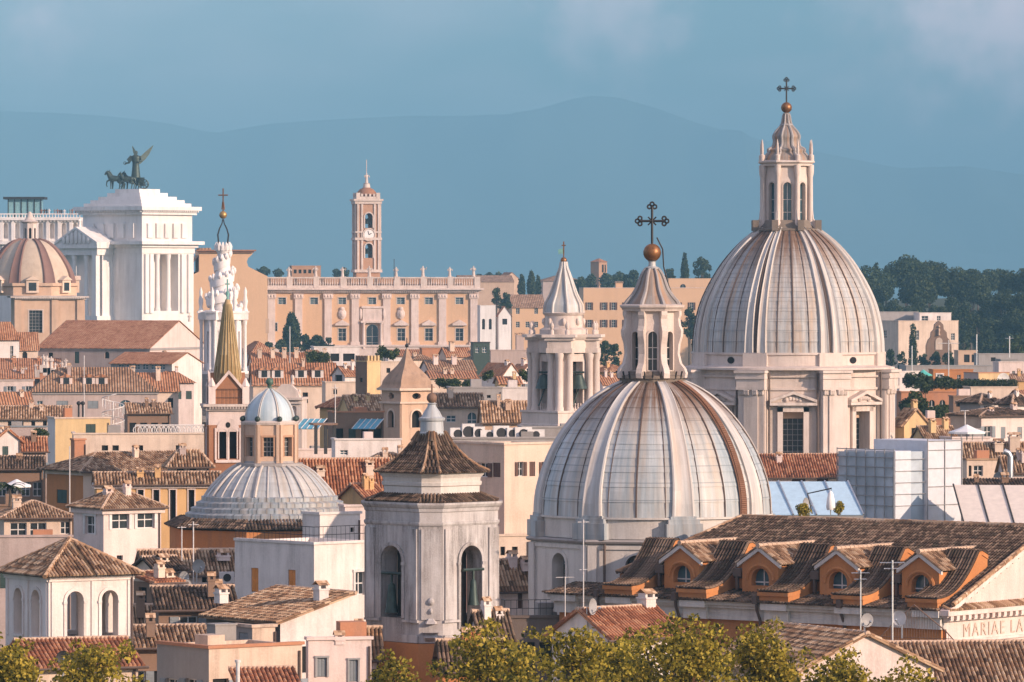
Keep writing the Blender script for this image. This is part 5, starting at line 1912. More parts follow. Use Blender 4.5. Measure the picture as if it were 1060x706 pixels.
# ================================================================== white marble monument with the chariot
def monument():
    D, th = 1600.0, R(50)
    s = D / F
    T = thing('monument', 'huge white marble monument with stepped roof, columns and pedimented side portico', 'monument', (X(147, D), D, 0), th)
    w, d = 50 * s / math.cos(th), 67 * s / math.sin(th)
    z = lambda r: Z(r, D)
    m = MB()
    kR, kL = 1 / math.cos(th), 1 / math.sin(th)
    opR = (10.5 * s * kR, 35 * s * kR, z(322), z(263), 'r')
    m.wall((0, 0), (1, 0), w, 0, z(262), [opR], 7.0)
    m.wall((0, d), (0, -1), d, 0, z(262), [], 1)
    m.face([(w, 0, 0), (w, d, 0), (w, d, z(262)), (w, 0, z(262))])
    m.plate((0, 0), (1, 0), outline(opR[0], opR[1], opR[2], opR[3], 'r'), -6.9)
    m.build('wall', T, 'marble')
    cl = MB()
    for px in (164, 174.5):
        a = (px - 147) * s * kR
        cl.lathe([(3.4 * s, z(322)), (3.4 * s, z(319.5)), (2.7 * s, z(318)), (2.35 * s, z(269)), (3.1 * s, z(265)), (3.2 * s, z(263))], 14, cx=a, cy=1.0); cl.cut()
    for px in (150.5, 155, 185.5, 192):
        a = (px - 147) * s * kR
        cl.obox((0, 0), (1, 0), a - 2.6 * s, a + 2.6 * s, .003, .7, z(324), z(263)); cl.cut()
    cl.each('column', T, 'marble', 40)
    def lev(z0, z1, e, mb): mb.box(-e, -e, z0, w + e, d + e, z1)
    e = MB()
    lev(z(262), z(256), .25, e); lev(z(256), z(253), 1.0, e); lev(z(253), z(249.5), 2.3, e)
    e.build('entablature', T, 'marble')
    a = MB(); lev(z(249.5), z(222), -.3, a)
    for i in range(5):
        x = w * (.16 + .165 * i)
        a.obox((0, 0), (1, 0), x - w * .055, x + w * .055, .303 - .6, .35, z(246), z(231))
        a.obox((0, d), (0, -1), d * (.16 + .165 * i) - d * .05, d * (.16 + .165 * i) + d * .05, -.297, .3, z(246), z(231))
    a.build('attic', T, 'marble')
    c = MB(); lev(z(222), z(219.5), .7, c); lev(z(217.5), z(213.5), 1.7, c)
    nd = 26
    for i in range(nd):
        x = -1 + (w + 2) * (i + .25) / nd
        c.obox((0, 0), (1, 0), x, x + w * .5 / nd, .7, 1.4, z(219.4), z(217.55))
        y = -1 + (d + 2) * (i + .25) / nd
        c.obox((0, d), (0, -1), y, y + d * .5 / nd, .7, 1.4, z(219.4), z(217.55))
    lev(z(219.4), z(217.55), .3, c)
    c.build('cornice', T, 'marble')
    st = MB()
    for i, (r0, r1, f) in enumerate(((213.5, 210, .02), (210, 206.5, .08), (206.5, 203, .15), (203, 199, .23), (199, 195, .30))):
        st.box(w * f, d * f, z(r0), w * (1 - f), d * (1 - f), z(r1))
    st.build('stepped_roof', T, 'marble')
    # side portico on the left face
    P = MB()
    y0, y1, pr = d - (128 - 70 + 10) * s * kL * 1.0, d + 0 * s, 7.0
    ya, yb = (147 - 116) * s * kL, (147 - 73) * s * kL
    # runs from ya to yb along y, projecting to -x
    def pb(x0, yy0, zz0, x1, yy1, zz1): P.box(x0, yy0, zz0, x1, yy1, zz1)
    pb(-pr, ya, 0, -.003, yb, z(327)); pb(-pr, ya, z(264), -.003, yb, z(257)); pb(-pr - .8, ya - .8, z(257), -.003, yb + .8, z(253))
    pb(-pr + 2.6, ya + .4, z(327), -.003, yb - .4, z(264))
    zt, zp = z(253), z(237)
    yc = (ya + yb) / 2
    P.face([(-pr - .5, yb + .8, zt), (-pr - .5, ya - .8, zt), (-pr - .5, yc, zp)])
    for sg, yy in ((1, yb + .8), (-1, ya - .8)):
        q = [(-pr - .9, yy, zt), (-pr - .9, yc, zp), (0, yc, zp), (0, yy, zt)]
        P.face(q); P.face([(a_, b_, c_ + .7) for a_, b_, c_ in q])
        P.face([q[0], q[1], (q[1][0], q[1][1], q[1][2] + .7), (q[0][0], q[0][1], q[0][2] + .7)])
        if sg == -1: P.face([q[0], q[3], (q[3][0], q[3][1], q[3][2] + .7), (q[0][0], q[0][1], q[0][2] + .7)])
    for i in range(7):
        t = (i - 3) / 3.6
        P.ell((-pr - .7, yc + t * (yb - ya) * .38, zt + (zp - zt) * (.34 + .25 * (1 - abs(t)) - .12)), .5, .75, .9 + 1.4 * (1 - abs(t)), 7)
    P.build('portico', T, 'marble')
    pc = MB()
    for px in (76, 88.5, 102, 112.5):
        y = (147 - px) * s * kL
        if px < 110:
            pc.lathe([(3.2 * s, z(327)), (3.2 * s, z(324)), (2.6 * s, z(322)), (2.2 * s, z(271)), (3 * s, z(267)), (3 * s, z(264))], 14, cx=-pr + .9, cy=y); pc.cut()
        else:
            pc.box(-pr, y - 3 * s, z(327), -pr + 1.6, y + 3 * s, z(264)); pc.cut()
    pc.each('portico_column', T, 'marble', 40)
    s_ = MB()
    figure(s_, -pr + 1, yc, zp + .6, 2.8); s_.build('roof_statue', T, 'marble', 50)
    # long colonnade wing behind
    Dw = 1655.0
    zw = lambda r: Z(r, Dw)
    G = thing('monument_wing', 'shaded white marble wing with balustraded terrace beside the stepped monument', 'building', (X(-60, Dw), Dw, 0), 0)
    wl = S(144, Dw)
    b = MB()
    ops = [(wl * (i + .3) / 12, wl * (i + .7) / 12, zw(247), zw(231), 'a') for i in range(12)]
    b.wall((0, 0), (1, 0), wl, 0, zw(225), ops, 1.5)
    b.box(0, 1.5, 0, wl, 20, zw(225))
    b.obox((0, 0), (1, 0), 0, wl, .003, 1.4, zw(253), zw(249.5)); b.obox((0, 0), (1, 0), 0, wl, .003, 1.2, zw(228), zw(225.5))
    for i in range(13): b.obox((0, 0), (1, 0), wl * i / 12 - .5 + .5, wl * i / 12 + 1.0, .003, .6, zw(249), zw(228))
    for i in range(40): b.obox((0, 0), (1, 0), wl * (i + .2) / 40, wl * (i + .6) / 40, .003, .9, zw(229.5), zw(228.1))
    for i in range(12):
        for j in range(2):
            a_ = wl * (i + .2 + .45 * j) / 12
            b.obox((0, 0), (1, 0), a_, a_ + .6, .003, .5, zw(285), zw(254))
    b.build('wall', G, 'marble')
    bl = MB()
    balusters(bl, (0, .3, 0), (wl, .3, 0), zw(225), zw(222), .9, .22)
    bl.box(0, 0, zw(222), wl, .7, zw(221))
    bl.build('balustrade', G, 'marble')
    # glass lift box on the terrace
    x0, x1 = X(7, Dw) , X(41, Dw)
    E = thing('glass_lift', 'teal glass lift cabin with flat roof on the monument terrace', 'lift', (x0, Dw + 5, zw(225)), 0)
    hh = zw(206) - zw(225)
    e = MB(); e.box(0, 0, 0, x1 - x0, 8, hh); e.build('cabin', E, 'glasspane')
    r_ = MB(); r_.box(-1.4, -1.4, hh, x1 - x0 + 1.2, 9, hh + .7); r_.build('roof', E, 'iron')
    f = MB()
    for i in range(6): f.box((x1 - x0) * i / 5 - .15, -.2, 0, (x1 - x0) * i / 5 + .15, -.003, hh); f.cut()
    f.each('post', E, 'iron')
    # visitors along the terrace
    cols = ['clothes', 'shutter_brown', 'iron', 'frame_white', 'awning_blue', 'shutter_grey']
    g = random.Random(5)
    for i in range(14):
        px = 43 + i * 2.7 + g.uniform(-.7, .7)
        pm = MB(); figure(pm, 0, 0, 0, 1.75 + g.uniform(-.15, .1), 0, g.choice((-1, 1)))
        o = pm.build('person', None, cols[i % 6], 50)
        o.location = (X(px, Dw + 1.5), Dw + 1.2, zw(225) + .01)
        o.location.z = zw(222.2)
        tag(o, 'tiny visitor standing at the marble terrace balustrade beside the glass lift', 'person', 'visitors on the terrace')

def horse(mb, x, y, z, L, lift=0):
    """walking horse facing -x, one body; L is its height"""
    h = L
    def e(px, py, pz, rx, ry, rz): mb.ell((x + px * h, y + py * h, z + pz * h), rx * h, ry * h, rz * h, 10)
    mb.loft([[(x + cx_ * h, y + math.cos(t) * ry * h, z + (cz + math.sin(t) * rz) * h) for t in [2 * math.pi * k / 10 for k in range(10)]]
             for cx_, cz, ry, rz in ((-.36, .60, .05, .07), (-.32, .60, .12, .16), (-.2, .59, .14, .18), (0, .57, .13, .16), (.2, .59, .145, .17), (.33, .62, .12, .14), (.40, .62, .04, .06))])
    mb.tube([(x - .27 * h, y, z + .62 * h), (x - .38 * h, y, z + .80 * h), (x - .44 * h, y, z + .96 * h)], [.14 * h, .10 * h, .075 * h], 8)
    mb.tube([(x - .42 * h, y, z + .98 * h), (x - .52 * h, y, z + .90 * h), (x - .60 * h, y, z + .80 * h)], [.075 * h, .065 * h, .04 * h], 8)
    for sy in (-1, 1): mb.tube([(x - .42 * h, y + sy * .04 * h, z + 1.0 * h), (x - .42 * h, y + sy * .045 * h, z + 1.08 * h)], [.025 * h, .006 * h], 5)
    for sy, f in ((-1, lift), (1, 0)):
        if f: mb.tube([(x - .27 * h, y + sy * .08 * h, z + .52 * h), (x - .46 * h, y + sy * .08 * h, z + .42 * h), (x - .50 * h, y + sy * .08 * h, z + .2 * h), (x - .44 * h, y + sy * .08 * h, z + .12 * h)], [.075 * h, .045 * h, .03 * h, .035 * h], 7)
        else: mb.tube([(x - .25 * h, y + sy * .08 * h, z + .54 * h), (x - .25 * h, y + sy * .08 * h, z + .28 * h), (x - .26 * h, y + sy * .08 * h, z + .05 * h), (x - .28 * h, y + sy * .08 * h, z)], [.075 * h, .042 * h, .03 * h, .045 * h], 7)
        o = .07 * (1 if sy > 0 else -1) * h
        mb.tube([(x + .27 * h, y + sy * .09 * h, z + .58 * h), (x + .24 * h + o, y + sy * .09 * h, z + .38 * h), (x + .36 * h + o, y + sy * .09 * h, z + .27 * h), (x + .32 * h + o, y + sy * .09 * h, z + .05 * h), (x + .30 * h + o, y + sy * .09 * h, z)], [.11 * h, .065 * h, .042 * h, .03 * h, .045 * h], 7)
    mb.tube([(x + .39 * h, y, z + .68 * h), (x + .47 * h, y, z + .58 * h), (x + .48 * h, y, z + .36 * h)], [.05 * h, .055 * h, .015 * h], 6)

def chariot_statue():
    D = 1618.0
    s = D / F
    z0 = Z(194.5, D) - .3
    T = thing('chariot_statue', 'dark bronze chariot statue with horses and winged figure on the monument', 'statue', (X(133, D), D, z0), 0)
    for i, (px, yy, L) in enumerate(((120, -2.5, 5.1), (121.5, -.3, 5.2), (133, -3.2, 4.7), (136, 1.5, 5.0))):
        m = MB(); horse(m, (px - 133) * s, yy, 0, L, 1 if i in (0, 2) else 0)
        m.build('horse', T, 'bronze', 50)
    c = MB()
    pts = [(147.5, 3.0), (144.5, 2.4), (142, 5.2), (141.5, 5.3), (144, 1.6), (147.5, 1.4)]
    cx = (147 - 133) * s
    c.lathe([(1.3, 1.0), (1.5, 1.2), (1.55, 3.0), (1.7, 3.3), (1.45, 3.3), (1.4, 1.2)], 16, 0, 150, 390, cx=cx, cy=-1.4)
    c.box(cx - 1.3, -2.7, .9, cx + 1.3, -.1, 1.15)
    c.tube([(cx - 1.2, -1.4, 1.2), (cx - 4.5, -1.4, 1.9)], .14, 6)
    c.build('chariot', T, 'bronze', 40)
    for yy in (-3.1, .3):
        w = MB()
        q = [2 * math.pi * k / 20 for k in range(21)]
        w.tube([(cx + .6 + 1.35 * math.cos(t), yy, 1.4 + 1.35 * math.sin(t)) for t in q], .14, 6, cap=False)
        for k in range(8): w.tube([(cx + .6, yy, 1.4), (cx + .6 + 1.3 * math.cos(k * math.pi / 4), yy, 1.4 + 1.3 * math.sin(k * math.pi / 4))], .08, 5)
        w.ell((cx + .6, yy, 1.4), .3, .25, .3, 8)
        w.build('wheel', T, 'bronze', 40)
    f = MB(); fx = (141 - 133) * s
    figure(f, fx, -1.4, 3.2, 8.0, 0, -1)
    f.tube([(fx - .9, -1.4, 9.3), (fx - 2.0, -1.9, 7.6), (fx - 3.1, -2.2, 7.4)], [.4, .32, .2], 6)
    f.tube([(fx - 3.1 + .4 * math.cos(t), -2.2, 7.5 + .4 * math.sin(t)) for t in q], .1, 5)
    fo = f.build('winged_figure', T, 'bronze', 50)
    for sy, pts in ((1, [(.3, 8.6), (1.4, 9.6), (2.8, 11.0), (4.6, 12.6), (5.0, 12.9), (4.6, 11.9), (3.6, 9.9), (2.6, 8.6), (1.2, 7.3), (.5, 7.2)]), (-1, [(-.1, 9.0), (-.7, 10.6), (-1.0, 12.2), (-.9, 12.6), (-.3, 11.6), (.3, 10.6), (.5, 8.2)])):
        w = MB()
        A = [(fx + a, -1.4 + sy * (.5 + abs(a) * .5) , b) for a, b in pts]
        B = [(p[0], p[1] + .28, p[2]) for p in A]
        w.face(A); w.face(list(reversed(B)))
        for i in range(len(A)): w.face([A[i], A[(i + 1) % len(A)], B[(i + 1) % len(A)], B[i]])
        w.build('wing', fo, 'bronze')
monument()
chariot_statue()

# ================================================================== palace and clock tower
def palace():
    D = 1700.0
    s = D / F
    th = R(4)
    T = thing('palace', 'long orange palace with white giant pilasters and statue lined balustrade', 'palace', (X(272, D), D, 0), th)
    w = 222 * s / math.cos(th)
    dd = 26.0
    z = lambda r: Z(r, D)
    p0, u = (0, 0), (1, 0)
    def A(px): return (px - 272) * s / math.cos(th) * (1 + (px - 272) * s * math.tan(th) / D)
    ops = [(A(c - 4), A(c + 4), z(315), z(308), 'r') for c in (292, 325, 354, 385, 414.5, 443.5, 475)]
    ops += [(A(c - 4), A(c + 4), z(353), z(340), 'r') for c in (354, 415, 443.5, 475)]
    ops += [(A(379), A(391), z(361), z(336), 'a')]
    ops += [(A(283), A(287), z(343), z(334), 'r')]
    m = MB(); m.wall(p0, u, w, 0, z(301), ops, .7)
    m.wall((w, 0), (0, 1), dd, 0, z(301), [(4, 6.4, z(315), z(308), 'r'), (4, 6.4, z(353), z(340), 'r'), (15, 17.4, z(353), z(340), 'r'), (15, 17.4, z(315), z(308), 'r')], .6)
    m.face([(w, dd, 0), (0, dd, 0), (0, dd, z(301)), (w, dd, z(301))])
    m.face([(0, dd, 0), (0, 0, 0), (0, 0, z(301)), (0, dd, z(301))])
    m.build('wall', T, 'senator')
    for o in ops: window(T, p0, u, o, 'b' if o[3] - o[2] < 3 else 'g', .6, 'travertine')
    b = MB()
    b.obox(p0, u, 0, w, .003, 1.0, 0, z(359)); b.obox(p0, u, 0, w, .003, 1.4, z(359), z(357))
    b.build('basement', T, 'pink_white')
    pl = MB()
    for c in (281, 309, 339.5, 367.5, 400, 429, 457.5, 490):
        a0, a1 = A(c - 3.8), A(c + 3.8)
        pl.obox(p0, u, a0, a1, .003, .55, z(357), z(309)); pl.obox(p0, u, a0 - .35, a1 + .35, .003, .85, z(309), z(304))
        for q in (-1, 0, 1): pl.ell(((a0 + a1) / 2 + q * .9, -.85, z(306.5)), .35, .25, .5, 6)
        pl.obox(p0, u, a0 - .3, a1 + .3, .003, .8, z(356.9), z(354)); pl.cut()
    pl.each('pilaster', T, 'pink_white')
    pd = MB()
    for c in (354, 415, 443.5, 475):
        a = A(c)
        pd.obox(p0, u, a - 2.2, a + 2.2, .003, 1.0, z(337), z(335.4))
        n = [(-2.3, 335.4), (2.3, 335.4), (0, 331)]
        pd.face([(a + q, -1.0, z(r)) for q, r in n]); pd.face([(a - 2.3, -1.0, z(335.4)), (a, -1.0, z(331)), (a, 0, z(331)), (a - 2.3, 0, z(335.4))]); pd.face([(a, -1.0, z(331)), (a + 2.3, -1.0, z(335.4)), (a + 2.3, 0, z(335.4)), (a, 0, z(331))])
        pd.cut()
    for c in (354, 414.5):
        a = A(c)
        pd.ell((a, -.25, z(325)), 1.3, .45, 1.7, 10); pd.ell((a, -.5, z(325)), .75, .35, 1.1, 8); pd.ell((a, -.4, z(319.5)), .8, .4, .6, 8); pd.cut()
    a = A(385)
    pd.obox(p0, u, a - 3.0, a + 3.0, .003, .6, z(332), z(319)); pd.obox(p0, u, a - 3.6, a + 3.6, .003, 1.2, z(334.2), z(332)); pd.obox(p0, u, a - 3.3, a + 3.3, .003, .9, z(319), z(317))
    for q in (-1, 1):
        pd.lathe([(.55, z(361)), (.45, z(336)), (.7, z(334.2))], 10, cx=a + q * 2.7, cy=-.8); pd.ell((a + q * 3.6, -.4, z(325)), .5, .4, 1.9, 8)
    pd.cut()
    pd.each('window_pediment', T, 'pink_white', 40)
    c = MB()
    def band(e, r0, r1): c.box(-e, -e, z(r0), w + e, dd, z(r1))
    band(.4, 303.5, 301.4); band(1.2, 301.4, 300); band(2.0, 300, 298.3)
    for i in range(110): c.obox(p0, u, w * (i + .2) / 110, w * (i + .65) / 110, .41, 1.1, z(302.6), z(301.42))
    c.build('cornice', T, 'pink_white')
    bl = MB()
    bl.box(0, 0, z(298.3), w, .9, z(295.5)); bl.box(-.1, -.1, z(288.2), w, 1.0, z(286.8))
    balusters(bl, (0, .45, 0), (w, .45, 0), z(295.5), z(288.2), .72, .24)
    for i in range(9):
        a = w * i / 8
        bl.box(max(a - .9, -.15), -.15, z(298.2), a + .9, 1.1, z(286.3))
    bl.build('balustrade', T, 'travertine')
    rf = MB(); rf.box(1, 5, z(299), w - 1, dd - 1, z(287.5)); rf.build('attic', T, 'brickpale')
    for i in range(8):
        a = w * (i + .97) / 8
        m = MB(); figure(m, 0, 0, 0, 3.0 + .3 * (i % 2), 0, (1, -1, 2)[i % 3])
        o = m.build('statue', None, 'travertine', 50)
        q = Matrix.Rotation(th, 4, 'Z') @ Vector((a - (.9 if i == 7 else 0), .45, 0))
        o.location = (X(272, D) + q.x, D + q.y, z(286.3))
        tag(o, 'small white statue standing on the palace balustrade', 'statue', 'statues along the palace balustrade')
    # clock tower
    D2 = 1722.0
    s2 = D2 / F
    t2 = R(10)
    z2 = lambda r: Z(r, D2)
    C = thing('clock_tower', 'slim pink clock tower with open bell arches and spiked statue on top', 'tower', (X(369, D2), D2, 0), t2)
    ww = 24.5 * s2 / math.cos(t2)
    sides = [((0, 0), (1, 0)), ((0, ww), (0, -1)), ((ww, 0), (0, 1)), ((ww, ww), (-1, 0))]
    o2 = [(ww * .36, ww * .68, z2(267), z2(252), 'a'), (ww * .36, ww * .68, z2(236), z2(220.5), 'a')]
    for p, uu in sides:
        m = MB(); m.wall(p, uu, ww, 0, z2(206), o2, 1.0)
        m.build('wall', C, 'brickpale')
        tr = MB()
        for q in (.03, .20, .73, .90): tr.obox(p, uu, ww * q, ww * (q + .075), .003, .35, z2(279), z2(211))
        for r0, r1, e in ((282, 279, .6), (248.5, 246, .5), (241, 239.5, .4), (211, 208, .5), (208, 206, .9)):
            tr.obox(p, uu, -e if uu[0] else 0, ww + (e if uu[0] else 0), .003, e, z2(r0), z2(r1))
        for o in o2: window_frame_arch(tr, p, uu, o, .35, .3)
        tr.build('trim', C, 'travertine')
        bb = MB()
        cxx = p[0] + uu[0] * ww * .52 - uu[1] * 1.6; cyy = p[1] + uu[1] * ww * .52 + uu[0] * 1.6
        for o in o2:
            bb.lathe([(.85, o[2] + 1.3), (.7, o[2] + 1.8), (.45, o[2] + 2.8), (.05, o[2] + 3.2)], 10, cx=cxx, cy=cyy); bb.cut()
        bb.each('bell', C, 'bronze', 40)
    q = MB(); n_ = 24
    for f, zz in ((1.9, .40), (1.55, .46)):
        q.face([(ww * .52 + f * math.cos(2 * math.pi * k / n_), -zz, z2(243) + f * math.sin(2 * math.pi * k / n_)) for k in range(n_)], 0 if f > 1.7 else 1)
    q.lathe([(0.01, 0)], 3) if False else None
    q.tube([(ww * .52 + 1.9 * math.cos(t), -.4, z2(243) + 1.9 * math.sin(t)) for t in [2 * math.pi * k / 24 for k in range(25)]], .2, 5, cap=False)
    co = q.build('clock_face', C, ['travertine', 'canvas'])
    h_ = MB()
    h_.tube([(ww * .52, -.52, z2(243)), (ww * .52 + .8, -.52, z2(243) + .5)], .1, 5); h_.tube([(ww * .52, -.55, z2(243)), (ww * .52 - .3, -.55, z2(243) + 1.3)], .08, 5)
    h_.build('hands', co, 'iron')
    t = MB()
    t.box(.1, .1, z2(206), ww - .1, ww - .1, z2(203.5))
    for x in (0, 1):
        for y in (0, 1):
            cx_, cy_ = .6 + x * (ww - 1.2), .6 + y * (ww - 1.2)
            t.box(cx_ - .6, cy_ - .6, z2(205.9), cx_ + .6, cy_ + .6, z2(199.5))
    for i in range(4):
        t.box(ww * (.2 + .17 * i), -.02, z2(203.5), ww * (.28 + .17 * i), .5, z2(200.5))
    t.build('parapet', C, 'travertine')
    dm = MB(); dm.lathe([(ww * .42, z2(203.5)), (ww * .40, z2(199)), (ww * .3, z2(196)), (ww * .16, z2(194.2)), (.8, z2(193))], 14, cx=ww / 2, cy=ww / 2); dm.build('cap', C, 'brick', 40)
    f = MB(); f.lathe([(1.2, z2(194)), (1.0, z2(190)), (1.2, z2(189.6))], 10, cx=ww / 2, cy=ww / 2); figure(f, ww / 2, ww / 2, z2(189.6), 3.2, 0, 1); f.tube([(ww / 2, ww / 2, z2(182)), (ww / 2, ww / 2, z2(165))], .12, 5)
    f.build('statue', C, 'travertine', 50)
palace()

# ================================================================== orange brick church wall behind the spiral
def brick_church():
    D = 1660.0
    s = D / F
    T = thing('brick_church', 'plain orange brick church front with flat top and sloping shoulders', 'church', (X(195, D), D, 0), R(6))
    z = lambda r: Z(r, D)
    m = MB()
    out = [(-4, 0), (82, 0), (82, 286), (62, 276), (60.5, 271), (62, 267), (66.5, 263), (66.5, 260), (11, 260), (11, 281), (-4, 289)]
    pts = [(x * s, 0 if r == 0 else z(r)) for x, r in out]
    A = [(x, 0, zz) for x, zz in pts]; B = [(x, 24, zz) for x, zz in pts]
    m.face(A); m.face(list(reversed(B)))
    for i in range(len(A)): m.face([A[i], B[i], B[(i + 1) % len(A)], A[(i + 1) % len(A)]])
    m.build('front_wall', T, 'senator')
    c = MB()
    c.box(8 * s, -1.4, z(260), 70 * s, 6, z(258.5)); c.box(10 * s, -.8, z(261.5), 68 * s, 3, z(260.003)); c.build('cornice', T, 'brick')
    r = MB(); r.box(12 * s, 3, z(258.5), 24 * s, 22, z(256.5)); rface(r, [(-6 * s, -.4, z(287.6)), (-6 * s, 24, z(287.6)), (11 * s, 24, z(264)), (11 * s, -.4, z(264))], .8, 0, False)
    r.build('roof', T, 'far_old')
    w = MB()
    w.plate((0, 0), (1, 0), outline(83.5 * s - 1, 83.5 * s, z(345), z(330), 'r'), .02); w.build('panel', T, 'tan')
brick_church()

# ================================================================== spiral white lantern
def spiral_church():
    D = 900.0
    s = D / F
    c0 = 231
    T = thing('spiral_lantern', 'white corkscrew church lantern with stepped dome, scrolls and golden ball', 'church tower', (X(c0, D), D, 0))
    z = lambda r: Z(r, D)
    g = random.Random(2)
    sp = MB()
    # winding ramp
    turns, n = 3.4, 110
    prev = None
    for i in range(n + 1):
        t = i / n
        a = t * turns * 360 + 40
        r = (19.5 - 13 * t) * s; zz = z(322 - 61 * t)
        lo = []
        for rr, dz in ((r * .55, -1.3), (r * 1.0, -1.1), (r * 1.06, -.2), (r * 1.02, .45), (r * .8, .2), (r * .55, .6)):
            c = polar(rr, a); lo.append((c[0], c[1], zz + dz))
        if prev: sp.loft([prev, lo], 0, False)
        prev = lo
        if i % 3 == 0:
            c = polar(r * 1.02, a); sp.ell((c[0], c[1], zz + .55), .35, .35, .6, 6)
    sp.lathe([(14 * s, z(322)), (12 * s, z(305)), (8.5 * s, z(285)), (6 * s, z(265)), (6 * s, z(262))], 20)
    sp.build('spiral_ramp', T, 'marble', 40)
    cr_ = MB()
    cr_.lathe([(6 * s, z(263)), (6.8 * s, z(261)), (8 * s, z(259)), (7 * s, z(257)), (5 * s, z(256))], 14)
    for k in range(12):
        c = polar(7 * s, 30 * k)
        cr_.tube([(c[0], c[1], z(259)), (c[0] * 1.12, c[1] * 1.12, z(254.5)), (c[0] * 1.0, c[1] * 1.0, z(250.5))], [.35, .28, .05], 5)
    cr_.build('flame_crown', T, 'marble', 40)
    wi = MB()
    for k in range(4):
        a = 45 + 90 * k
        P = [(6.5, 252), (7.8, 243), (5.5, 237), (1.5, 231), (.5, 227)]
        wi.tube([(*polar(r * s, a), z(q)) for r, q in P], .09, 5)
    wi.build('iron_cage', T, 'iron')
    b = MB(); b.ball((0, 0, z(222.5)), 4.1 * s, 12); b.build('ball', T, 'gold', 50)
    c = MB(); c.tube([(0, 0, z(219)), (0, 0, z(195))], .12, 5); c.tube([(-5 * s, 0, z(202)), (5 * s, 0, z(202))], .11, 5)
    for q in (-1, 1): c.tube([(q * 1.5 * s, 0, z(217)), (q * .6 * s, 0, z(209))], .07, 4)
    c.build('cross', T, 'copper')
    # drum with paired columns
    for (p, u, w, a) in facets(6, 20 * s, 4):
        op = (w / 2 - 3.4 * s, w / 2 + 3.4 * s, z(376), z(343), 'r')
        m = MB(); m.wall(p, u, w, z(388), z(328), [op], .6); m.build('drum_wall', T, 'marble')
        window(T, p, u, op, 'g', .5, 'marble')
    co = MB()
    for k in range(6):
        a = 34 + 60 * k
        for d in (-2.8, 2.8):
            t = (math.cos(R(a)), math.sin(R(a))); cc = polar(22.6 * s, a)
            co.lathe([(2.4 * s, z(384)), (2.4 * s, z(381)), (1.8 * s, z(380)), (1.6 * s, z(337)), (2.4 * s, z(333)), (2.4 * s, z(331))], 10, cx=cc[0] + t[0] * d * s, cy=cc[1] + t[1] * d * s); co.cut()
        radial_box(co, a, 15 * s, 26 * s, 12 * s, z(331), z(324)); radial_box(co, a, 15 * s, 27 * s, 13 * s, z(324), z(322))
        cc = polar(23 * s, a)
        co.lathe([(2.8 * s, z(322)), (1.6 * s, z(318)), (2.6 * s, z(312)), (1.4 * s, z(306)), (1.8 * s, z(302)), (.3 * s, z(297))], 8, cx=cc[0], cy=cc[1]); co.cut()
    co.each('column', T, 'marble', 40)
    en = MB(); en.lathe([(21 * s, z(331)), (22 * s, z(327)), (24 * s, z(323)), (18 * s, z(321))], 24, 4); en.lathe([(27 * s, z(388)), (27 * s, z(384)), (20 * s, z(384))], 24); en.build('entablature', T, 'marble', 30)
    # stepped dome
    st = MB()
    N = 9
    for i in range(N):
        r0 = (62 - 3.9 * i) * s
        st.lathe([(r0, z(429 - 4.7 * i)), (r0, z(429 - 4.7 * (i + 1)) - .0), (r0 - 3.9 * s, z(429 - 4.7 * (i + 1)))], 36)
    st.build('stepped_dome', T, 'cement')
    fn = MB()
    for k in range(6):
        a = 34 + 60 * k
        P = [(20, 384), (26, 384), (31, 391), (38, 401), (47, 411), (56, 417), (64, 419), (64, 429), (20, 429)]
        scroll_fin(fn, a, [(r * s, z(q)) for r, q in P], 4.2 * s); fn.cut()
    fn.each('scroll_buttress', T, 'marble')
    pe = MB()
    for k in range(6):
        a = 34 + 60 * k
        c = polar(64 * s, a)
        pe.lathe([(6 * s, z(440)), (6 * s, z(414)), (7 * s, z(412.5)), (4.5 * s, z(411)), (5.5 * s, z(404)), (3 * s, z(398)), (3.4 * s, z(395)), (.4 * s, z(389))], 8, cx=c[0], cy=c[1]); pe.cut()
    pe.each('pedestal', T, 'marble', 40)
    bs = MB()
    bs.lathe([(72 * s, 0), (72 * s, z(437)), (76 * s, z(435)), (76 * s, z(432)), (60 * s, z(428))], 36)
    bs.build('drum', T, 'cement', 30)
spiral_church()

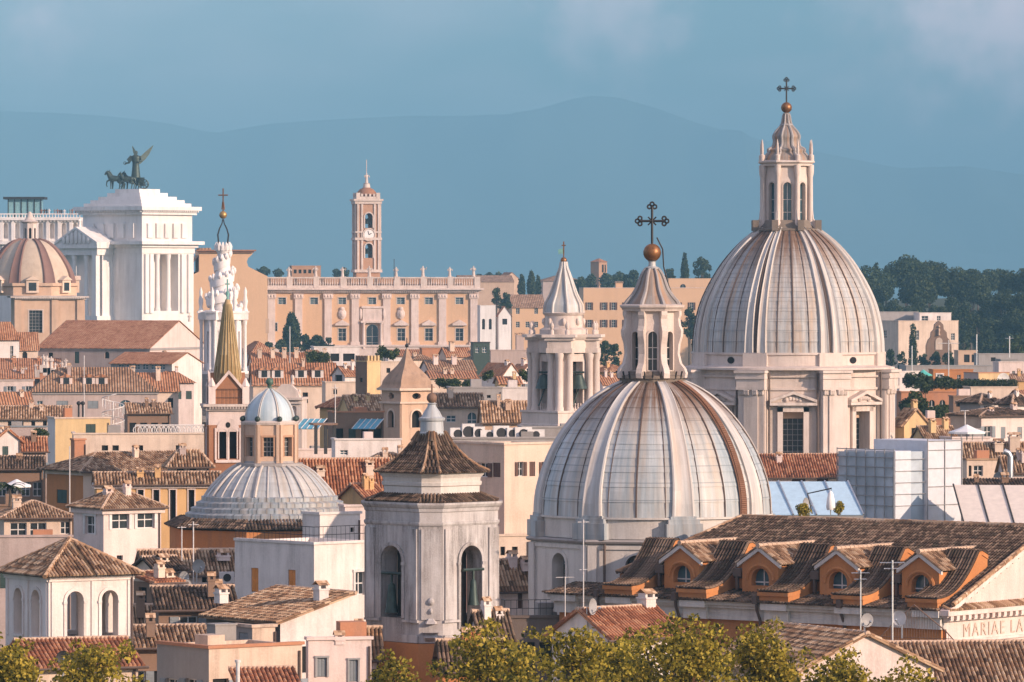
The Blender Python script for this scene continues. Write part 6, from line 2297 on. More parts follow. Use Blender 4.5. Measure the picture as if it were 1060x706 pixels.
# ================================================================== left cupola with chestnut ribs
def left_cupola():
    D = 1100.0
    s = D / F
    c0 = 31
    T = thing('church_dome', 'small brown and cream striped cupola on an apricot block beside the monument', 'dome', (X(c0, D), D + 22 * s * 0, 0), R(8))
    z = lambda r: Z(r, D)
    pts = [(47, 296), (44, 283), (38, 271), (29, 259), (19, 251), (10, 248)]
    prof = spline([(a * s, z(b)) for a, b in pts], 3)
    for k in range(8):
        m = MB(); m.lathe(prof, 6, 22.5 + 45 * k, 0, 45)
        m.build('dome_panel', T, 'cupola_cream', 40)
        rib(prof, 22.5 + 45 * k, 13 * s, 4 * s, .35).build('rib', T, 'cupola_brown', 50)
    for (p, u, w, a) in facets(8, 7.6 * s, 0):
        op = (w / 2 - 1.3 * s, w / 2 + 1.3 * s, z(247), z(236), 'a')
        m = MB(); m.wall(p, u, w, z(250), z(230), [op], .5); m.build('lantern_wall', T, 'travertine'); window(T, p, u, op, 'd', .4)
    l = MB(); l.lathe([(8 * s, z(231)), (9.5 * s, z(229.5)), (6 * s, z(228)), (3.4 * s, z(224.5)), (2.6 * s, z(221)), (.1, z(219))], 10)
    l.lathe([(8.8 * s, z(252)), (8.8 * s, z(249)), (6 * s, z(248.5))], 10); l.build('lantern_cap', T, 'travertine', 40)
    for (p, u, w, a) in facets(8, 51 * s, 0):
        m = MB()
        m.wall(p, u, w, z(306), z(293), [], .5)
        m.obox(p, u, -.2, w + .2, .003, .5, z(296), z(293)); m.build('drum_wall', T, 'tan')
        dm = MB()
        op = (w / 2 - 4 * s, w / 2 + 4 * s, z(301), z(292.5), 'r')
        dm.obox(p, u, w / 2 - 6.5 * s, w / 2 + 6.5 * s, -4, .7, z(303), z(290))
        n = (u[1], -u[0])
        def P(aa, d, zz): return (p[0] + u[0] * aa + n[0] * d, p[1] + u[1] * aa + n[1] * d, zz)
        dm.loft([[P(w / 2 - 7.5 * s, d, z(290)), P(w / 2 + 7.5 * s, d, z(290)), P(w / 2, d, z(285.5))] for d in (1.0, -5)])
        d_ = dm.build('dormer', T, 'cream')
        wn_ = MB(); wn_.plate(p, u, outline(op[0], op[1], op[2], op[3], 'r'), .71); wn_.build('window', d_, 'glass')
    # square body
    wl = 72 * s
    B = MB()
    x0, y0 = -18.5 * s, -52 * s
    B.wall((x0, y0), (1, 0), wl, 0, z(308), [(15 * s, 28.5 * s, z(344), z(321), 'r')], .6)
    B.wall((x0, y0 + wl), (0, -1), wl, 0, z(308), [], .6)
    B.face([(x0 + wl, y0, 0), (x0 + wl, y0 + wl, 0), (x0 + wl, y0 + wl, z(308)), (x0 + wl, y0, z(308))])
    B.face([(x0, y0, z(308)), (x0 + wl, y0, z(308)), (x0 + wl, y0 + wl, z(308)), (x0, y0 + wl, z(308))])
    for q in (0, 38, 64): B.obox((x0, y0), (1, 0), q * s, (q + 7) * s, .003, .35, 0, z(309))
    B.build('body_wall', T, 'tan')
    window(T, (x0, y0), (1, 0), (15 * s, 28.5 * s, z(344), z(321), 'r'), 'l', .5, 'travertine')
    c = MB(); c.box(x0 - .8, y0 - .8, z(308), x0 + wl + .8, y0 + wl, z(306.6)); c.box(x0 - .3, y0 - .3, z(310), x0 + wl + .3, y0 + .0, z(308.003))
    for i in range(40): c.box(x0 + wl * (i + .2) / 40, y0 - .8, z(309.4), x0 + wl * (i + .7) / 40, y0 - .31, z(308.01))
    c.build('cornice', T, 'travertine')
wall_mat('cupola_cream', (.52, .42, .32), amt=.4)
wall_mat('cupola_brown', (.22, .13, .11), amt=.4)
left_cupola()

# ================================================================== brick tower with cone spire
def cone_tower():
    D = 480.0
    s = D / F
    th = R(7)
    T = thing('bell_tower', 'brick bell tower with striped cone spire, gables and twin arched windows', 'bell tower', (X(216, D), D, 0), th)
    z = lambda r: Z(r, D)
    w = 42 * s
    op = [(10.8 * s, 18.4 * s, z(475), z(444), 'a'), (21.4 * s, 29 * s, z(475), z(444), 'a'), (17.4 * s, 22.4 * s, z(443), z(437), 'o')]
    sides = [((0, 0), (1, 0)), ((0, w), (0, -1)), ((w, 0), (0, 1)), ((w, w), (-1, 0))]
    for p, u in sides:
        m = MB(); m.wall(p, u, w, 0, z(440), [o for o in op if o[4] == 'a'], .4)
        for q in (0, w - 3.2 * s): m.obox(p, u, q, q + 3.2 * s, .003, .16, z(486), z(440.1))
        m.build('wall', T, 'brick')
        um = MB(); um.wall(p, u, w, z(440), z(421), [], .3); um.build('upper_wall', T, 'pink_white')
        fr = MB()
        for o in op[:2]: window_frame_arch(fr, p, u, o, 1.2 * s, .08)
        fr.tube([(*[p[k] + u[k] * 20 * s + (u[1], -u[0])[k] * .02 for k in (0, 1)], zz) for zz in (z(476), z(452))], .09, 8)
        fr.obox(p, u, 7 * s, 33 * s, .003, .15, z(479), z(476)); fr.obox(p, u, 6.2 * s, 8.2 * s, .003, .10, z(476), z(443)); fr.obox(p, u, 31.6 * s, 33.6 * s, .003, .10, z(476), z(443))
        big = outline(8.2 * s, 31.6 * s, z(447), z(433), 'a', 16)
        n = (u[1], -u[0])
        fr.face([(p[0] + u[0] * a + n[0] * .05, p[1] + u[1] * a + n[1] * .05, b) for a, b in big if b > z(446.9) or True])
        fr.build('arch_trim', T, 'pink_white')
        oc = MB(); oc.plate(p, u, outline(*op[2][:4], 'o'), .07); oc.build('oculus', T, 'dark')
        c = MB()
        c.obox(p, u, -.5 if u[0] else 0, w + (.5 if u[0] else 0), .003, .5, z(421), z(418.5)); c.obox(p, u, -.25 if u[0] else 0, w + (.25 if u[0] else 0), .003, .25, z(425), z(421.003))
        for i in range(14): c.obox(p, u, w * (i + .2) / 14, w * (i + .62) / 14, .25, .45, z(423.5), z(421.01))
        c.build('cornice', T, 'travertine')
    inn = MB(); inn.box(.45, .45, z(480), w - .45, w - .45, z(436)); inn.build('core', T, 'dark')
    tp = MB(); tp.box(0, 0, z(421), w, w, z(418.4)); tp.build('terrace', T, 'cement')
    dr = MB(); q0 = 3.5 * s; w2 = w - 7 * s
    dr.box(q0, q0, z(418.4), q0 + w2, q0 + w2, z(403)); dr.build('upper_block', T, 'brick')
    ga = MB()
    for p, u in (((q0, q0), (1, 0)), ((q0, q0 + w2), (0, -1)), ((q0 + w2, q0), (0, 1)), ((q0 + w2, q0 + w2), (-1, 0))):
        n = (u[1], -u[0])
        def P(a, d, zz): return (p[0] + u[0] * a + n[0] * d, p[1] + u[1] * a + n[1] * d, zz)
        A = [P(3 * s, .05, z(403)), P(w2 - 3 * s, .05, z(403)), P(w2 / 2, .05, z(386))]
        B = [P(3 * s, -1.6, z(403)), P(w2 - 3 * s, -1.6, z(403)), P(w2 / 2, -1.6, z(386))]
        ga.loft([B, A]); ga.cut()
    gs = ga.each('gable', T, 'brick')
    gt = MB()
    for p, u in (((q0, q0), (1, 0)), ((q0, q0 + w2), (0, -1))):
        n = (u[1], -u[0])
        def P(a, d, zz): return (p[0] + u[0] * a + n[0] * d, p[1] + u[1] * a + n[1] * d, zz)
        for x in (3 * s, w2 - 3 * s):
            A = [P(x, d, z(403) + e) for d, e in ((.06, -.1), (.25, -.1), (.25, .25), (.06, .25))]
            B = [P(w2 / 2, d, z(386) + e) for d, e in ((.06, -.1), (.25, -.1), (.25, .25), (.06, .25))]
            gt.loft([A, B])
        gt.cut()
    gt.each('gable_coping', T, 'pink_white')
    pn = MB()
    for x in (0, 1):
        for y in (0, 1):
            cx, cy = q0 + x * w2, q0 + y * w2
            pn.box(cx - .3, cy - .3, z(418.3), cx + .3, cy + .3, z(400)); pn.lathe([(.42, z(400)), (.05, z(391))], 6, cx=cx, cy=cy); pn.cut()
    pn.each('pinnacle', T, 'pink_white')
    rl = railing(T, [(.1, w, z(418.4)), (.1, .1, z(418.4)), (w, .1, z(418.4))], 1.3)
    cn = MB()
    cc = w / 2
    cn.lathe([(15.3 * s, z(403)), (14.2 * s, z(390)), (3.6 * s, z(315)), (2.2 * s, z(310))], 40, cx=cc, cy=cc)
    cn.build('cone_spire', T, 'spire', 30)
    rr = MB()
    for k in range(20):
        a = 18 * k
        rr.tube([(cc + polar(r * s, a)[0], cc + polar(r * s, a)[1], z(q)) for r, q in ((15.4, 403), (14.3, 390), (3.7, 315))], .07, 4); rr.cut()
    rr.each('spire_rib', T, 'spire_rib')
    b = MB(); b.lathe([(2 * s, z(311)), (1 * s, z(308)), (2.2 * s, z(304)), (.8 * s, z(301)), (.8 * s, z(299))], 8, cx=cc, cy=cc); b.tube([(cc, cc, z(299)), (cc, cc, z(289))], .07, 5); b.tube([(cc - 2.6 * s, cc, z(294)), (cc + 2.6 * s, cc, z(294))], .06, 5)
    b.build('finial', T, 'verdigris', 40)
tile_mat('spire', (.20, .13, .05), (.37, .245, .115), (.50, .37, .21), .4)
plain('spire_rib', (.34, .25, .12), rough=.8)
cone_tower()

# ================================================================== tower with concave bell roof
def bellroof_tower():
    D = 600.0
    s = D / F
    th = R(33)
    T = thing('bell_tower', 'pale round-windowed belfry under a pointed concave plastered roof', 'bell tower', (X(415, D), D, 0), th)
    z = lambda r: Z(r, D)
    w = 32 * s / math.cos(th)
    sides = [((0, 0), (1, 0)), ((0, w), (0, -1)), ((w, 0), (0, 1)), ((w, w), (-1, 0))]
    for p, u in sides:
        ops = [(w * .34, w * .66, z(443), z(425), 'a'), (w * .36, w * .64, z(413.5), z(407), 'o')]
        m = MB(); m.wall(p, u, w, 0, z(403), ops, .5)
        m.obox(p, u, 0, w * .1, .003, .12, z(460), z(418)); m.obox(p, u, w * .9, w, .003, .12, z(460), z(418))
        m.build('wall', T, 'tan')
        c = MB()
        for r0, r1, e in ((418, 416, .25), (404.5, 402, .4)): c.obox(p, u, -e if u[0] else 0, w + (e if u[0] else 0), .003, e, z(r0), z(r1))
        for o in ops[:1]: window_frame_arch(c, p, u, o, .2, .08)
        c.build('cornice', T, 'cream')
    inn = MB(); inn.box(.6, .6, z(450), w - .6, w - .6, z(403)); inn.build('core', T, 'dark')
    rf = MB()
    c = w / 2
    P = spline([(c + .35, 402.5), (c * 1.0, 399), (c * .95, 394.5), (c * .72, 387), (c * .40, 379), (c * .19, 371), (.08, 361)], 3)
    rings = [[(c - e, c - e, z(r)), (c + e, c - e, z(r)), (c + e, c + e, z(r)), (c - e, c + e, z(r))] for e, r in P]
    rf.loft(rings); rf.build('bell_roof', T, 'roofplaster', 40)
    f = MB(); f.ball((c, c, z(358)), .22, 8); f.tube([(c, c, z(362)), (c, c, z(350))], .06, 5); f.build('finial', T, 'iron')
wall_mat('roofplaster', (.42, .28, .19), dirt=(.14, .10, .08), amt=.8, patch=.6)
bellroof_tower()
# ================================================================== the houses of the town, far to near
PW, WH, CR = 'pink_white', 'white', 'cream'
def HS(label, *a, **k): return house('house', label, *a, **k)

def dormers(T, w, ze, zr, d, us, wd, hh, mat='pink_white', v=.25, tile='far_red'):
    sl = (zr - ze) / (d / 2)
    for f in us:
        x, y0 = w * f, d / 2 * v
        z0 = ze + y0 * sl
        m = MB()
        m.box(x - wd / 2, y0, z0 - .3, x + wd / 2, y0 + hh / max(sl, .2), z0 + hh)
        o = m.build('dormer', T, mat)
        r = MB()
        r.loft([[(x - wd * .62, yy, z0 + hh), (x + wd * .62, yy, z0 + hh), (x, yy, z0 + hh + wd * .3)] for yy in (y0 - .2, y0 + hh / max(sl, .2))])
        r.build('dormer_roof', o, tile)
        p = MB(); p.plate((x - wd / 2, y0), (1, 0), outline(wd * .25, wd * .75, z0 + .15, z0 + hh - .1, 'r'), .012); p.build('window', o, 'glass')

# --- beyond the monument and on the far hills
HS('low pink rooftop pavilion with dark windows behind the palace balustrade', 299, 302, 332, 278, 274, 1790, 8, 'flat', 'brickpale', wins=[('R', 304 + 5 * i, 307 + 5 * i, 279, 283, 'd') for i in range(5)], parapet=.8)
HS('small orange hill house with brown roof beside dark cypresses', 524, 530, 564, 318, 305, 1850, 8, 'gx', 'senator', 'tile_old', [('R', 534, 538, 319, 325, 'g'), ('R', 553, 557, 319, 325, 'g'), ('R', 534, 538, 333, 339, 'g'), ('R', 553, 557, 333, 339, 'g'), ('R', 544, 548, 333, 339, 'g')])
HS('long flat orange building with rows of brown shuttered windows between the two domes', 600, 604, 730, 300, 296, 1900, 4, 'flat', 'senator', wins=[('R', x, x + 4, r, r + 8, 'ob') for r in (313, 331) for x in (608, 623, 633, 646, 660, 700, 714)], cornice='pink_white', chim=[(.3, .2, 1, 3)])
HS('cream terrace building with arched niche standing left of the great dome', 688, 692, 760, 292, 288, 2000, 5, 'flat', 'senator', wins=[('R', 704, 710, 294, 299, 'g', 'a'), ('R', 722, 725, 305, 314, 'sb')], parapet=1.2)
HS('pale ruined hall with low gable on the far hill', 470, 476, 532, 292, 285, 2250, 6, 'gx', 'tan', 'tile_old', over=.2)
HS('far pink gabled ruin beyond the cypresses', 512, 520, 540, 291, 282, 2400, 30, 'gy', 'tan', 'tile_red')
HS('long low hill villa with shallow roof beyond the white spire', 555, 562, 604, 291, 284, 2400, 8, 'hip', 'pinkgrey', 'tile_old')
HS('square brick tower on the far hill with a pale low roof', 611.5, 620, 628.5, 271, 267.5, 2250, 40, 'hip', 'brickpale', 'tile_red', [('R', 623, 625, 274, 282, 'd'), ('R', 626, 627.3, 274, 282, 'd')], over=.3, cat='tower')
T, w, d, ze, zr = HS('white ornate marble church front beside the palace end', 494, 497, 513, 320, 312, 1640, 8, 'flat', 'marble', wins=[('R', 499, 502, 330, 341, 'd', 'a'), ('R', 506, 509, 330, 341, 'd', 'a')], parapet=1, cornice='marble')
HS('small white gabled front with statues beyond the ornate marble front', 514, 516, 529, 326, 317, 1700, 10, 'gy', 'marble', 'tile_red', [('R', 520, 525, 330, 336, 'd')])
HS('cream hillside villa with terraces below the pines', 912, 930, 994, 337, 331, 1500, 20, 'flat', CR, wins=[('R', 948, 952, 342, 352, 'g'), ('R', 986, 990, 345, 352, 'g'), ('L', 917, 920, 342, 350, 'g')], parapet=1.2, depth=12)
HS('white pavilion with dark glazing on top of the hillside villa', 950, 952, 985, 326, 322, 1512, 8, 'flat', WH, wins=[('R', 954, 961, 327, 335, 'g'), ('R', 970, 974, 327, 335, 'g')], parapet=.5, depth=8)
HS('dark flat-roofed wing behind the hillside villa', 905, 911, 951, 325, 322, 1520, 8, 'flat', 'greyw', parapet=.5, depth=8)
HS('roofless orange ruin with two openings below the pines', 989, 992, 1012, 365, 362, 1250, 10, 'flat', 'tan', wins=[('R', 998, 1004, 367, 375, 'd'), ('R', 1006, 1009, 367, 375, 'd')], parapet=.4)
HS('low grey roof terrace building with vents on the right skyline', 1010, 1013, 1066, 369, 366, 1150, 8, 'flat', 'greyw', wins=[('R', 1026, 1031, 370, 374, 'd')], parapet=.5)
HS('small grey stair house beneath aerials on the right', 1032, 1036, 1053, 374, 370, 1120, 10, 'flat', 'cement', parapet=.3)
HS('long low grey flat building below the hillside villa', 934, 938, 1038, 381, 378, 1050, 5, 'flat', 'greyw', parapet=.4, cornice='frame_grey')
HS('white block with small windows at the right edge behind the orange house', 1030, 1034, 1085, 378, 375, 1000, 10, 'flat', PW, wins=[('R', 1048, 1051, 384, 388, 'g'), ('R', 1056, 1059, 384, 388, 'g')], parapet=.5)
HS('bright orange house with two windows beside the green parasol', 963, 966, 1008, 386, 383, 960, 8, 'flat', 'orange', wins=[('R', 970, 976, 387.5, 393, 'b', 'r', 'frame_white'), ('R', 991, 995, 388, 393, 'g'), ('R', 1000, 1004, 388, 393, 'g')], parapet=.5)
HS('white balcony house tucked against the great dome', 922, 931, 952, 388, 384, 930, 20, 'flat', WH, wins=[('R', 934, 937, 391, 397, 'd'), ('R', 942, 945, 391, 397, 'd')], parapet=.5)
HS('pale yellow house with shaded side below the white block', 1000, 1013, 1046, 390, 387, 925, 25, 'flat', 'yellow', wallL='pinkgrey', wins=[('L', 1003, 1006, 392, 397, 'd'), ('L', 1008, 1011, 392, 397, 'd')], parapet=.6, cornice='terracotta')  # shade of the side is put into its greyer wall colour
HS('yellow house with brown roof at the right edge above the hedge', 1044, 1048, 1082, 393, 387, 930, 10, 'gx', 'ochre', 'tile_old', [('R', 1051, 1053, 396, 401, 'd')])
HS('cream retaining wall house under the long hedge', 1000, 1005, 1054, 404, 401, 830, 8, 'flat', CR, parapet=.4)
HS('small cream house right of the retaining wall', 1048, 1055, 1090, 410, 404, 800, 15, 'gx', CR, 'tile_tan')
HS('terracotta terrace house with arched windows behind bushes', 930, 933, 1000, 410, 407, 745, 6, 'flat', 'terracotta', wins=[('R', 962, 968, 414, 424, 'g', 'a'), ('R', 973, 979, 414, 424, 'g', 'a')], parapet=.5)
HS('low terracotta block in front of the bushes', 950, 953, 992, 437, 434, 655, 8, 'flat', 'terracotta', parapet=.3)
HS('brown flat-roofed block right of the bushes', 984, 987, 1012, 414, 411, 700, 8, 'flat', 'brown', parapet=.4, wins=[('R', 990, 994, 416, 421, 'd')])
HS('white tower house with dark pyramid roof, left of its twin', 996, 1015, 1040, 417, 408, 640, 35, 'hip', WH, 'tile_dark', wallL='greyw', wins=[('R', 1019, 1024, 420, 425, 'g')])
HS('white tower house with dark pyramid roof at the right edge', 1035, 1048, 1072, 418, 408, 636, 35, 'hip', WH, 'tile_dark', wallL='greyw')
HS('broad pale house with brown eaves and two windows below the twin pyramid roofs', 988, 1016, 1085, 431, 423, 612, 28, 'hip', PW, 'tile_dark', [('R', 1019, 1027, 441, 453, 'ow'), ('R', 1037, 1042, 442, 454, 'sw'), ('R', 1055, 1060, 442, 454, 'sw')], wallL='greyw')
HS('narrow yellow house with steep tiled roof against the great dome', 926, 936, 962, 439, 424, 625, 30, 'gy', 'yellow', 'tile_old', [('R', 944, 949, 443, 450, 'd')], chim=[(.6, .4, .6, .7)])
HS('small yellow gabled house behind the scaffolding', 946, 958, 992, 455, 442, 598, 25, 'gx', 'yellow', 'tile_old', [('R', 964, 969, 458, 464, 'd')], chim=[(.3, .2, .4, .8), (.8, .4, .5, .7)])
HS('flat pale roof block carrying the white canopy', 976, 985, 1026, 457, 454, 545, 15, 'flat', PW, parapet=.3)
HS('long brown tiled roof with brick chimneys on the right', 994, 998, 1085, 478, 459, 520, 6, 'gx', CR, 'tile_old', chim=[(.44, .3, -.1, 1.0), (.62, .2, .5, 1.2)])
T, w, d, ze, zr = HS('cream dormer house with square window in front of the brown tiled roof', 996, 1001, 1040, 480, 477, 490, 10, 'flat', CR, wins=[('R', 1008, 1018, 482, 493, 'g'), ('R', 1003, 1006, 482, 493, 'g')], parapet=.3, cornice='tile_old')
HS('tiled roof at the right edge beside the steel flue', 1036, 1040, 1085, 486, 473, 480, 8, 'gx', PW, 'tile_old')
HS('low dark tiled strip roof above the beige marquee', 990, 996, 1085, 506, 497, 462, 5, 'gx', 'brown', 'tile_dark')
HS('red tiled chapel roof at the foot of the great dome', 776, 784, 874, 493, 471, 548, 6, 'gx', PW, 'tile_red', [('R', 820, 834, 495, 500, 'sb'), ('R', 846, 858, 495, 500, 'sb')])
# --- the left slope under the monument
HS('white house with shallow pyramid roof at the left edge', -14, -9, 19, 350, 333, 960, 20, 'hip', WH, 'tile_tan', [('R', 10, 13, 358, 371, 'g')])
HS('cream church aisle with arched window and red lean-to roof', 12, 17, 39, 360, 344, 1000, 12, 'gx', CR, 'tile_red', [('R', 23, 28, 364, 373, 'd', 'a')])
HS('long church nave with broad tan tiled roof and sunlit gable below the monument', 35, 155, 207, 360, 332, 1000, 68, 'gy', PW, 'tile_red', [('L', 47, 52, 365, 373, 'd'), ('L', 75, 80, 364, 376, 'sg'), ('L', 107, 112, 364, 371, 'd', 'a'), ('R', 197, 201, 350, 354, 'd')], wallL='pinkgrey', cornice='greyw')  # left wall greyed, carrying the shade of the long side in its colour
HS('brown tiled hall at the left edge behind the stone figures', -8, -2, 62, 384, 371, 910, 6, 'gx', 'terracotta', 'tile_red')
HS('white dentilled house under a low orange roof at the left edge', -8, -4, 34, 391, 383, 850, 6, 'gx', PW, 'tile_red', cornice='pink_white')
HS('sloping tan roofed house at the left edge below the dentilled house', -12, 0, 34, 424, 406, 730, 20, 'gx', CR, 'tile_tan')
T, w, d, ze, zr = HS('long pinkish house with dormers and shuttered windows in two storeys', 26, 32, 162, 405, 380, 780, 6, 'hip', 'pinkgrey', 'tile_old', [('R', 38, 44, 415, 422, 'b'), ('R', 58, 70, 415, 423, 'sw'), ('R', 90, 101, 415, 423, 'sw'), ('R', 122, 136, 414, 421, 'b', 'a')], cornice='greyw')
dormers(T, w, ze, zr, d, (.28, .46, .56), 1.7, 1.1)
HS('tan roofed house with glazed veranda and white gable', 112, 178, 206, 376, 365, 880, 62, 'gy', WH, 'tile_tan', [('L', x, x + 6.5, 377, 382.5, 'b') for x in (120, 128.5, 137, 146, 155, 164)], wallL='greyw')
HS('tan tiled roof cluster below the glazed veranda', 112, 118, 184, 403, 386, 810, 10, 'gx', CR, 'tile_tan', chim=[(.3, .3, .5, .9), (.7, .3, .4, .8)])
HS('brown roofed house tucked left of the stepped dome', 150, 158, 200, 396, 384, 850, 15, 'hip', PW, 'tile_red')
HS('low tiled house beneath the scrolled stone buttress', 126, 132, 176, 427, 418, 700, 10, 'gx', 'brown', 'tile_tan')
HS('long tan roofed row at the left edge over cream arches', -6, -2, 72, 433, 421, 690, 5, 'gx', CR, 'tile_tan', [('R', 8 + 12 * i, 12 + 12 * i, 436, 441, 'd') for i in range(5)])
HS('pinkish flat house with grey roof edge left of the yellow house', -6, -2, 48, 447, 443, 600, 6, 'flat', 'pinkgrey', wins=[('R', 30, 36, 451, 458, 'b')], parapet=.5, cornice='shutter_grey')
HS('yellow house with green shuttered door and white corner strip', 45, 57, 113, 437, 434, 570, 14, 'flat', 'yellow', wins=[('R', 88, 98, 439, 455, 'sg')], wallL=WH, parapet=.35, cornice=CR)
HS('small white house with red gable roof at the left edge', -10, -5, 20, 456, 445, 535, 20, 'gy', WH, 'tile_red', [('R', 2, 8, 462, 471, 'sg')])
HS('low red roofed outbuilding left of the yellow house', 14, 18, 47, 465, 453, 545, 8, 'gx', 'brown', 'tile_red')
HS('long cream flat house with a row of slit windows above the quoined palace', 70, 76, 222, 454, 451, 545, 6, 'flat', CR, wins=[('R', x, x + 6.5, 461, 466.5, 'd') for x in (105, 116, 141, 181)], parapet=.4)
HS('small terracotta stair house in front of the yellow house', 72, 77, 88, 459, 456, 520, 20, 'flat', 'terracotta', parapet=.3)
HS('quoined palace with orange side, green shutter and wide hipped roof', 43, 86, 232, 487, 468, 490, 35, 'hip', CR, 'tile_old', [('L', 55, 67, 507, 521, 'sg')], wallL='orange', cornice=CR, over=.7)
HS('small house with two dark windows under the brick bell tower', 172, 176, 216, 481, 466, 478, 12, 'hip', 'pinkgrey', 'tile_old', [('R', 183, 190, 484, 488, 'd'), ('R', 196, 203, 484, 488, 'd')])
HS('ochre loggia house with pale columns and long tiled eave', 95, 100, 226, 500, 490, 452, 8, 'gx', 'ochre', 'tile_old', [('R', x, x + 6, 507, 545, 'd', 'r', 'pink_white') for x in (142, 158, 175, 194)], cornice=PW)
HS('dark flat terrace house with white umbrella at the left edge', -10, -6, 46, 528, 524, 448, 8, 'flat', 'brown', parapet=.3)
HS('dark tiled roof behind the umbrella terrace', -8, -4, 44, 484, 473, 500, 6, 'gx', 'brown', 'tile_dark')
HS('cream house with wide dark windows and low roof at the left edge', -12, 4, 73, 536, 519, 412, 14, 'hip', CR, 'tile_old', [('R', 10, 27, 541, 556, 'g'), ('R', 30, 47, 541, 556, 'g'), ('R', 61, 71, 540, 553, 'g')], cat='house')
HS('pinkish parapet terrace in front of the wide-windowed cream house', -8, -5, 74, 568, 565, 392, 5, 'flat', 'pinkgrey', parapet=.8)
HS('pink house with pyramid roof and white framed windows', 72, 107, 164, 526, 506, 400, 35, 'hip', PW, 'tile_old', [('L', 86, 97, 534, 553, 'g', 'r', 'frame_white'), ('R', 115, 132, 530, 548, 'g', 'r', 'frame_white'), ('R', 140, 157, 529, 547, 'g', 'r', 'frame_white'), ('R', 120, 126, 575, 580, 'd')], cornice=PW)
# --- between the spiral lantern and the white belfry
T, w, d, ze, zr = HS('long brown roof with four white dormers below the capitol trees', 256, 262, 348, 397, 376, 800, 6, 'gx', CR, 'tile_red', cornice=CR)
dormers(T, w, ze, zr, d, (.14, .30, .58, .78), 1.7, 1.2, 'white')
HS('red roofed row with four little chimneys right of the spiral lantern', 255, 262, 316, 378, 365, 885, 8, 'gx', CR, 'tile_red', chim=[(.15, .3, .3, .8), (.4, .3, .3, .8), (.62, .3, .3, .8), (.85, .3, .3, .8)])
HS('brown vaulted looking roof behind the red chimney row', 296, 302, 348, 379, 362, 930, 10, 'hip', CR, 'tile_old')
HS('pale low house at the foot of the orange brick church', 243, 260, 286, 366, 353, 980, 25, 'hip', WH, 'tile_tan')
HS('white terrace house with columned loggia under the palace', 320, 325, 372, 363, 359, 960, 6, 'flat', WH, wins=[('R', 330, 339, 366, 374, 'd'), ('R', 342, 351, 366, 374, 'd'), ('R', 355, 367, 366, 374, 'd')], parapet=.6)
HS('cream garden terrace house right of the crenellated tower', 390, 394, 420, 378, 374, 900, 8, 'flat', CR, wins=[('R', 400, 404, 381, 386, 'd')], parapet=.5)
HS('cream block left of the crenellated tower', 332, 337, 373, 399, 396, 775, 8, 'flat', CR, wins=[('R', 345, 349, 403, 408, 'd')], parapet=.4)
HS('small red roofed house with one wide opening above the cream block', 343, 357, 372, 388, 379, 790, 30, 'gx', WH, 'tile_red', [('L', 346, 354, 388, 397, 'd')])
T, w, d, ze, zr = HS('crenellated medieval tower with brown and yellow faces', 367.5, 380, 393.5, 377, 374, 740, 38, 'flat', 'yellow', wins=[('L', 372, 375, 391, 395.5, 'd')], wallL='brown', parapet=.3, cat='tower')
for u_, p_, n_ in (((1, 0), (0, 0), w), ((0, -1), (0, d), d)):
    k_ = 4
    for i in range(k_):
        m = MB(); m.obox(p_, u_, n_ * (i + .1) / k_ + (.02 if u_[0] else 0), n_ * (i + .65) / k_, -.25, .06, ze + .47, ze + 1.15)
        m.build('merlon', T, 'yellow' if u_[0] else 'brown')
HS('orange hip roofed house left of the red gabled one', 330, 352, 373, 422, 412, 655, 35, 'hip', 'ochre', 'tile_red')
HS('tan gable roofed house with yellow wall behind the dark awning block', 350, 362, 399, 425, 410, 650, 30, 'gx', 'yellow', 'tile_tan')
HS('dark brown block with terracotta rim under the blue skylight', 338, 345, 397, 431, 428, 590, 10, 'flat', 'brown', parapet=.4, cornice='terracotta')
HS('pale terrace block with posts beside the low lead dome', 298, 304, 348, 470, 466, 560, 12, 'flat', PW, parapet=.4, wins=[('R', 320, 326, 474, 482, 'd')])
HS('long white flat roof house below the dark block', 342, 347, 415, 460, 457, 520, 8, 'flat', WH, parapet=.4, wins=[('R', 352, 360, 466, 471, 'b')])
HS('big red tiled house with chimney between the low dome and the grey belfry', 296, 306, 404, 512, 476, 455, 14, 'gx', CR, 'tile_red', [('R', 376, 381, 514, 520, 'd')], chim=[(.28, .25, -1.0, .8), (.8, .3, -.6, .8)])
HS('small ochre gabled house in front of the big red roof', 352, 377, 398, 515, 502, 428, 35, 'gx', 'ochre', 'tile_red', [('R', 382, 387, 519, 525, 'd')])
HS('brown tiled house hidden behind the grey belfry', 376, 382, 424, 481, 469, 485, 12, 'hip', CR, 'tile_old')
HS('pink wall house between the small ochre house and the grey belfry', 350, 357, 396, 529, 526, 398, 15, 'flat', PW, parapet=.3, wins=[('R', 364, 369, 536, 544, 'd')])
HS('cream house with arched window and tiled roof right of the bell-roof tower', 448, 453, 500, 420, 408, 640, 8, 'gx', CR, 'tile_old', [('R', 484, 493, 427, 438, 'b', 'a'), ('R', 462, 472, 430, 437, 'b')], cornice=CR)
HS('tan tiled house with striped roof left of the white belfry', 496, 500, 552, 434, 416, 615, 8, 'gx', 'tan', 'tile_tan')
HS('long grey wall house above the tan striped roof', 462, 466, 520, 405, 402, 680, 6, 'flat', 'greyw', wins=[('R', 492, 496, 409, 412, 'd'), ('R', 504, 508, 409, 412, 'd')], parapet=.4)
HS('white wall house right of the long grey wall', 515, 518, 552, 405, 402, 690, 6, 'flat', WH, parapet=.4)
HS('small yellow house with red roof above the white wall house', 512, 517, 539, 396, 390, 725, 12, 'gx', 'yellow', 'tile_red', [('R', 523, 531, 399, 404, 'b')])
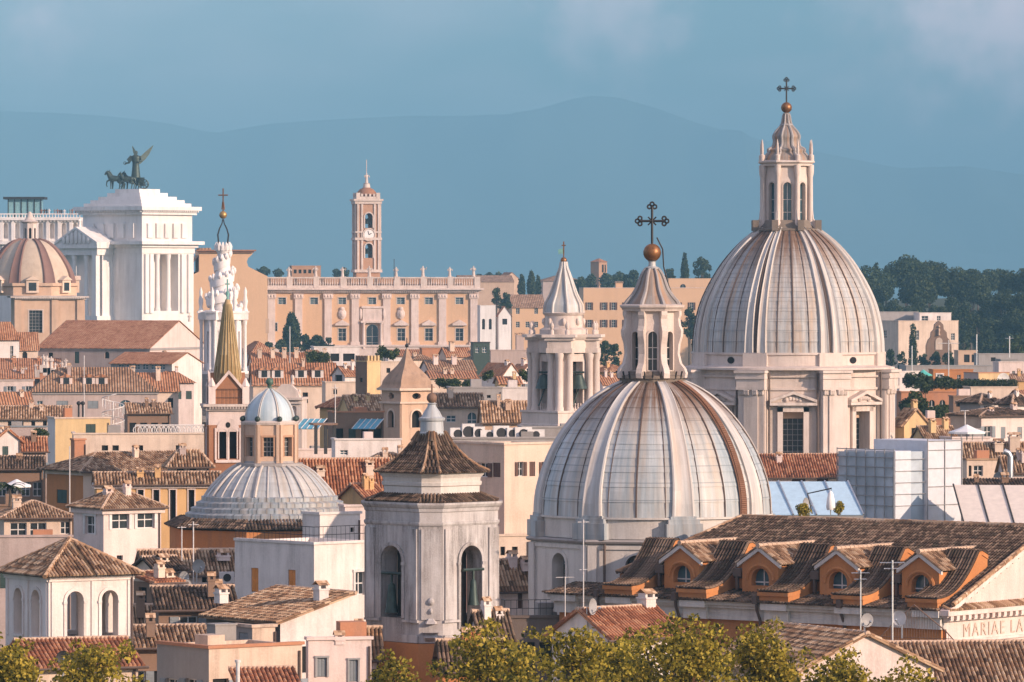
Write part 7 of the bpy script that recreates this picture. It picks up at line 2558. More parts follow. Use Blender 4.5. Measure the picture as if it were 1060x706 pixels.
HS('red roofed terrace house with glazed front below the palace', 438, 446, 494, 391, 384, 765, 10, 'gx', CR, 'tile_red', [('R', 470, 475, 393, 399, 'g'), ('R', 480, 488, 393, 399, 'g')])
HS('brown roofed house left of the white twin gables', 434, 444, 492, 383, 373, 835, 12, 'gx', PW, 'tile_old', chim=[(.2, .3, .4, .9), (.6, .3, .4, .9)])
HS('white gabled house with red roof, left of two', 498, 521, 537, 387, 376, 800, 42, 'gy', WH, 'tile_red', [('L', 512, 517, 390, 396, 'd')])
HS('white gabled house with red roof beside the white belfry', 527, 538, 556, 388, 377, 806, 42, 'gy', PW, 'tile_red')
HS('dark green glazed lift house on a roof below the palace corner', 487, 490, 507, 358, 354, 905, 10, 'flat', 'shutter_green', wins=[('R', 492, 496, 359, 365, 'b'), ('R', 499, 504, 359, 365, 'b')], parapet=.5, cornice='iron')
HS('grey terrace block with white stack behind the twin gables', 503, 508, 550, 366, 363, 925, 8, 'flat', 'pinkgrey', parapet=.5, wins=[('R', 530, 538, 354, 362, 'd')], chim=[(.75, .3, 2.5, 1.6)])
HS('terracotta roof terrace left of the dark green lift house', 434, 437, 460, 364, 361, 950, 10, 'flat', 'terracotta', parapet=.5)
HS('cluttered cream house right of the terracotta terrace', 454, 462, 488, 368, 360, 930, 20, 'gx', CR, 'tile_tan', [('R', 470, 474, 372, 376, 'd')], chim=[(.3, .3, .6, 1)])
HS('pale yellow house under the bell-roof tower pinnacle', 420, 428, 448, 372, 366, 930, 20, 'hip', CR, 'tile_old')
HS('white house under the palace steps', 396, 402, 436, 368, 362, 1010, 10, 'gx', WH, 'tile_red')
HS('long flat grey house carrying cooling units behind the cream box house', 452, 456, 600, 458, 455, 475, 6, 'flat', 'greyw', parapet=.3, cornice='greyw', wins=[('R', 470, 476, 463, 468, 'd')])
HS('plain cream box house with dark shuttered windows', 464, 522, 588, 464, 461, 410, 38, 'flat', CR, wins=[('L', 496, 505, 479, 494, 'ob'), ('L', 510, 518, 479, 494, 'sb'), ('R', 536, 542, 478, 493, 'ob'), ('R', 548, 554, 478, 493, 'sb'), ('R', 561, 567, 478, 493, 'ob')], parapet=.25)
HS('red roofed house right of the white belfry', 614, 624, 652, 397, 388, 830, 20, 'gx', PW, 'tile_red', [('R', 630, 634, 400, 405, 'd')])
HS('ochre house with tan roof between the white belfry and near dome', 612, 630, 655, 385, 377, 900, 30, 'hip', 'ochre', 'tile_tan')
HS('grey flat house beside the white belfry plinth', 616, 622, 660, 412, 409, 700, 12, 'flat', 'pinkgrey', parapet=.4)
HS('pinkish house behind the top of the near dome', 612, 620, 665, 430, 420, 620, 12, 'gx', PW, 'tile_red')
HS('flat grey church wing under the white belfry', 536, 541, 660, 447, 444, 548, 5, 'flat', 'greyw', parapet=.4, wins=[('R', 552, 556, 452, 460, 'd')])
# --- near roofs
HS('tiled house with pink gable wall right of the grey belfry', 504, 517, 562, 604, 581, 345, 25, 'gx', PW, 'tile_old', [('R', 536, 541, 612, 630, 'sb')])
HS('pale plastered house behind the tiled pink gable', 498, 508, 548, 560, 557, 385, 20, 'flat', 'cream', wins=[('R', 518, 523, 566, 575, 'd'), ('R', 530, 536, 566, 574, 'd')], parapet=.3)
HS('dark railed terrace at the foot of the near dome', 518, 522, 590, 642, 638, 322, 10, 'flat', 'darkwall', parapet=.1, rail=True)
HS('white lean-to with dark tiles against the grey belfry', 487, 497, 527, 653, 634, 296, 30, 'gx', WH, 'tile_dark')
HS('low dark tiled roof at the foot of the grey belfry', 452, 458, 520, 684, 664, 292, 14, 'gx', 'orange', 'tile_dark')
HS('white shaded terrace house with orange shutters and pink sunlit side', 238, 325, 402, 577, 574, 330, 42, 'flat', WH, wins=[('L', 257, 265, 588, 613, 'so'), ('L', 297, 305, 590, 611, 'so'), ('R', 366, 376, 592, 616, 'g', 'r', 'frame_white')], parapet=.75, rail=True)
HS('white rooftop stair block above the white terrace house', 312, 331, 372, 538, 535, 342, 35, 'flat', WH, parapet=.3, wins=[('R', 362, 366, 546, 551, 'd')])
HS('little tiled house with big chimney before the low lead dome', 138, 150, 243, 592, 571, 348, 14, 'gx', PW, 'tile_old', [('R', 208, 214, 597, 603, 'd')], chim=[(.87, .12, -.4, .9)])
HS('brown tiled cottage with red door left of the big chimney', 137, 160, 188, 589, 578, 338, 35, 'gx', CR, 'tile_dark', [('R', 164, 172, 590, 600, 'so')])
HS('small cottage with bright orange tiles and dark window', 136, 158, 183, 603, 594, 324, 40, 'sx', CR, 'tile_red', [('L', 142, 151, 608, 624, 'd'), ('R', 166, 174, 611, 616, 'so')], wallL='brown')  # unlit left wall painted brown for its shade
HS('brown house with weathered flat tile roof and grey shutters', 158, 164, 242, 628, 609, 304, 12, 'sx', 'brown', 'tile_dark', [('R', 185, 204, 638, 653, 'ow')])
HS('old tiled shed with patched roof right of the loggia', 126, 134, 178, 652, 628, 312, 12, 'gx', 'brown', 'tile_old')
HS('long low tiled lean-to below the grey shuttered house', 122, 130, 218, 669, 650, 288, 10, 'sx', 'brown', 'tile_old')
HS('white house with broad sloping weathered roof and chimney', 207, 290, 360, 644, 615, 295, 36, 'sy', WH, 'tile_old', [], chim=[(.72, .12, .15, .75), (.06, .85, -.2, .7)], wallL='darkwall', over=.35)  # shade on the left wall under the eave painted as a dark colour
HS('tiled cottage between the white sloping roof house and the grey belfry', 352, 356, 392, 668, 651, 300, 15, 'gx', PW, 'tile_old')
HS('pink white house with two grey shuttered windows and tiled chimney', 316, 319, 384, 668, 665, 284, 12, 'flat', PW, wins=[('R', 328, 338, 681, 701, 'sw', 'r', 'frame_grey'), ('R', 361, 370, 683, 706, 'sw', 'r', 'frame_grey')], parapet=.25, chim=[(.5, .25, .1, .6)])
HS('stained retaining wall house with dark left side', 157, 216, 310, 676, 673, 277, 36, 'flat', 'stained', wallL='cement', parapet=.2, cornice='terracotta')  # shade of the left side painted as darker cement
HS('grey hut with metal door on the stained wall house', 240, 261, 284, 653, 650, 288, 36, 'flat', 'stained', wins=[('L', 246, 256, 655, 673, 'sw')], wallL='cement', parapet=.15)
HS('bright red tiled roof at the bottom between white pipe and pink house', 240, 250, 308, 714, 694, 266, 12, 'sx', 'cream', 'tile_red', over=.2)
HS('red tiled house with white side below the orange dormers', 572, 630, 706, 659, 632, 278, 42, 'gx', WH, 'tile_red', chim=[(.93, .5, .35, .85)])
HS('gabled house with sunlit pink front among the plane trees', 735, 824, 973, 697, 657, 262, 27, 'gy', PW, 'tile_old', cornice=None)
HS('long brown tiled roof at the lower right corner', 920, 930, 1100, 716, 667, 272, 7, 'sx', CR, 'tile_old')
HS('tiled roof below the loggia behind the plane trees', -6, 34, 140, 690, 664, 262, 20, 'gx', CR, 'tile_red')

# ================================================================== smaller things on and between the roofs
def post_thing(name, label, cat, px, r0, r1, D, rad, mat, arms=(), group=None):
    z0, z1 = Z(r1, D), Z(r0, D)
    T = thing(name, label, cat, (X(px, D), D, z0), 0, group)
    m = MB(); m.tube([(0, 0, 0), (0, 0, z1 - z0)], rad, 6); m.build('mast', T, mat)
    a = MB()
    for f, w in arms:
        zz = (z1 - z0) * f
        a.tube([(-w / 2, 0, zz), (w / 2, .15, zz)], rad * .6, 5)
        for i in range(5):
            x = -w / 2 + w * i / 4
            a.tube([(x, -.25, zz), (x, .3, zz)], rad * .4, 4)
    if arms: a.build('aerial', T, mat)
    return T
AL = [('white', 604, 538, 668, 300, .035, 'frame_white', [(.98, .6), (.6, .4)], 'tall white aerial mast before the drum of the near dome'),
      ('grey', 891, 590, 655, 282, .04, 'steel', [(.95, .9), (.85, .6)], 'steel aerial mast left of the satellite dish pair'),
      ('grey', 924, 580, 668, 278, .05, 'steel', [(.97, 1.2), (.9, .8)], 'tallest steel aerial mast before the scrolled dormers'),
      ('w', 188, 545, 602, 345, .04, 'frame_white', [(.98, .5)], 'left of two thin white masts before the low lead dome'),
      ('w', 200, 540, 606, 342, .045, 'frame_white', [(.95, .6)], 'right of two thin white masts before the low lead dome'),
      ('w', 72, 462, 530, 440, .05, 'frame_white', [], 'thin white mast beside the quoined palace'),
      ('w', 87, 368, 440, 600, .05, 'frame_white', [], 'thin pale pole above the yellow house'),
      ('w', 300, 338, 400, 850, .08, 'frame_white', [], 'thin pole above the dormered brown roof'),
      ('w', 347, 398, 470, 580, .06, 'frame_white', [(.95, .6)], 'aerial pole before the crenellated tower'),
      ('w', 982, 352, 400, 880, .10, 'frame_white', [(.93, 3.4)], 'white mast with wide cross arm on the right rooftops'),
      ('w', 1011, 346, 385, 1100, .12, 'steel', [], 'thin steel pole before the dark hill trees'),
      ('w', 1045, 348, 370, 1100, .12, 'steel', [(.9, 1.6)], 'aerial pole at the right skyline above the grey terrace'),
      ('w', 944, 358, 384, 1020, .10, 'steel', [], 'thin lamp pole above the long grey flat building'),
      ('w', 999, 425, 442, 610, .08, 'frame_white', [(.98, .9)], 'white roof pole on the broad pale house'),
      ('w', 746, 0, 0, 0, 0, '', [], ''),
      ('w', 585, 597, 640, 310, .03, 'frame_white', [(.98, 1.0)], 'short white aerial on the railed terrace'),
      ('w', 562, 478, 520, 395, .05, 'iron', [], 'dark lamp post before the cream box house'),
      ('w', 408, 268, 290, 1700, .12, 'iron', [], 'thin flagpole on the palace roof')]
for k, px, r0, r1, D, rad, mt, arms, lab in AL:
    if D: post_thing('aerial_mast', lab, 'mast', px, r0, r1, D, rad, mt, arms)

def dish(px, row, D, r, label, turn=-30, mat='frame_grey'):
    T = thing('satellite_dish', label, 'satellite dish', (X(px, D), D, Z(row, D)), R(turn))
    m = MB()
    P = [(r * t, .22 * r * t * t) for t in (0.01, .35, .7, 1.0)]
    rings = [[(q * math.cos(a), -.35 * r + h * -1.0, q * math.sin(a)) for a in [2 * math.pi * k / 18 for k in range(18)]] for q, h in P]
    m.loft(rings, 0, False); m.loft([[(x, y + .03, z) for x, y, z in rg] for rg in rings], 0, False)
    m.build('bowl', T, mat, 40)
    a = MB(); a.tube([(0, -.3 * r, -r), (0, -1.5 * r, -.2 * r)], .025, 5); a.ell((0, -1.5 * r, -.15 * r), .07, .1, .07, 7); a.build('feed_arm', T, 'steel')
    p = MB(); p.tube([(0, -.3 * r, 0), (0, .1, 0), (0, .1, -2.6 * r)], .045, 6); p.build('bracket', T, 'steel')
dish(609.5, 628, 279, .42, 'grey satellite dish on the red roof below the near dome', 60)
dish(896, 642, 284, .36, 'larger grey satellite dish beside its twin on the right roofs', 25)
dish(933, 640, 281, .40, 'pale satellite dish with long feed arm at the trellis', -30, 'frame_white')
dish(188, 598, 336, .40, 'left of two grey dishes by the cottage with orange tiles', 40)
dish(204, 586, 337, .42, 'upper grey dish on the roof with the thin white masts', 25)
dish(191, 606, 330, .36, 'lower grey dish above the brown shuttered house', 35)
dish(65, 681, 255, .34, 'dark round dish below the loggia, left of a pair', 10, 'iron')
dish(78, 682, 255, .32, 'dark round dish below the loggia, right of a pair', 20, 'iron')
dish(1037, 393, 880, 1.1, 'large pale dish on the cream wall house', 20, 'frame_white')
dish(831, 522, 405, .5, 'grey dish on the blue tent frame', 60)
dish(1036, 495, 470, .55, 'grey dish in front of the dark strip roof', -40)

def ac_unit(px, row, D, label, w=.9, h=.7, group=None):
    T = thing('cooling_unit', label, 'cooling unit', (X(px, D), D, Z(row, D)), R(10), group)
    m = MB(); m.box(-w / 2, 0, 0, w / 2, .4, h); m.build('casing', T, 'frame_white')
    f = MB(); f.plate((-w / 2, 0), (1, 0), [(w * .5 + h * .36 * math.cos(a), h * .5 + h * .36 * math.sin(a)) for a in [2 * math.pi * k / 14 for k in range(14)]], .012); f.build('fan_grille', T, 'iron')
ac_unit(235, 604, 342, 'white cooling unit on the wall below the big chimney')
gq = random.Random(9)
for i, px in enumerate((474, 485, 496, 507, 519, 531, 542, 555)):
    ac_unit(px, 455.5, 478, 'grey white cooling unit in the long row on the flat grey house', gq.uniform(1.0, 1.7), gq.uniform(.8, 1.5), 'cooling units on the flat grey roof')
# seated stone figures on the left hall roof
for i, (px, r0, r1) in enumerate(((37, 376, 383), (45, 367, 378), (48.5, 368, 381), (53, 369, 381), (57, 375, 383), (64, 374, 383), (68, 371, 379), (27, 380, 385))):
    m = MB(); figure(m, 0, 0, 0, S(r1 - r0, 890), 0, (1, -1)[i % 2])
    m.box(-.6, -.5, -1.2, .6, .5, .02)
    o = m.build('stone_figure', None, 'travertine', 50); o.location = (X(px, 890), 890, Z(r1, 890))
    tag(o, 'weathered pale stone figure on the brown tiled hall below the nave', 'statue', 'stone figures on the left hall roof')
for px, r0, r1, D, lab in ((90, 372, 405, 1580, 'slim white statue on a column before the marble portico'), (196, 320, 333, 1020, 'small stone urn figure on the sunlit nave gable'), (107, 0, 0, 0, '')):
    if D:
        m = MB(); figure(m, 0, 0, 0, S(r1 - r0, D) * .6)
        o = m.build('statue', None, 'travertine', 50); o.location = (X(px, D), D, Z(r1, D)); tag(o, lab, 'statue')

# baroque gable crest left of the brown awning block
def crest():
    D = 700.0; s = D / F
    T = thing('chapel', 'white baroque scrolled church crest with urn behind the low lead dome', 'church', (X(296, D), D, 0), R(-6))
    z = lambda r: Z(r, D)
    m = MB(); m.wall((-16 * s, 0), (1, 0), 32 * s, 0, z(414), [(5 * s, 10 * s, z(434), z(420), 'r'), (22 * s, 27 * s, z(434), z(420), 'a')], .4)
    m.box(-16 * s, .4, 0, 16 * s, 5, z(414)); m.build('front_wall', T, 'travertine')
    c = MB(); c.box(-17.5 * s, -.5, z(414), 17.5 * s, 5, z(411.5)); c.box(-16.5 * s, -.25, z(418), 16.5 * s, -.003, z(416)); c.build('cornice', T, 'travertine')
    f = MB()
    P = [(-14, 411.5), (-12, 405), (-8, 401), (-5, 398), (5, 398), (8, 401), (12, 405), (14, 411.5)]
    A = [(x * s, .1, z(r)) for x, r in P]; B = [(x * s, 1.4, z(r)) for x, r in P]
    f.face(A); f.face(list(reversed(B)))
    for i in range(len(A)): f.face([A[i], B[i], B[(i + 1) % len(A)], A[(i + 1) % len(A)]])
    f.build('scroll_gable', T, 'travertine')
    for x, h in ((-13, 404), (6, 388), (13, 403)):
        u = MB(); u.lathe([(2.4 * s, z(411.5) if abs(x) > 10 else z(398)), (1 * s, z(h + 6)), (2.2 * s, z(h + 3)), (1.6 * s, z(h + 1)), (.2 * s, z(h))], 8, cx=x * s, cy=.7); u.build('urn', T, 'travertine', 50)
crest()

# brown ornamental garden gable before the hillside villa
def garden_gable():
    D = 1440.0; s = D / F
    T = thing('garden_gable', 'dark brown scrolled garden gable with pale arched niche before the villa', 'gate', (X(972, D), D, 0), 0)
    z = lambda r: Z(r, D)
    P = [(-13, 385), (-13, 358), (-11, 352), (-8.5, 349), (-8, 344), (-5, 341), (-4.5, 336), (-2, 333.5), (0, 332), (2, 333.5), (4.5, 336), (5, 341), (8, 344), (8.5, 349), (11, 352), (13, 358), (13, 385)]
    m = MB()
    A = [(x * s, 0, z(r)) for x, r in P]; B = [(x * s, 3, z(r)) for x, r in P]
    m.face(A); m.face(list(reversed(B)))
    for i in range(len(A)): m.face([A[i], B[i], B[(i + 1) % len(A)], A[(i + 1) % len(A)]])
    m.build('wall', T, 'brown')
    n = MB(); n.plate((0, 0), (1, 0), outline(-3.6 * s, 3.6 * s, z(362), z(349.5), 'a'), .15); n.build('niche', T, 'cream')
    u = MB(); u.ball((0, -.2, z(338)), 1.2 * s, 10); u.lathe([(1.4 * s, z(347)), (.6 * s, z(344)), (1.2 * s, z(342)), (.2, z(340))], 8, cy=-.4); u.build('carving', T, 'tan', 50)
garden_gable()

# white canopy, parasols, umbrella terrace
def canopy(label, px, row_t, row_e, row_b, wpx, D, mat, name='canopy', cat='canopy', fold=False):
    s = D / F
    T = thing(name, label, cat, (X(px, D), D, Z(row_b, D)), R(20))
    zt, ze = S(row_b - row_t, D), S(row_b - row_e, D)
    m = MB()
    r = wpx * s / 2
    m.lathe([(r, ze - .18), (r * 1.0, ze), (r * .5, ze + (zt - ze) * .42), (.05, zt)], 8, 22.5)
    m.build('cover', T, mat)
    p = MB(); p.tube([(0, 0, 0), (0, 0, zt)], .06, 6)
    if wpx * s > 3:
        for k in range(4):
            c = polar(r * .9, 45 + 90 * k); p.tube([(c[0], c[1], 0), (c[0], c[1], ze)], .05, 6)
    p.build('pole', T, 'frame_grey')
canopy('white pyramid canopy on the flat pale roof', 1001, 439.5, 447, 456, 38, 540, 'canvas')
canopy('teal green parasol beside the bright orange house', 956, 382.5, 388, 393, 18, 935, 'awning_green', 'parasol', 'parasol')
canopy('wide white umbrella on the dark terrace at the left edge', 17, 496, 502, 524, 30, 446, 'canvas', 'parasol', 'parasol')
def closed_parasol(px, r0, r1, D, label):
    T = thing('closed_parasol', label, 'parasol', (X(px, D), D, Z(r1, D)))
    h = S(r1 - r0, D)
    m = MB(); m.lathe([(.28, h * .2), (.34, h * .3), (.3, h * .6), (.18, h * .9), (.04, h)], 10); m.build('cover', T, 'canvas', 40)
    p = MB(); p.tube([(0, 0, 0), (0, 0, h)], .04, 5); p.build('pole', T, 'frame_grey')
closed_parasol(860, 508, 533, 400, 'closed white parasol before the blue tent')
def frame():
    D = 402.0
    T = thing('metal_frame', 'dark bent metal awning frame before the blue tent', 'frame', (X(836, D), D, Z(532, D)))
    m = MB(); z = lambda r: Z(r, D) - Z(532, D); x = lambda p: X(p, D) - X(836, D)
    m.tube([(x(841), 0, 0), (x(836), 0, z(511)), (x(861), 0, z(505.5)), (x(860), 0, z(512))], .06, 6); m.build('tube', T, 'iron')
frame()

# tents and scaffold
def tents():
    D = 410.0; s = D / F
    T = thing('blue_tent', 'large pale blue pitched tent roof below the great dome', 'tent', (X(797, D), D, 0), 0)
    z = lambda r: Z(r, D)
    m = MB()
    n = 4
    for i in range(n):
        a0, a1 = (97 * i / n) * s, (97 * (i + 1) / n) * s
        ym = .0
        top = lambda a: (a - 12 * s, 5, z(501))
        A, B = (a0, 0, z(533)), (a1, 0, z(533))
        m.face([A, B, top(a1), top(a0)])
        m.face([(p[0], p[1], p[2] - .04) for p in (top(a0), top(a1), B, A)])
    m.build('sheet', T, 'tent_blue')
    r = MB()
    for i in range(n + 1):
        a0 = 97 * i / n * s
        r.tube([(a0, -.02, z(533) + .03), (a0 - 12 * s, 4.98, z(501) + .06)], .07, 6); r.cut()
    r.each('rafter', T, 'steel')
    b = MB(); b.wall((0, .05), (1, 0), 97 * s, 0, z(533.2), [], .3); b.box(-12 * s, .35, 0, 97 * s, 6, z(533.5)); b.build('base_wall', T, 'cement')
    D = 418.0; s = D / F
    T = thing('beige_marquee', 'beige marquee roof with dark seams at the right edge', 'tent', (X(998, D), D, 0), R(-8))
    z = lambda r: Z(r, D)
    m = MB()
    for i in range(4):
        a0, a1 = 26 * i * s, 26 * (i + 1) * s
        m.face([(a0, 0, z(542)), (a1, 0, z(542)), (a1 - 16 * s, 6, z(505)), (a0 - 16 * s, 6, z(505))])
        m.face([(a0 - 16 * s, 6, z(505) - .04), (a1 - 16 * s, 6, z(505) - .04), (a1, 0, z(542) - .04), (a0, 0, z(542) - .04)])
    m.build('sheet', T, 'tent_beige')
    r = MB()
    for i in range(5):
        a0 = 26 * i * s; r.tube([(a0, 0, z(542) + .03), (a0 - 16 * s, 6, z(505) + .05)], .07, 6); r.cut()
    r.each('rafter', T, 'iron')
    b = MB(); b.box(0, .05, 0, 104 * s, 6, z(542.5)); b.build('base_wall', T, 'cement')
    D = 424.0; s = D / F; th = R(40)
    T = thing('scaffolding', 'scaffolding wrapped in white sheeting and bluish net before the great dome', 'scaffolding', (X(927, D), D, 0), th)
    z = lambda r: Z(r, D)
    w, d = 71 * s / math.cos(th), 55 * s / math.sin(th)
    a = MB(); a.wall((0, 0), (1, 0), w * .24, 0, z(467), [], .1); a.box(.02, .05, 0, w * .24, d * .9, z(467.2)); a.build('white_sheet', T, 'net')
    a = MB(); a.box(w * .24 + .01, .12, 0, w * .46, d * .9, z(468)); a.build('net_bay', T, 'net_blue')
    a = MB(); a.box(w * .46 + .01, -.25, 0, w, d * .9, z(457)); a.build('white_sheet', T, 'net')
    a = MB(); a.box(-.03, .3, 0, .015, d, z(469)); a.build('side_net', T, 'net_blue')
    p = MB()
    for r in (476, 488, 500, 512, 524):
        p.tube([(0, -.05, z(r)), (w * .46, -.05, z(r))], .03, 5); p.cut()
    for i in range(7):
        y = d * i / 6
        p.tube([(-.15, y, 0), (-.15, y, z(465))], .045, 5); p.cut()
    for r in (466, 474, 484, 494, 504, 514, 524):
        p.tube([(-.17, 0, z(r)), (-.17, d, z(r))], .04, 5); p.cut()
    for r in (457.5, 467, 486, 505, 524):
        p.tube([(w * .46, -.3, z(r)), (w, -.3, z(r))], .035, 5); p.cut()
    for f in (.46, .73, 1.0):
        p.tube([(w * f, -.3, 0), (w * f, -.3, z(455))], .045, 5); p.cut()
    p.each('scaffold_tube', T, 'frame_grey')
    D = 470.0
    T = thing('flue_pipe', 'bent shiny steel flue pipe at the right roofs', 'pipe', (X(1046, D), D, Z(500, D)))
    m = MB(); h = S(33, D); m.tube([(0, 0, 0), (0, 0, h * .82), (-.15, 0, h * .94), (-.55, 0, h)], .26, 10); m.build('pipe', T, 'steel', 50)
    D = 262.0
    T = thing('vent_pipe', 'white vent pipe before the bright red tiled roof', 'pipe', (X(246, D), D, Z(712, D)))
    m = MB(); h = S(26, D); m.tube([(0, 0, 0), (0, 0, h)], .10, 10); m.tube([(0, 0, h), (0, 0, h + .12)], .15, 10); m.build('pipe', T, 'frame_white', 50)
    D = 284.0
    T = thing('water_tank', 'square grey rooftop tank beside the hut with metal door', 'tank', (X(229, D), D, Z(667, D)), R(30))
    m = MB(); m.box(-.6, -.5, 0, .6, .5, S(20, D)); m.box(-.65, -.55, S(20, D), .65, .55, S(20, D) + .08); m.build('tank', T, 'cement')
    for px, D, lab in ((319, 575, 'blue glazed skylight over the pale terrace block'), (378, 588, 'blue glazed skylight on the dark brown block')):
        s = D / F
        T = thing('skylight', lab, 'skylight', (X(px, D), D, Z(444, D)), R(-8))
        m = MB(); w = 14 * s
        m.face([(-w, 0, 0), (w * .75, 0, 0), (w * 1.1, 2.5, 1.0), (-w * .65, 2.5, 1.0)])
        m.face([(-w * .65, 2.5, .95), (w * 1.1, 2.5, .95), (w * .75, 0, -.05), (-w, 0, -.05)])
        m.build('glazing', T, 'awning_blue')
        b = MB()
        for i in range(5):
            f = i / 4
            b.tube([(-w + w * 1.75 * f, -.02, .03), (-w * .65 + w * 1.75 * f, 2.48, 1.03)], .05, 5); b.cut()
        b.each('bar', T, 'frame_white')
    D = 556.0
    T = thing('roof_pergola', 'dark posted pergola on the pale terrace block', 'pergola', (X(336, D), D, Z(470, D)), R(12))
    for x in (-.9, .1, 1.0):
        m = MB(); m.box(x - .15, -.15, 0, x + .15, .15, 2.9); m.build('post', T, 'iron')
    m = MB(); m.box(-1.2, -.3, 2.9, 1.3, 2.5, 3.1); m.build('roof', T, 'rust_metal')
    # wire trellis at the lower right
    D = 290.0; s = D / F
    T = thing('wire_trellis', 'thin wire trellis with pitched frame in front of the church facade', 'trellis', (X(943, D), D, Z(672, D)), R(-30))
    g = MB()
    P = [(-46, 0), (-20, 26), (4, 46), (40, 20), (50, 10)]
    def ht(x):
        for (a, b), (c, d_) in zip(P, P[1:]):
            if a <= x <= c: return b + (d_ - b) * (x - a) / (c - a)
        return 0
    for i in range(-44, 50, 3): g.tube([(i * s, 0, -1), (i * s, 0, ht(i) * s)], .012, 4)
    g.tube([(x * s, 0, h * s) for x, h in P], .035, 5)
    for q in (5, 12): g.tube([(-40 * s, 0, q * s), (46 * s, 0, q * s)], .015, 4)
    g.build('wires', T, 'rust_metal')
    # lattice balustrade over the cream slit window house
    D = 552.0; s = D / F
    T = thing('lattice_railing', 'white scrolled lattice railing on the long cream flat house', 'railing', (X(140, D), D, Z(451, D)), R(6))
    g = MB(); L = 73 * s; h = S(11, D)
    for zz in (0, h): g.tube([(0, 0, zz), (L, 0, zz)], .05, 5)
    for i in range(15):
        x = L * (i + .5) / 15
        g.tube([(x + h * .42 * math.cos(t), 0, h * .5 + h * .42 * math.sin(t)) for t in [2 * math.pi * k / 12 for k in range(13)]], .05, 5, cap=False)
    for i in range(16): g.tube([(L * i / 15, 0, 0), (L * i / 15, 0, h)], .04, 4)
    g.build('lattice', T, 'frame_white')
    D = 575.0
    T = thing('spiral_stair', 'white open spiral stair above the yellow house', 'stair', (X(117, D), D, Z(448, D)))
    g = MB(); h = S(32, D)
    g.tube([(0, 0, 0), (0, 0, h)], .08, 6)
    for i in range(26):
        a = i * 28; c = polar(1.15, a); zz = h * i / 27
        g.face([(0, 0, zz), (*polar(1.15, a), zz), (*polar(1.15, a + 24), zz)]); g.tube([(c[0], c[1], zz), (c[0], c[1], zz + .9)], .03, 4)
    g.tube([(*polar(1.15, i * 14), h * i / 54 + .9) for i in range(54)], .05, 5)
    g.build('steps', T, 'frame_white')
    D = 585.0
    T = thing('twin_flue', 'pair of black capped flues behind the yellow house', 'flue', (X(83.5, D), D, Z(436, D)))
    for x in (-.22, .22):
        g = MB(); g.tube([(x, 0, 0), (x, 0, 1.7)], .1, 8); g.ball((x, 0, 1.9), .24, 10); g.build('flue', T, 'iron', 50)
tents()
# ================================================================== trees
# far hills
FT = 'leaf_dark'
tree('conifer', 'dark pointed conifer in front of the palace left end', 302, 1600, 324, 363, 21, 'spindle', FT, seed=11, dens=.9)
for i, (px, rt, w) in enumerate(((292, 352, 18), (316, 346, 20), (328, 347, 20), (340, 350, 16), (278, 355, 16))):
    tree('garden_tree', 'dark bushy tree in the clump under the palace windows', px, 1590 - i, rt, 366, w, 'round', FT, seed=20 + i, group='bushy trees under the palace')
for i, (px, rt, rb, w) in enumerate(((272, 277.5, 285, 22), (288, 279, 285, 14), (348, 279, 285, 12), (356, 277, 285, 14))):
    tree('hill_tree', 'far green tree showing over the palace roofline', px, 2500, rt, rb + 2, w, 'round', FT, seed=30 + i, group='trees over the palace roof')
for i, (px, rt, w) in enumerate(((497, 284, 14), (506, 282.5, 14), (515, 283, 16), (525, 283.5, 15))):
    tree('pine_tree', 'far dark pine in the row right of the palace', px, 2650, rt, 292, w, 'round', FT, seed=40 + i, group='pines right of the palace')
tree('cypress', 'left slender cypress of the dark pair behind the small orange house', 540, 2150, 284, 306, 9, 'spindle', FT, seed=51)
tree('cypress', 'broad tall cypress right in the dark pair behind the small orange house', 550, 2140, 280, 306, 10, 'spindle', FT, seed=52)
tree('cypress', 'short cypress right of the dark cypress pair', 557, 2160, 285, 306, 7, 'spindle', FT, seed=53)
for i, (px, rt, rb, w) in enumerate(((514, 296, 318, 14), (524, 302, 325, 16), (519, 308, 330, 10))):
    tree('hill_tree', 'dark tree on the slope between the palace and the small orange house', px, 1760 + 8 * i, rt, rb, w, 'round', FT, seed=60 + i, group='trees beside the palace end')
for i, (px, rt, rb, w) in enumerate(((600, 288, 304, 22), (612, 284, 304, 20), (628, 283, 303, 22), (641, 281, 304, 26), (655, 280, 304, 26), (668, 283, 304, 24), (682, 278, 300, 20), (650, 290, 306, 26), (595, 293, 306, 16))):
    tree('hill_tree', 'round green tree in the grove behind the long orange building', px, 2150 + 12 * (i % 4), rt, rb, w, 'round', 'leaf_pine', seed=70 + i, group='grove behind the long orange building')
tree('cypress', 'single tall cypress between the near dome cross and the great dome', 709, 2050, 262, 296, 10, 'spindle', FT, seed=81)
tree('pine_tree', 'spreading pine just right of the single tall cypress', 727, 2080, 266, 297, 26, 'round', FT, seed=82, dens=.8)
tree('hill_tree', 'low tree left of the single tall cypress', 693, 2100, 276, 297, 18, 'round', FT, seed=83)
for i, (px, rt, rb, w, D) in enumerate(((714, 316, 352, 20, 1500), (720, 330, 362, 22, 1480), (626, 352, 380, 18, 1250), (636, 355, 382, 18, 1240), (618, 352, 378, 16, 1245))):
    tree('garden_tree', ('dark leafy tree against the left side of the great dome', 'green leafy tree between the white belfry and the near lantern')[i > 1], px, D, rt, rb, w, 'round', ('leaf_dark', 'leaf_pine')[i > 1], seed=90 + i, group=('trees left of the great dome', 'trees right of the white belfry')[i > 1])
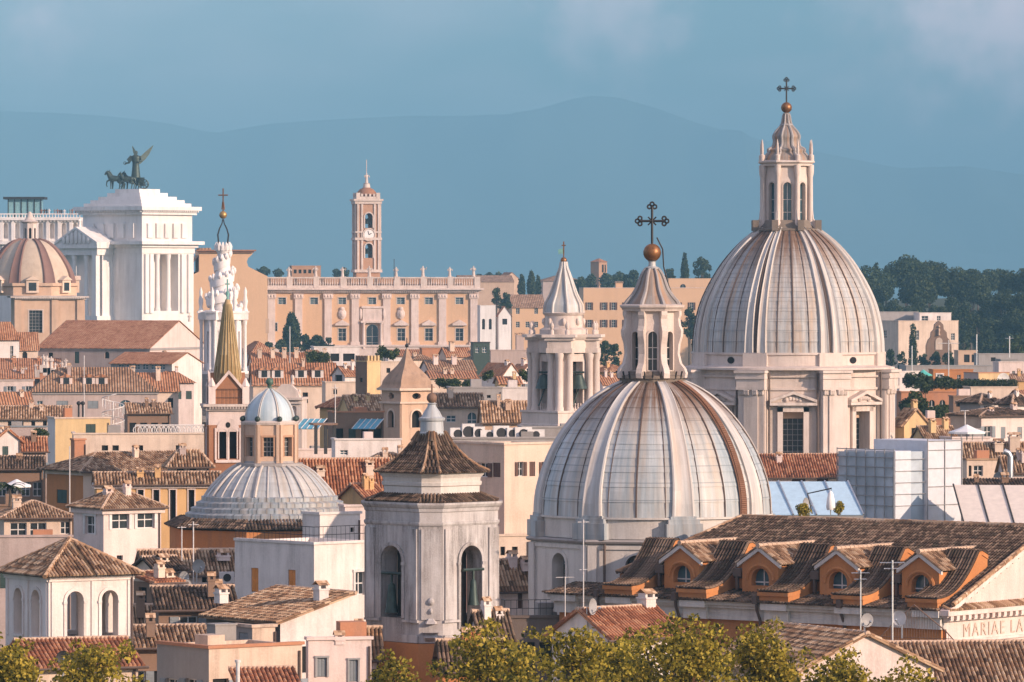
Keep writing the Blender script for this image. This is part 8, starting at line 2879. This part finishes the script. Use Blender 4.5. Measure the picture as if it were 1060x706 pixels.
# the wooded hill on the right
UP = [(899, 280, 318, 44, 1900), (893, 292, 330, 30, 1870), (938, 269, 306, 52, 1930), (962, 274, 306, 46, 1940), (985, 280, 312, 34, 1900), (1012, 281, 308, 36, 1960), (1034, 278, 306, 46, 1990), (1058, 281, 310, 46, 1980), (1080, 279, 310, 40, 1970), (1005, 288, 318, 34, 1880), (950, 286, 320, 34, 1860)]
for i, (px, rt, rb, w, D) in enumerate(UP):
    tree('umbrella_pine', 'dark umbrella pine on the crest of the wooded hill', px, D, rt, rb, w, 'umbrella', 'leaf_pine' if i in (0, 2, 6) else FT, seed=110 + i, group='umbrella pines on the right hill')
LW = [(905, 312, 346, 36, 1780), (925, 308, 340, 30, 1800), (930, 318, 350, 34, 1760), (950, 306, 345, 36, 1790), (968, 310, 350, 34, 1770), (985, 308, 352, 36, 1780), (1002, 310, 356, 36, 1760), (1020, 300, 350, 42, 1800), (1040, 298, 352, 44, 1790), (1060, 300, 356, 44, 1780), (1012, 322, 366, 32, 1700), (1030, 326, 370, 36, 1690), (1050, 328, 370, 38, 1685), (1066, 326, 372, 36, 1680), (998, 332, 370, 24, 1660), (1022, 340, 376, 30, 1640), (1044, 344, 378, 30, 1630), (1062, 346, 378, 28, 1620), (885, 322, 356, 28, 1740), (915, 325, 352, 30, 1700), (945, 318, 342, 34, 1720), (972, 318, 350, 30, 1700)]
for i, (px, rt, rb, w, D) in enumerate(LW):
    tree('hill_tree', 'dark broadleaf tree crowding the slope of the wooded hill', px, D, rt, rb, w, 'round', FT, seed=140 + i, group='broadleaf trees on the right hill')
for i, (px, rt, rb, w, D) in enumerate(((907, 272, 300, 9, 1950), (917, 275, 302, 8, 1950), (996, 280, 306, 10, 1970))):
    tree('cypress', 'slim dark cypress among the umbrella pines', px, D, rt, rb, w, 'spindle', FT, seed=170 + i, group='cypresses on the right hill')
tree('cypress', 'tall dark cypress standing against the hillside villa', 945, 1470, 336, 388, 11, 'spindle', FT, seed=175)
for i, (px, rt, rb, w) in enumerate(((922, 360, 388, 18), (934, 362, 388, 16), (956, 364, 388, 18), (968, 362, 386, 16), (982, 362, 386, 18))):
    tree('garden_tree', 'bushy garden tree before the hillside villa', px, 1400 - 3 * i, rt, rb, w, 'round', FT if i % 2 else 'leaf_pine', seed=180 + i, group='garden trees before the villa')
for i, (px, rt, rb, w) in enumerate(((1052, 346, 372, 20), (1066, 350, 374, 18), (1043, 352, 372, 14))):
    tree('garden_tree', 'brownish thin tree at the right edge below the dark hill', px, 1300 + 4 * i, rt, rb, w, 'round', 'leaf_green', seed=190 + i, dens=.6, group='thin trees at the right edge')
# roof gardens
HD = thing('hedge', 'long clipped dark hedge on the right roof terrace', 'hedge', (X(998, 846), 846, Z(402, 846)))
leaf_cloud('foliage', HD, [((i - 26) * S(2.0, 846), random.Random(i).uniform(-.3, .3), .55 + random.Random(i + 50).uniform(0, .25), .75) for i in range(53)], 420, .2, 'leaf_dark', 201)
SH = [(942, 738, 432, 1.6, 2.6), (952, 730, 436, 1.8, 3.0), (963, 728, 438, 1.6, 2.6), (975, 728, 437, 1.7, 2.4), (986, 730, 436, 1.5, 2.4), (948, 738, 420, 1.2, 2.0), (958, 742, 412, 1.0, 2.2), (994, 735, 430, 1.5, 2.6)]
for i, (px, D, row, r, h) in enumerate(SH):
    shrub('bush', 'leafy dark bush on the terracotta terrace', X(px, D), D, Z(row, D), r, h, 'leaf_green' if i % 2 else 'leaf_dark', 210 + i, .3, 'bushes on the terracotta terrace')
SH2 = [(939, 835, 402, 1.2, 2.2), (950, 832, 402, 1.3, 2.4), (960, 834, 402, 1.2, 2.0), (970, 836, 402, 1.0, 1.8), (980, 838, 402, 1.1, 1.8)]
for i, (px, D, row, r, h) in enumerate(SH2):
    shrub('bush', 'dark roof garden bush below the bright orange house', X(px, D), D, Z(row, D), r, h, 'leaf_dark', 230 + i, .3, 'bushes below the bright orange house')
SH3 = [(455, 758, 402, 1.0, 1.4), (463, 758, 402, 1.0, 1.3), (472, 756, 402, 1.1, 1.2), (483, 756, 402, .9, 1.1), (545, 735, 396, 1.2, 1.8), (505, 735, 396, .9, 1.6)]
for i, (px, D, row, r, h) in enumerate(SH3):
    shrub('bush', 'small roof garden bush below the palace', X(px, D), D, Z(row, D), r, h, 'leaf_green', 240 + i, .28, 'roof bushes below the palace')
for i, (px, D, row, r, h) in enumerate(((398, 890, 374, 1.6, 2.6), (407, 890, 374, 1.2, 2.0), (322, 930, 376, 1.6, 1.8), (333, 930, 376, 1.8, 1.6), (316, 925, 380, 1.4, 1.6))):
    shrub('bush', 'terrace bush beside the white columned loggia under the palace', X(px, D), D, Z(row, D), r, h, 'leaf_green', 250 + i, .32, 'terrace bushes under the palace')
shrub('bush', 'round green bush behind the low red outbuilding', X(41, 560), 560, Z(458, 560), 1.1, 1.5, 'leaf_green', 260, .2)
shrub('bush', 'yellow green pot bush before the blue tent', X(868, 398), 398, Z(534, 398), .55, 1.0, 'leaf_gold', 261, .12)
shrub('bush', 'small golden bush left of the blue tent frame', X(832, 398), 398, Z(535, 398), .7, .8, 'leaf_gold', 262, .12)
def palm(px, row_t, row_b, D, label):
    z0 = Z(row_b, D)
    T = thing('palm', label, 'palm', (X(px, D), D, z0))
    h = S(row_b - row_t, D)
    m = MB(); m.tube([(0, 0, 0), (.05, 0, h * .5), (0, 0, h * .85)], [.12, .1, .09], 7); m.build('trunk', T, 'bark')
    f = MB(); g = random.Random(4)
    for i in range(22):
        a = g.uniform(0, 360); up_ = g.uniform(-.2, .5)
        L = h * .7
        prev = None
        for j in range(6):
            t = j / 5
            c = polar(L * t, a); zz = h * .85 + L * (up_ * t + .45 * t - .75 * t * t)
            w = .16 * (1 - t * .8)
            tt = (math.cos(R(a)), math.sin(R(a)))
            row = ((c[0] - tt[0] * w, c[1] - tt[1] * w, zz - .05), (c[0], c[1], zz), (c[0] + tt[0] * w, c[1] + tt[1] * w, zz - .05))
            if prev:
                f.face([prev[0], prev[1], row[1], row[0]]); f.face([prev[1], prev[2], row[2], row[1]])
            prev = row
    f.build('fronds', T, 'leaf_dark')
palm(10, 500, 524, 444, 'small dark palm under the white umbrella terrace')

# plane trees along the embankment in front
def plane_tree(label, px, D, row_top, wpx, seed, depth=7.5):
    g = random.Random(seed)
    T = thing('plane_tree', label, 'tree', (X(px, D), D, 0), g.uniform(0, 6.28))
    zt = Z(row_top, D)
    rw = S(wpx, D) / 2
    cl = []
    for i in range(44):
        a, q = g.uniform(0, 6.28), math.sqrt(g.random())
        t = g.random()
        prof = math.sqrt(max(.03, 1 - (max(t - .35, 0) / .65) ** 2))
        r = g.uniform(.55, 1.25)
        cl.append((rw * q * prof * .92 * math.cos(a), rw * q * prof * .92 * math.sin(a), zt - depth + (depth - r * .9) * t - .9 * q * q, r))
    for i in range(14):                                   # leading shoots that break the outline
        a, q = g.uniform(0, 6.28), math.sqrt(g.random()) * .9
        cl.append((rw * q * math.cos(a), rw * q * math.sin(a), zt - .35 - 2.4 * q * q + g.uniform(-.5, .35), g.uniform(.28, .5)))
    leaf_cloud('crown', T, cl, 340, .18, 'leaf_gold', seed, .85)
    m = MB()
    m.tube([(0, 0, 0), (.2, .1, zt * .35), (0, .2, zt - depth), (.1, 0, zt - 2.0)], [.55, .42, .32, .08], 9)
    for c in cl[:26]:
        m.tube([(.05, .1, zt - depth - g.uniform(0, 3)), (c[0] * .45, c[1] * .45, (zt - depth + c[2]) / 2), (c[0], c[1], c[2] + c[3] * .5)], [.17, .09, .02], 5)
    m.build('trunk', T, 'bark')
for a in (('golden green plane tree at the lower left corner', 4, 232, 657, 144, 301),
          ('golden plane tree below the arched loggia', 98, 236, 659, 144, 302),
          ('low plane tree top at the foot of the grey belfry', 404, 240, 679, 104, 303),
          ('plane tree left of the red tiled house', 512, 236, 638, 154, 304),
          ('full golden plane tree in front of the red tiled house', 590, 230, 637, 154, 305),
          ('highest plane tree under the orange dormers', 706, 234, 625, 174, 306),
          ('plane tree at the left of the gabled pink house', 782, 238, 641, 124, 307),
          ('low plane tree before the gabled pink front', 868, 232, 671, 124, 308),
          ('low plane tree at the right end of the gabled pink front', 942, 236, 679, 104, 309),
          ('plane tree between the red tiled house and the orange dormers', 648, 240, 643, 134, 310)):
    plane_tree(*a)
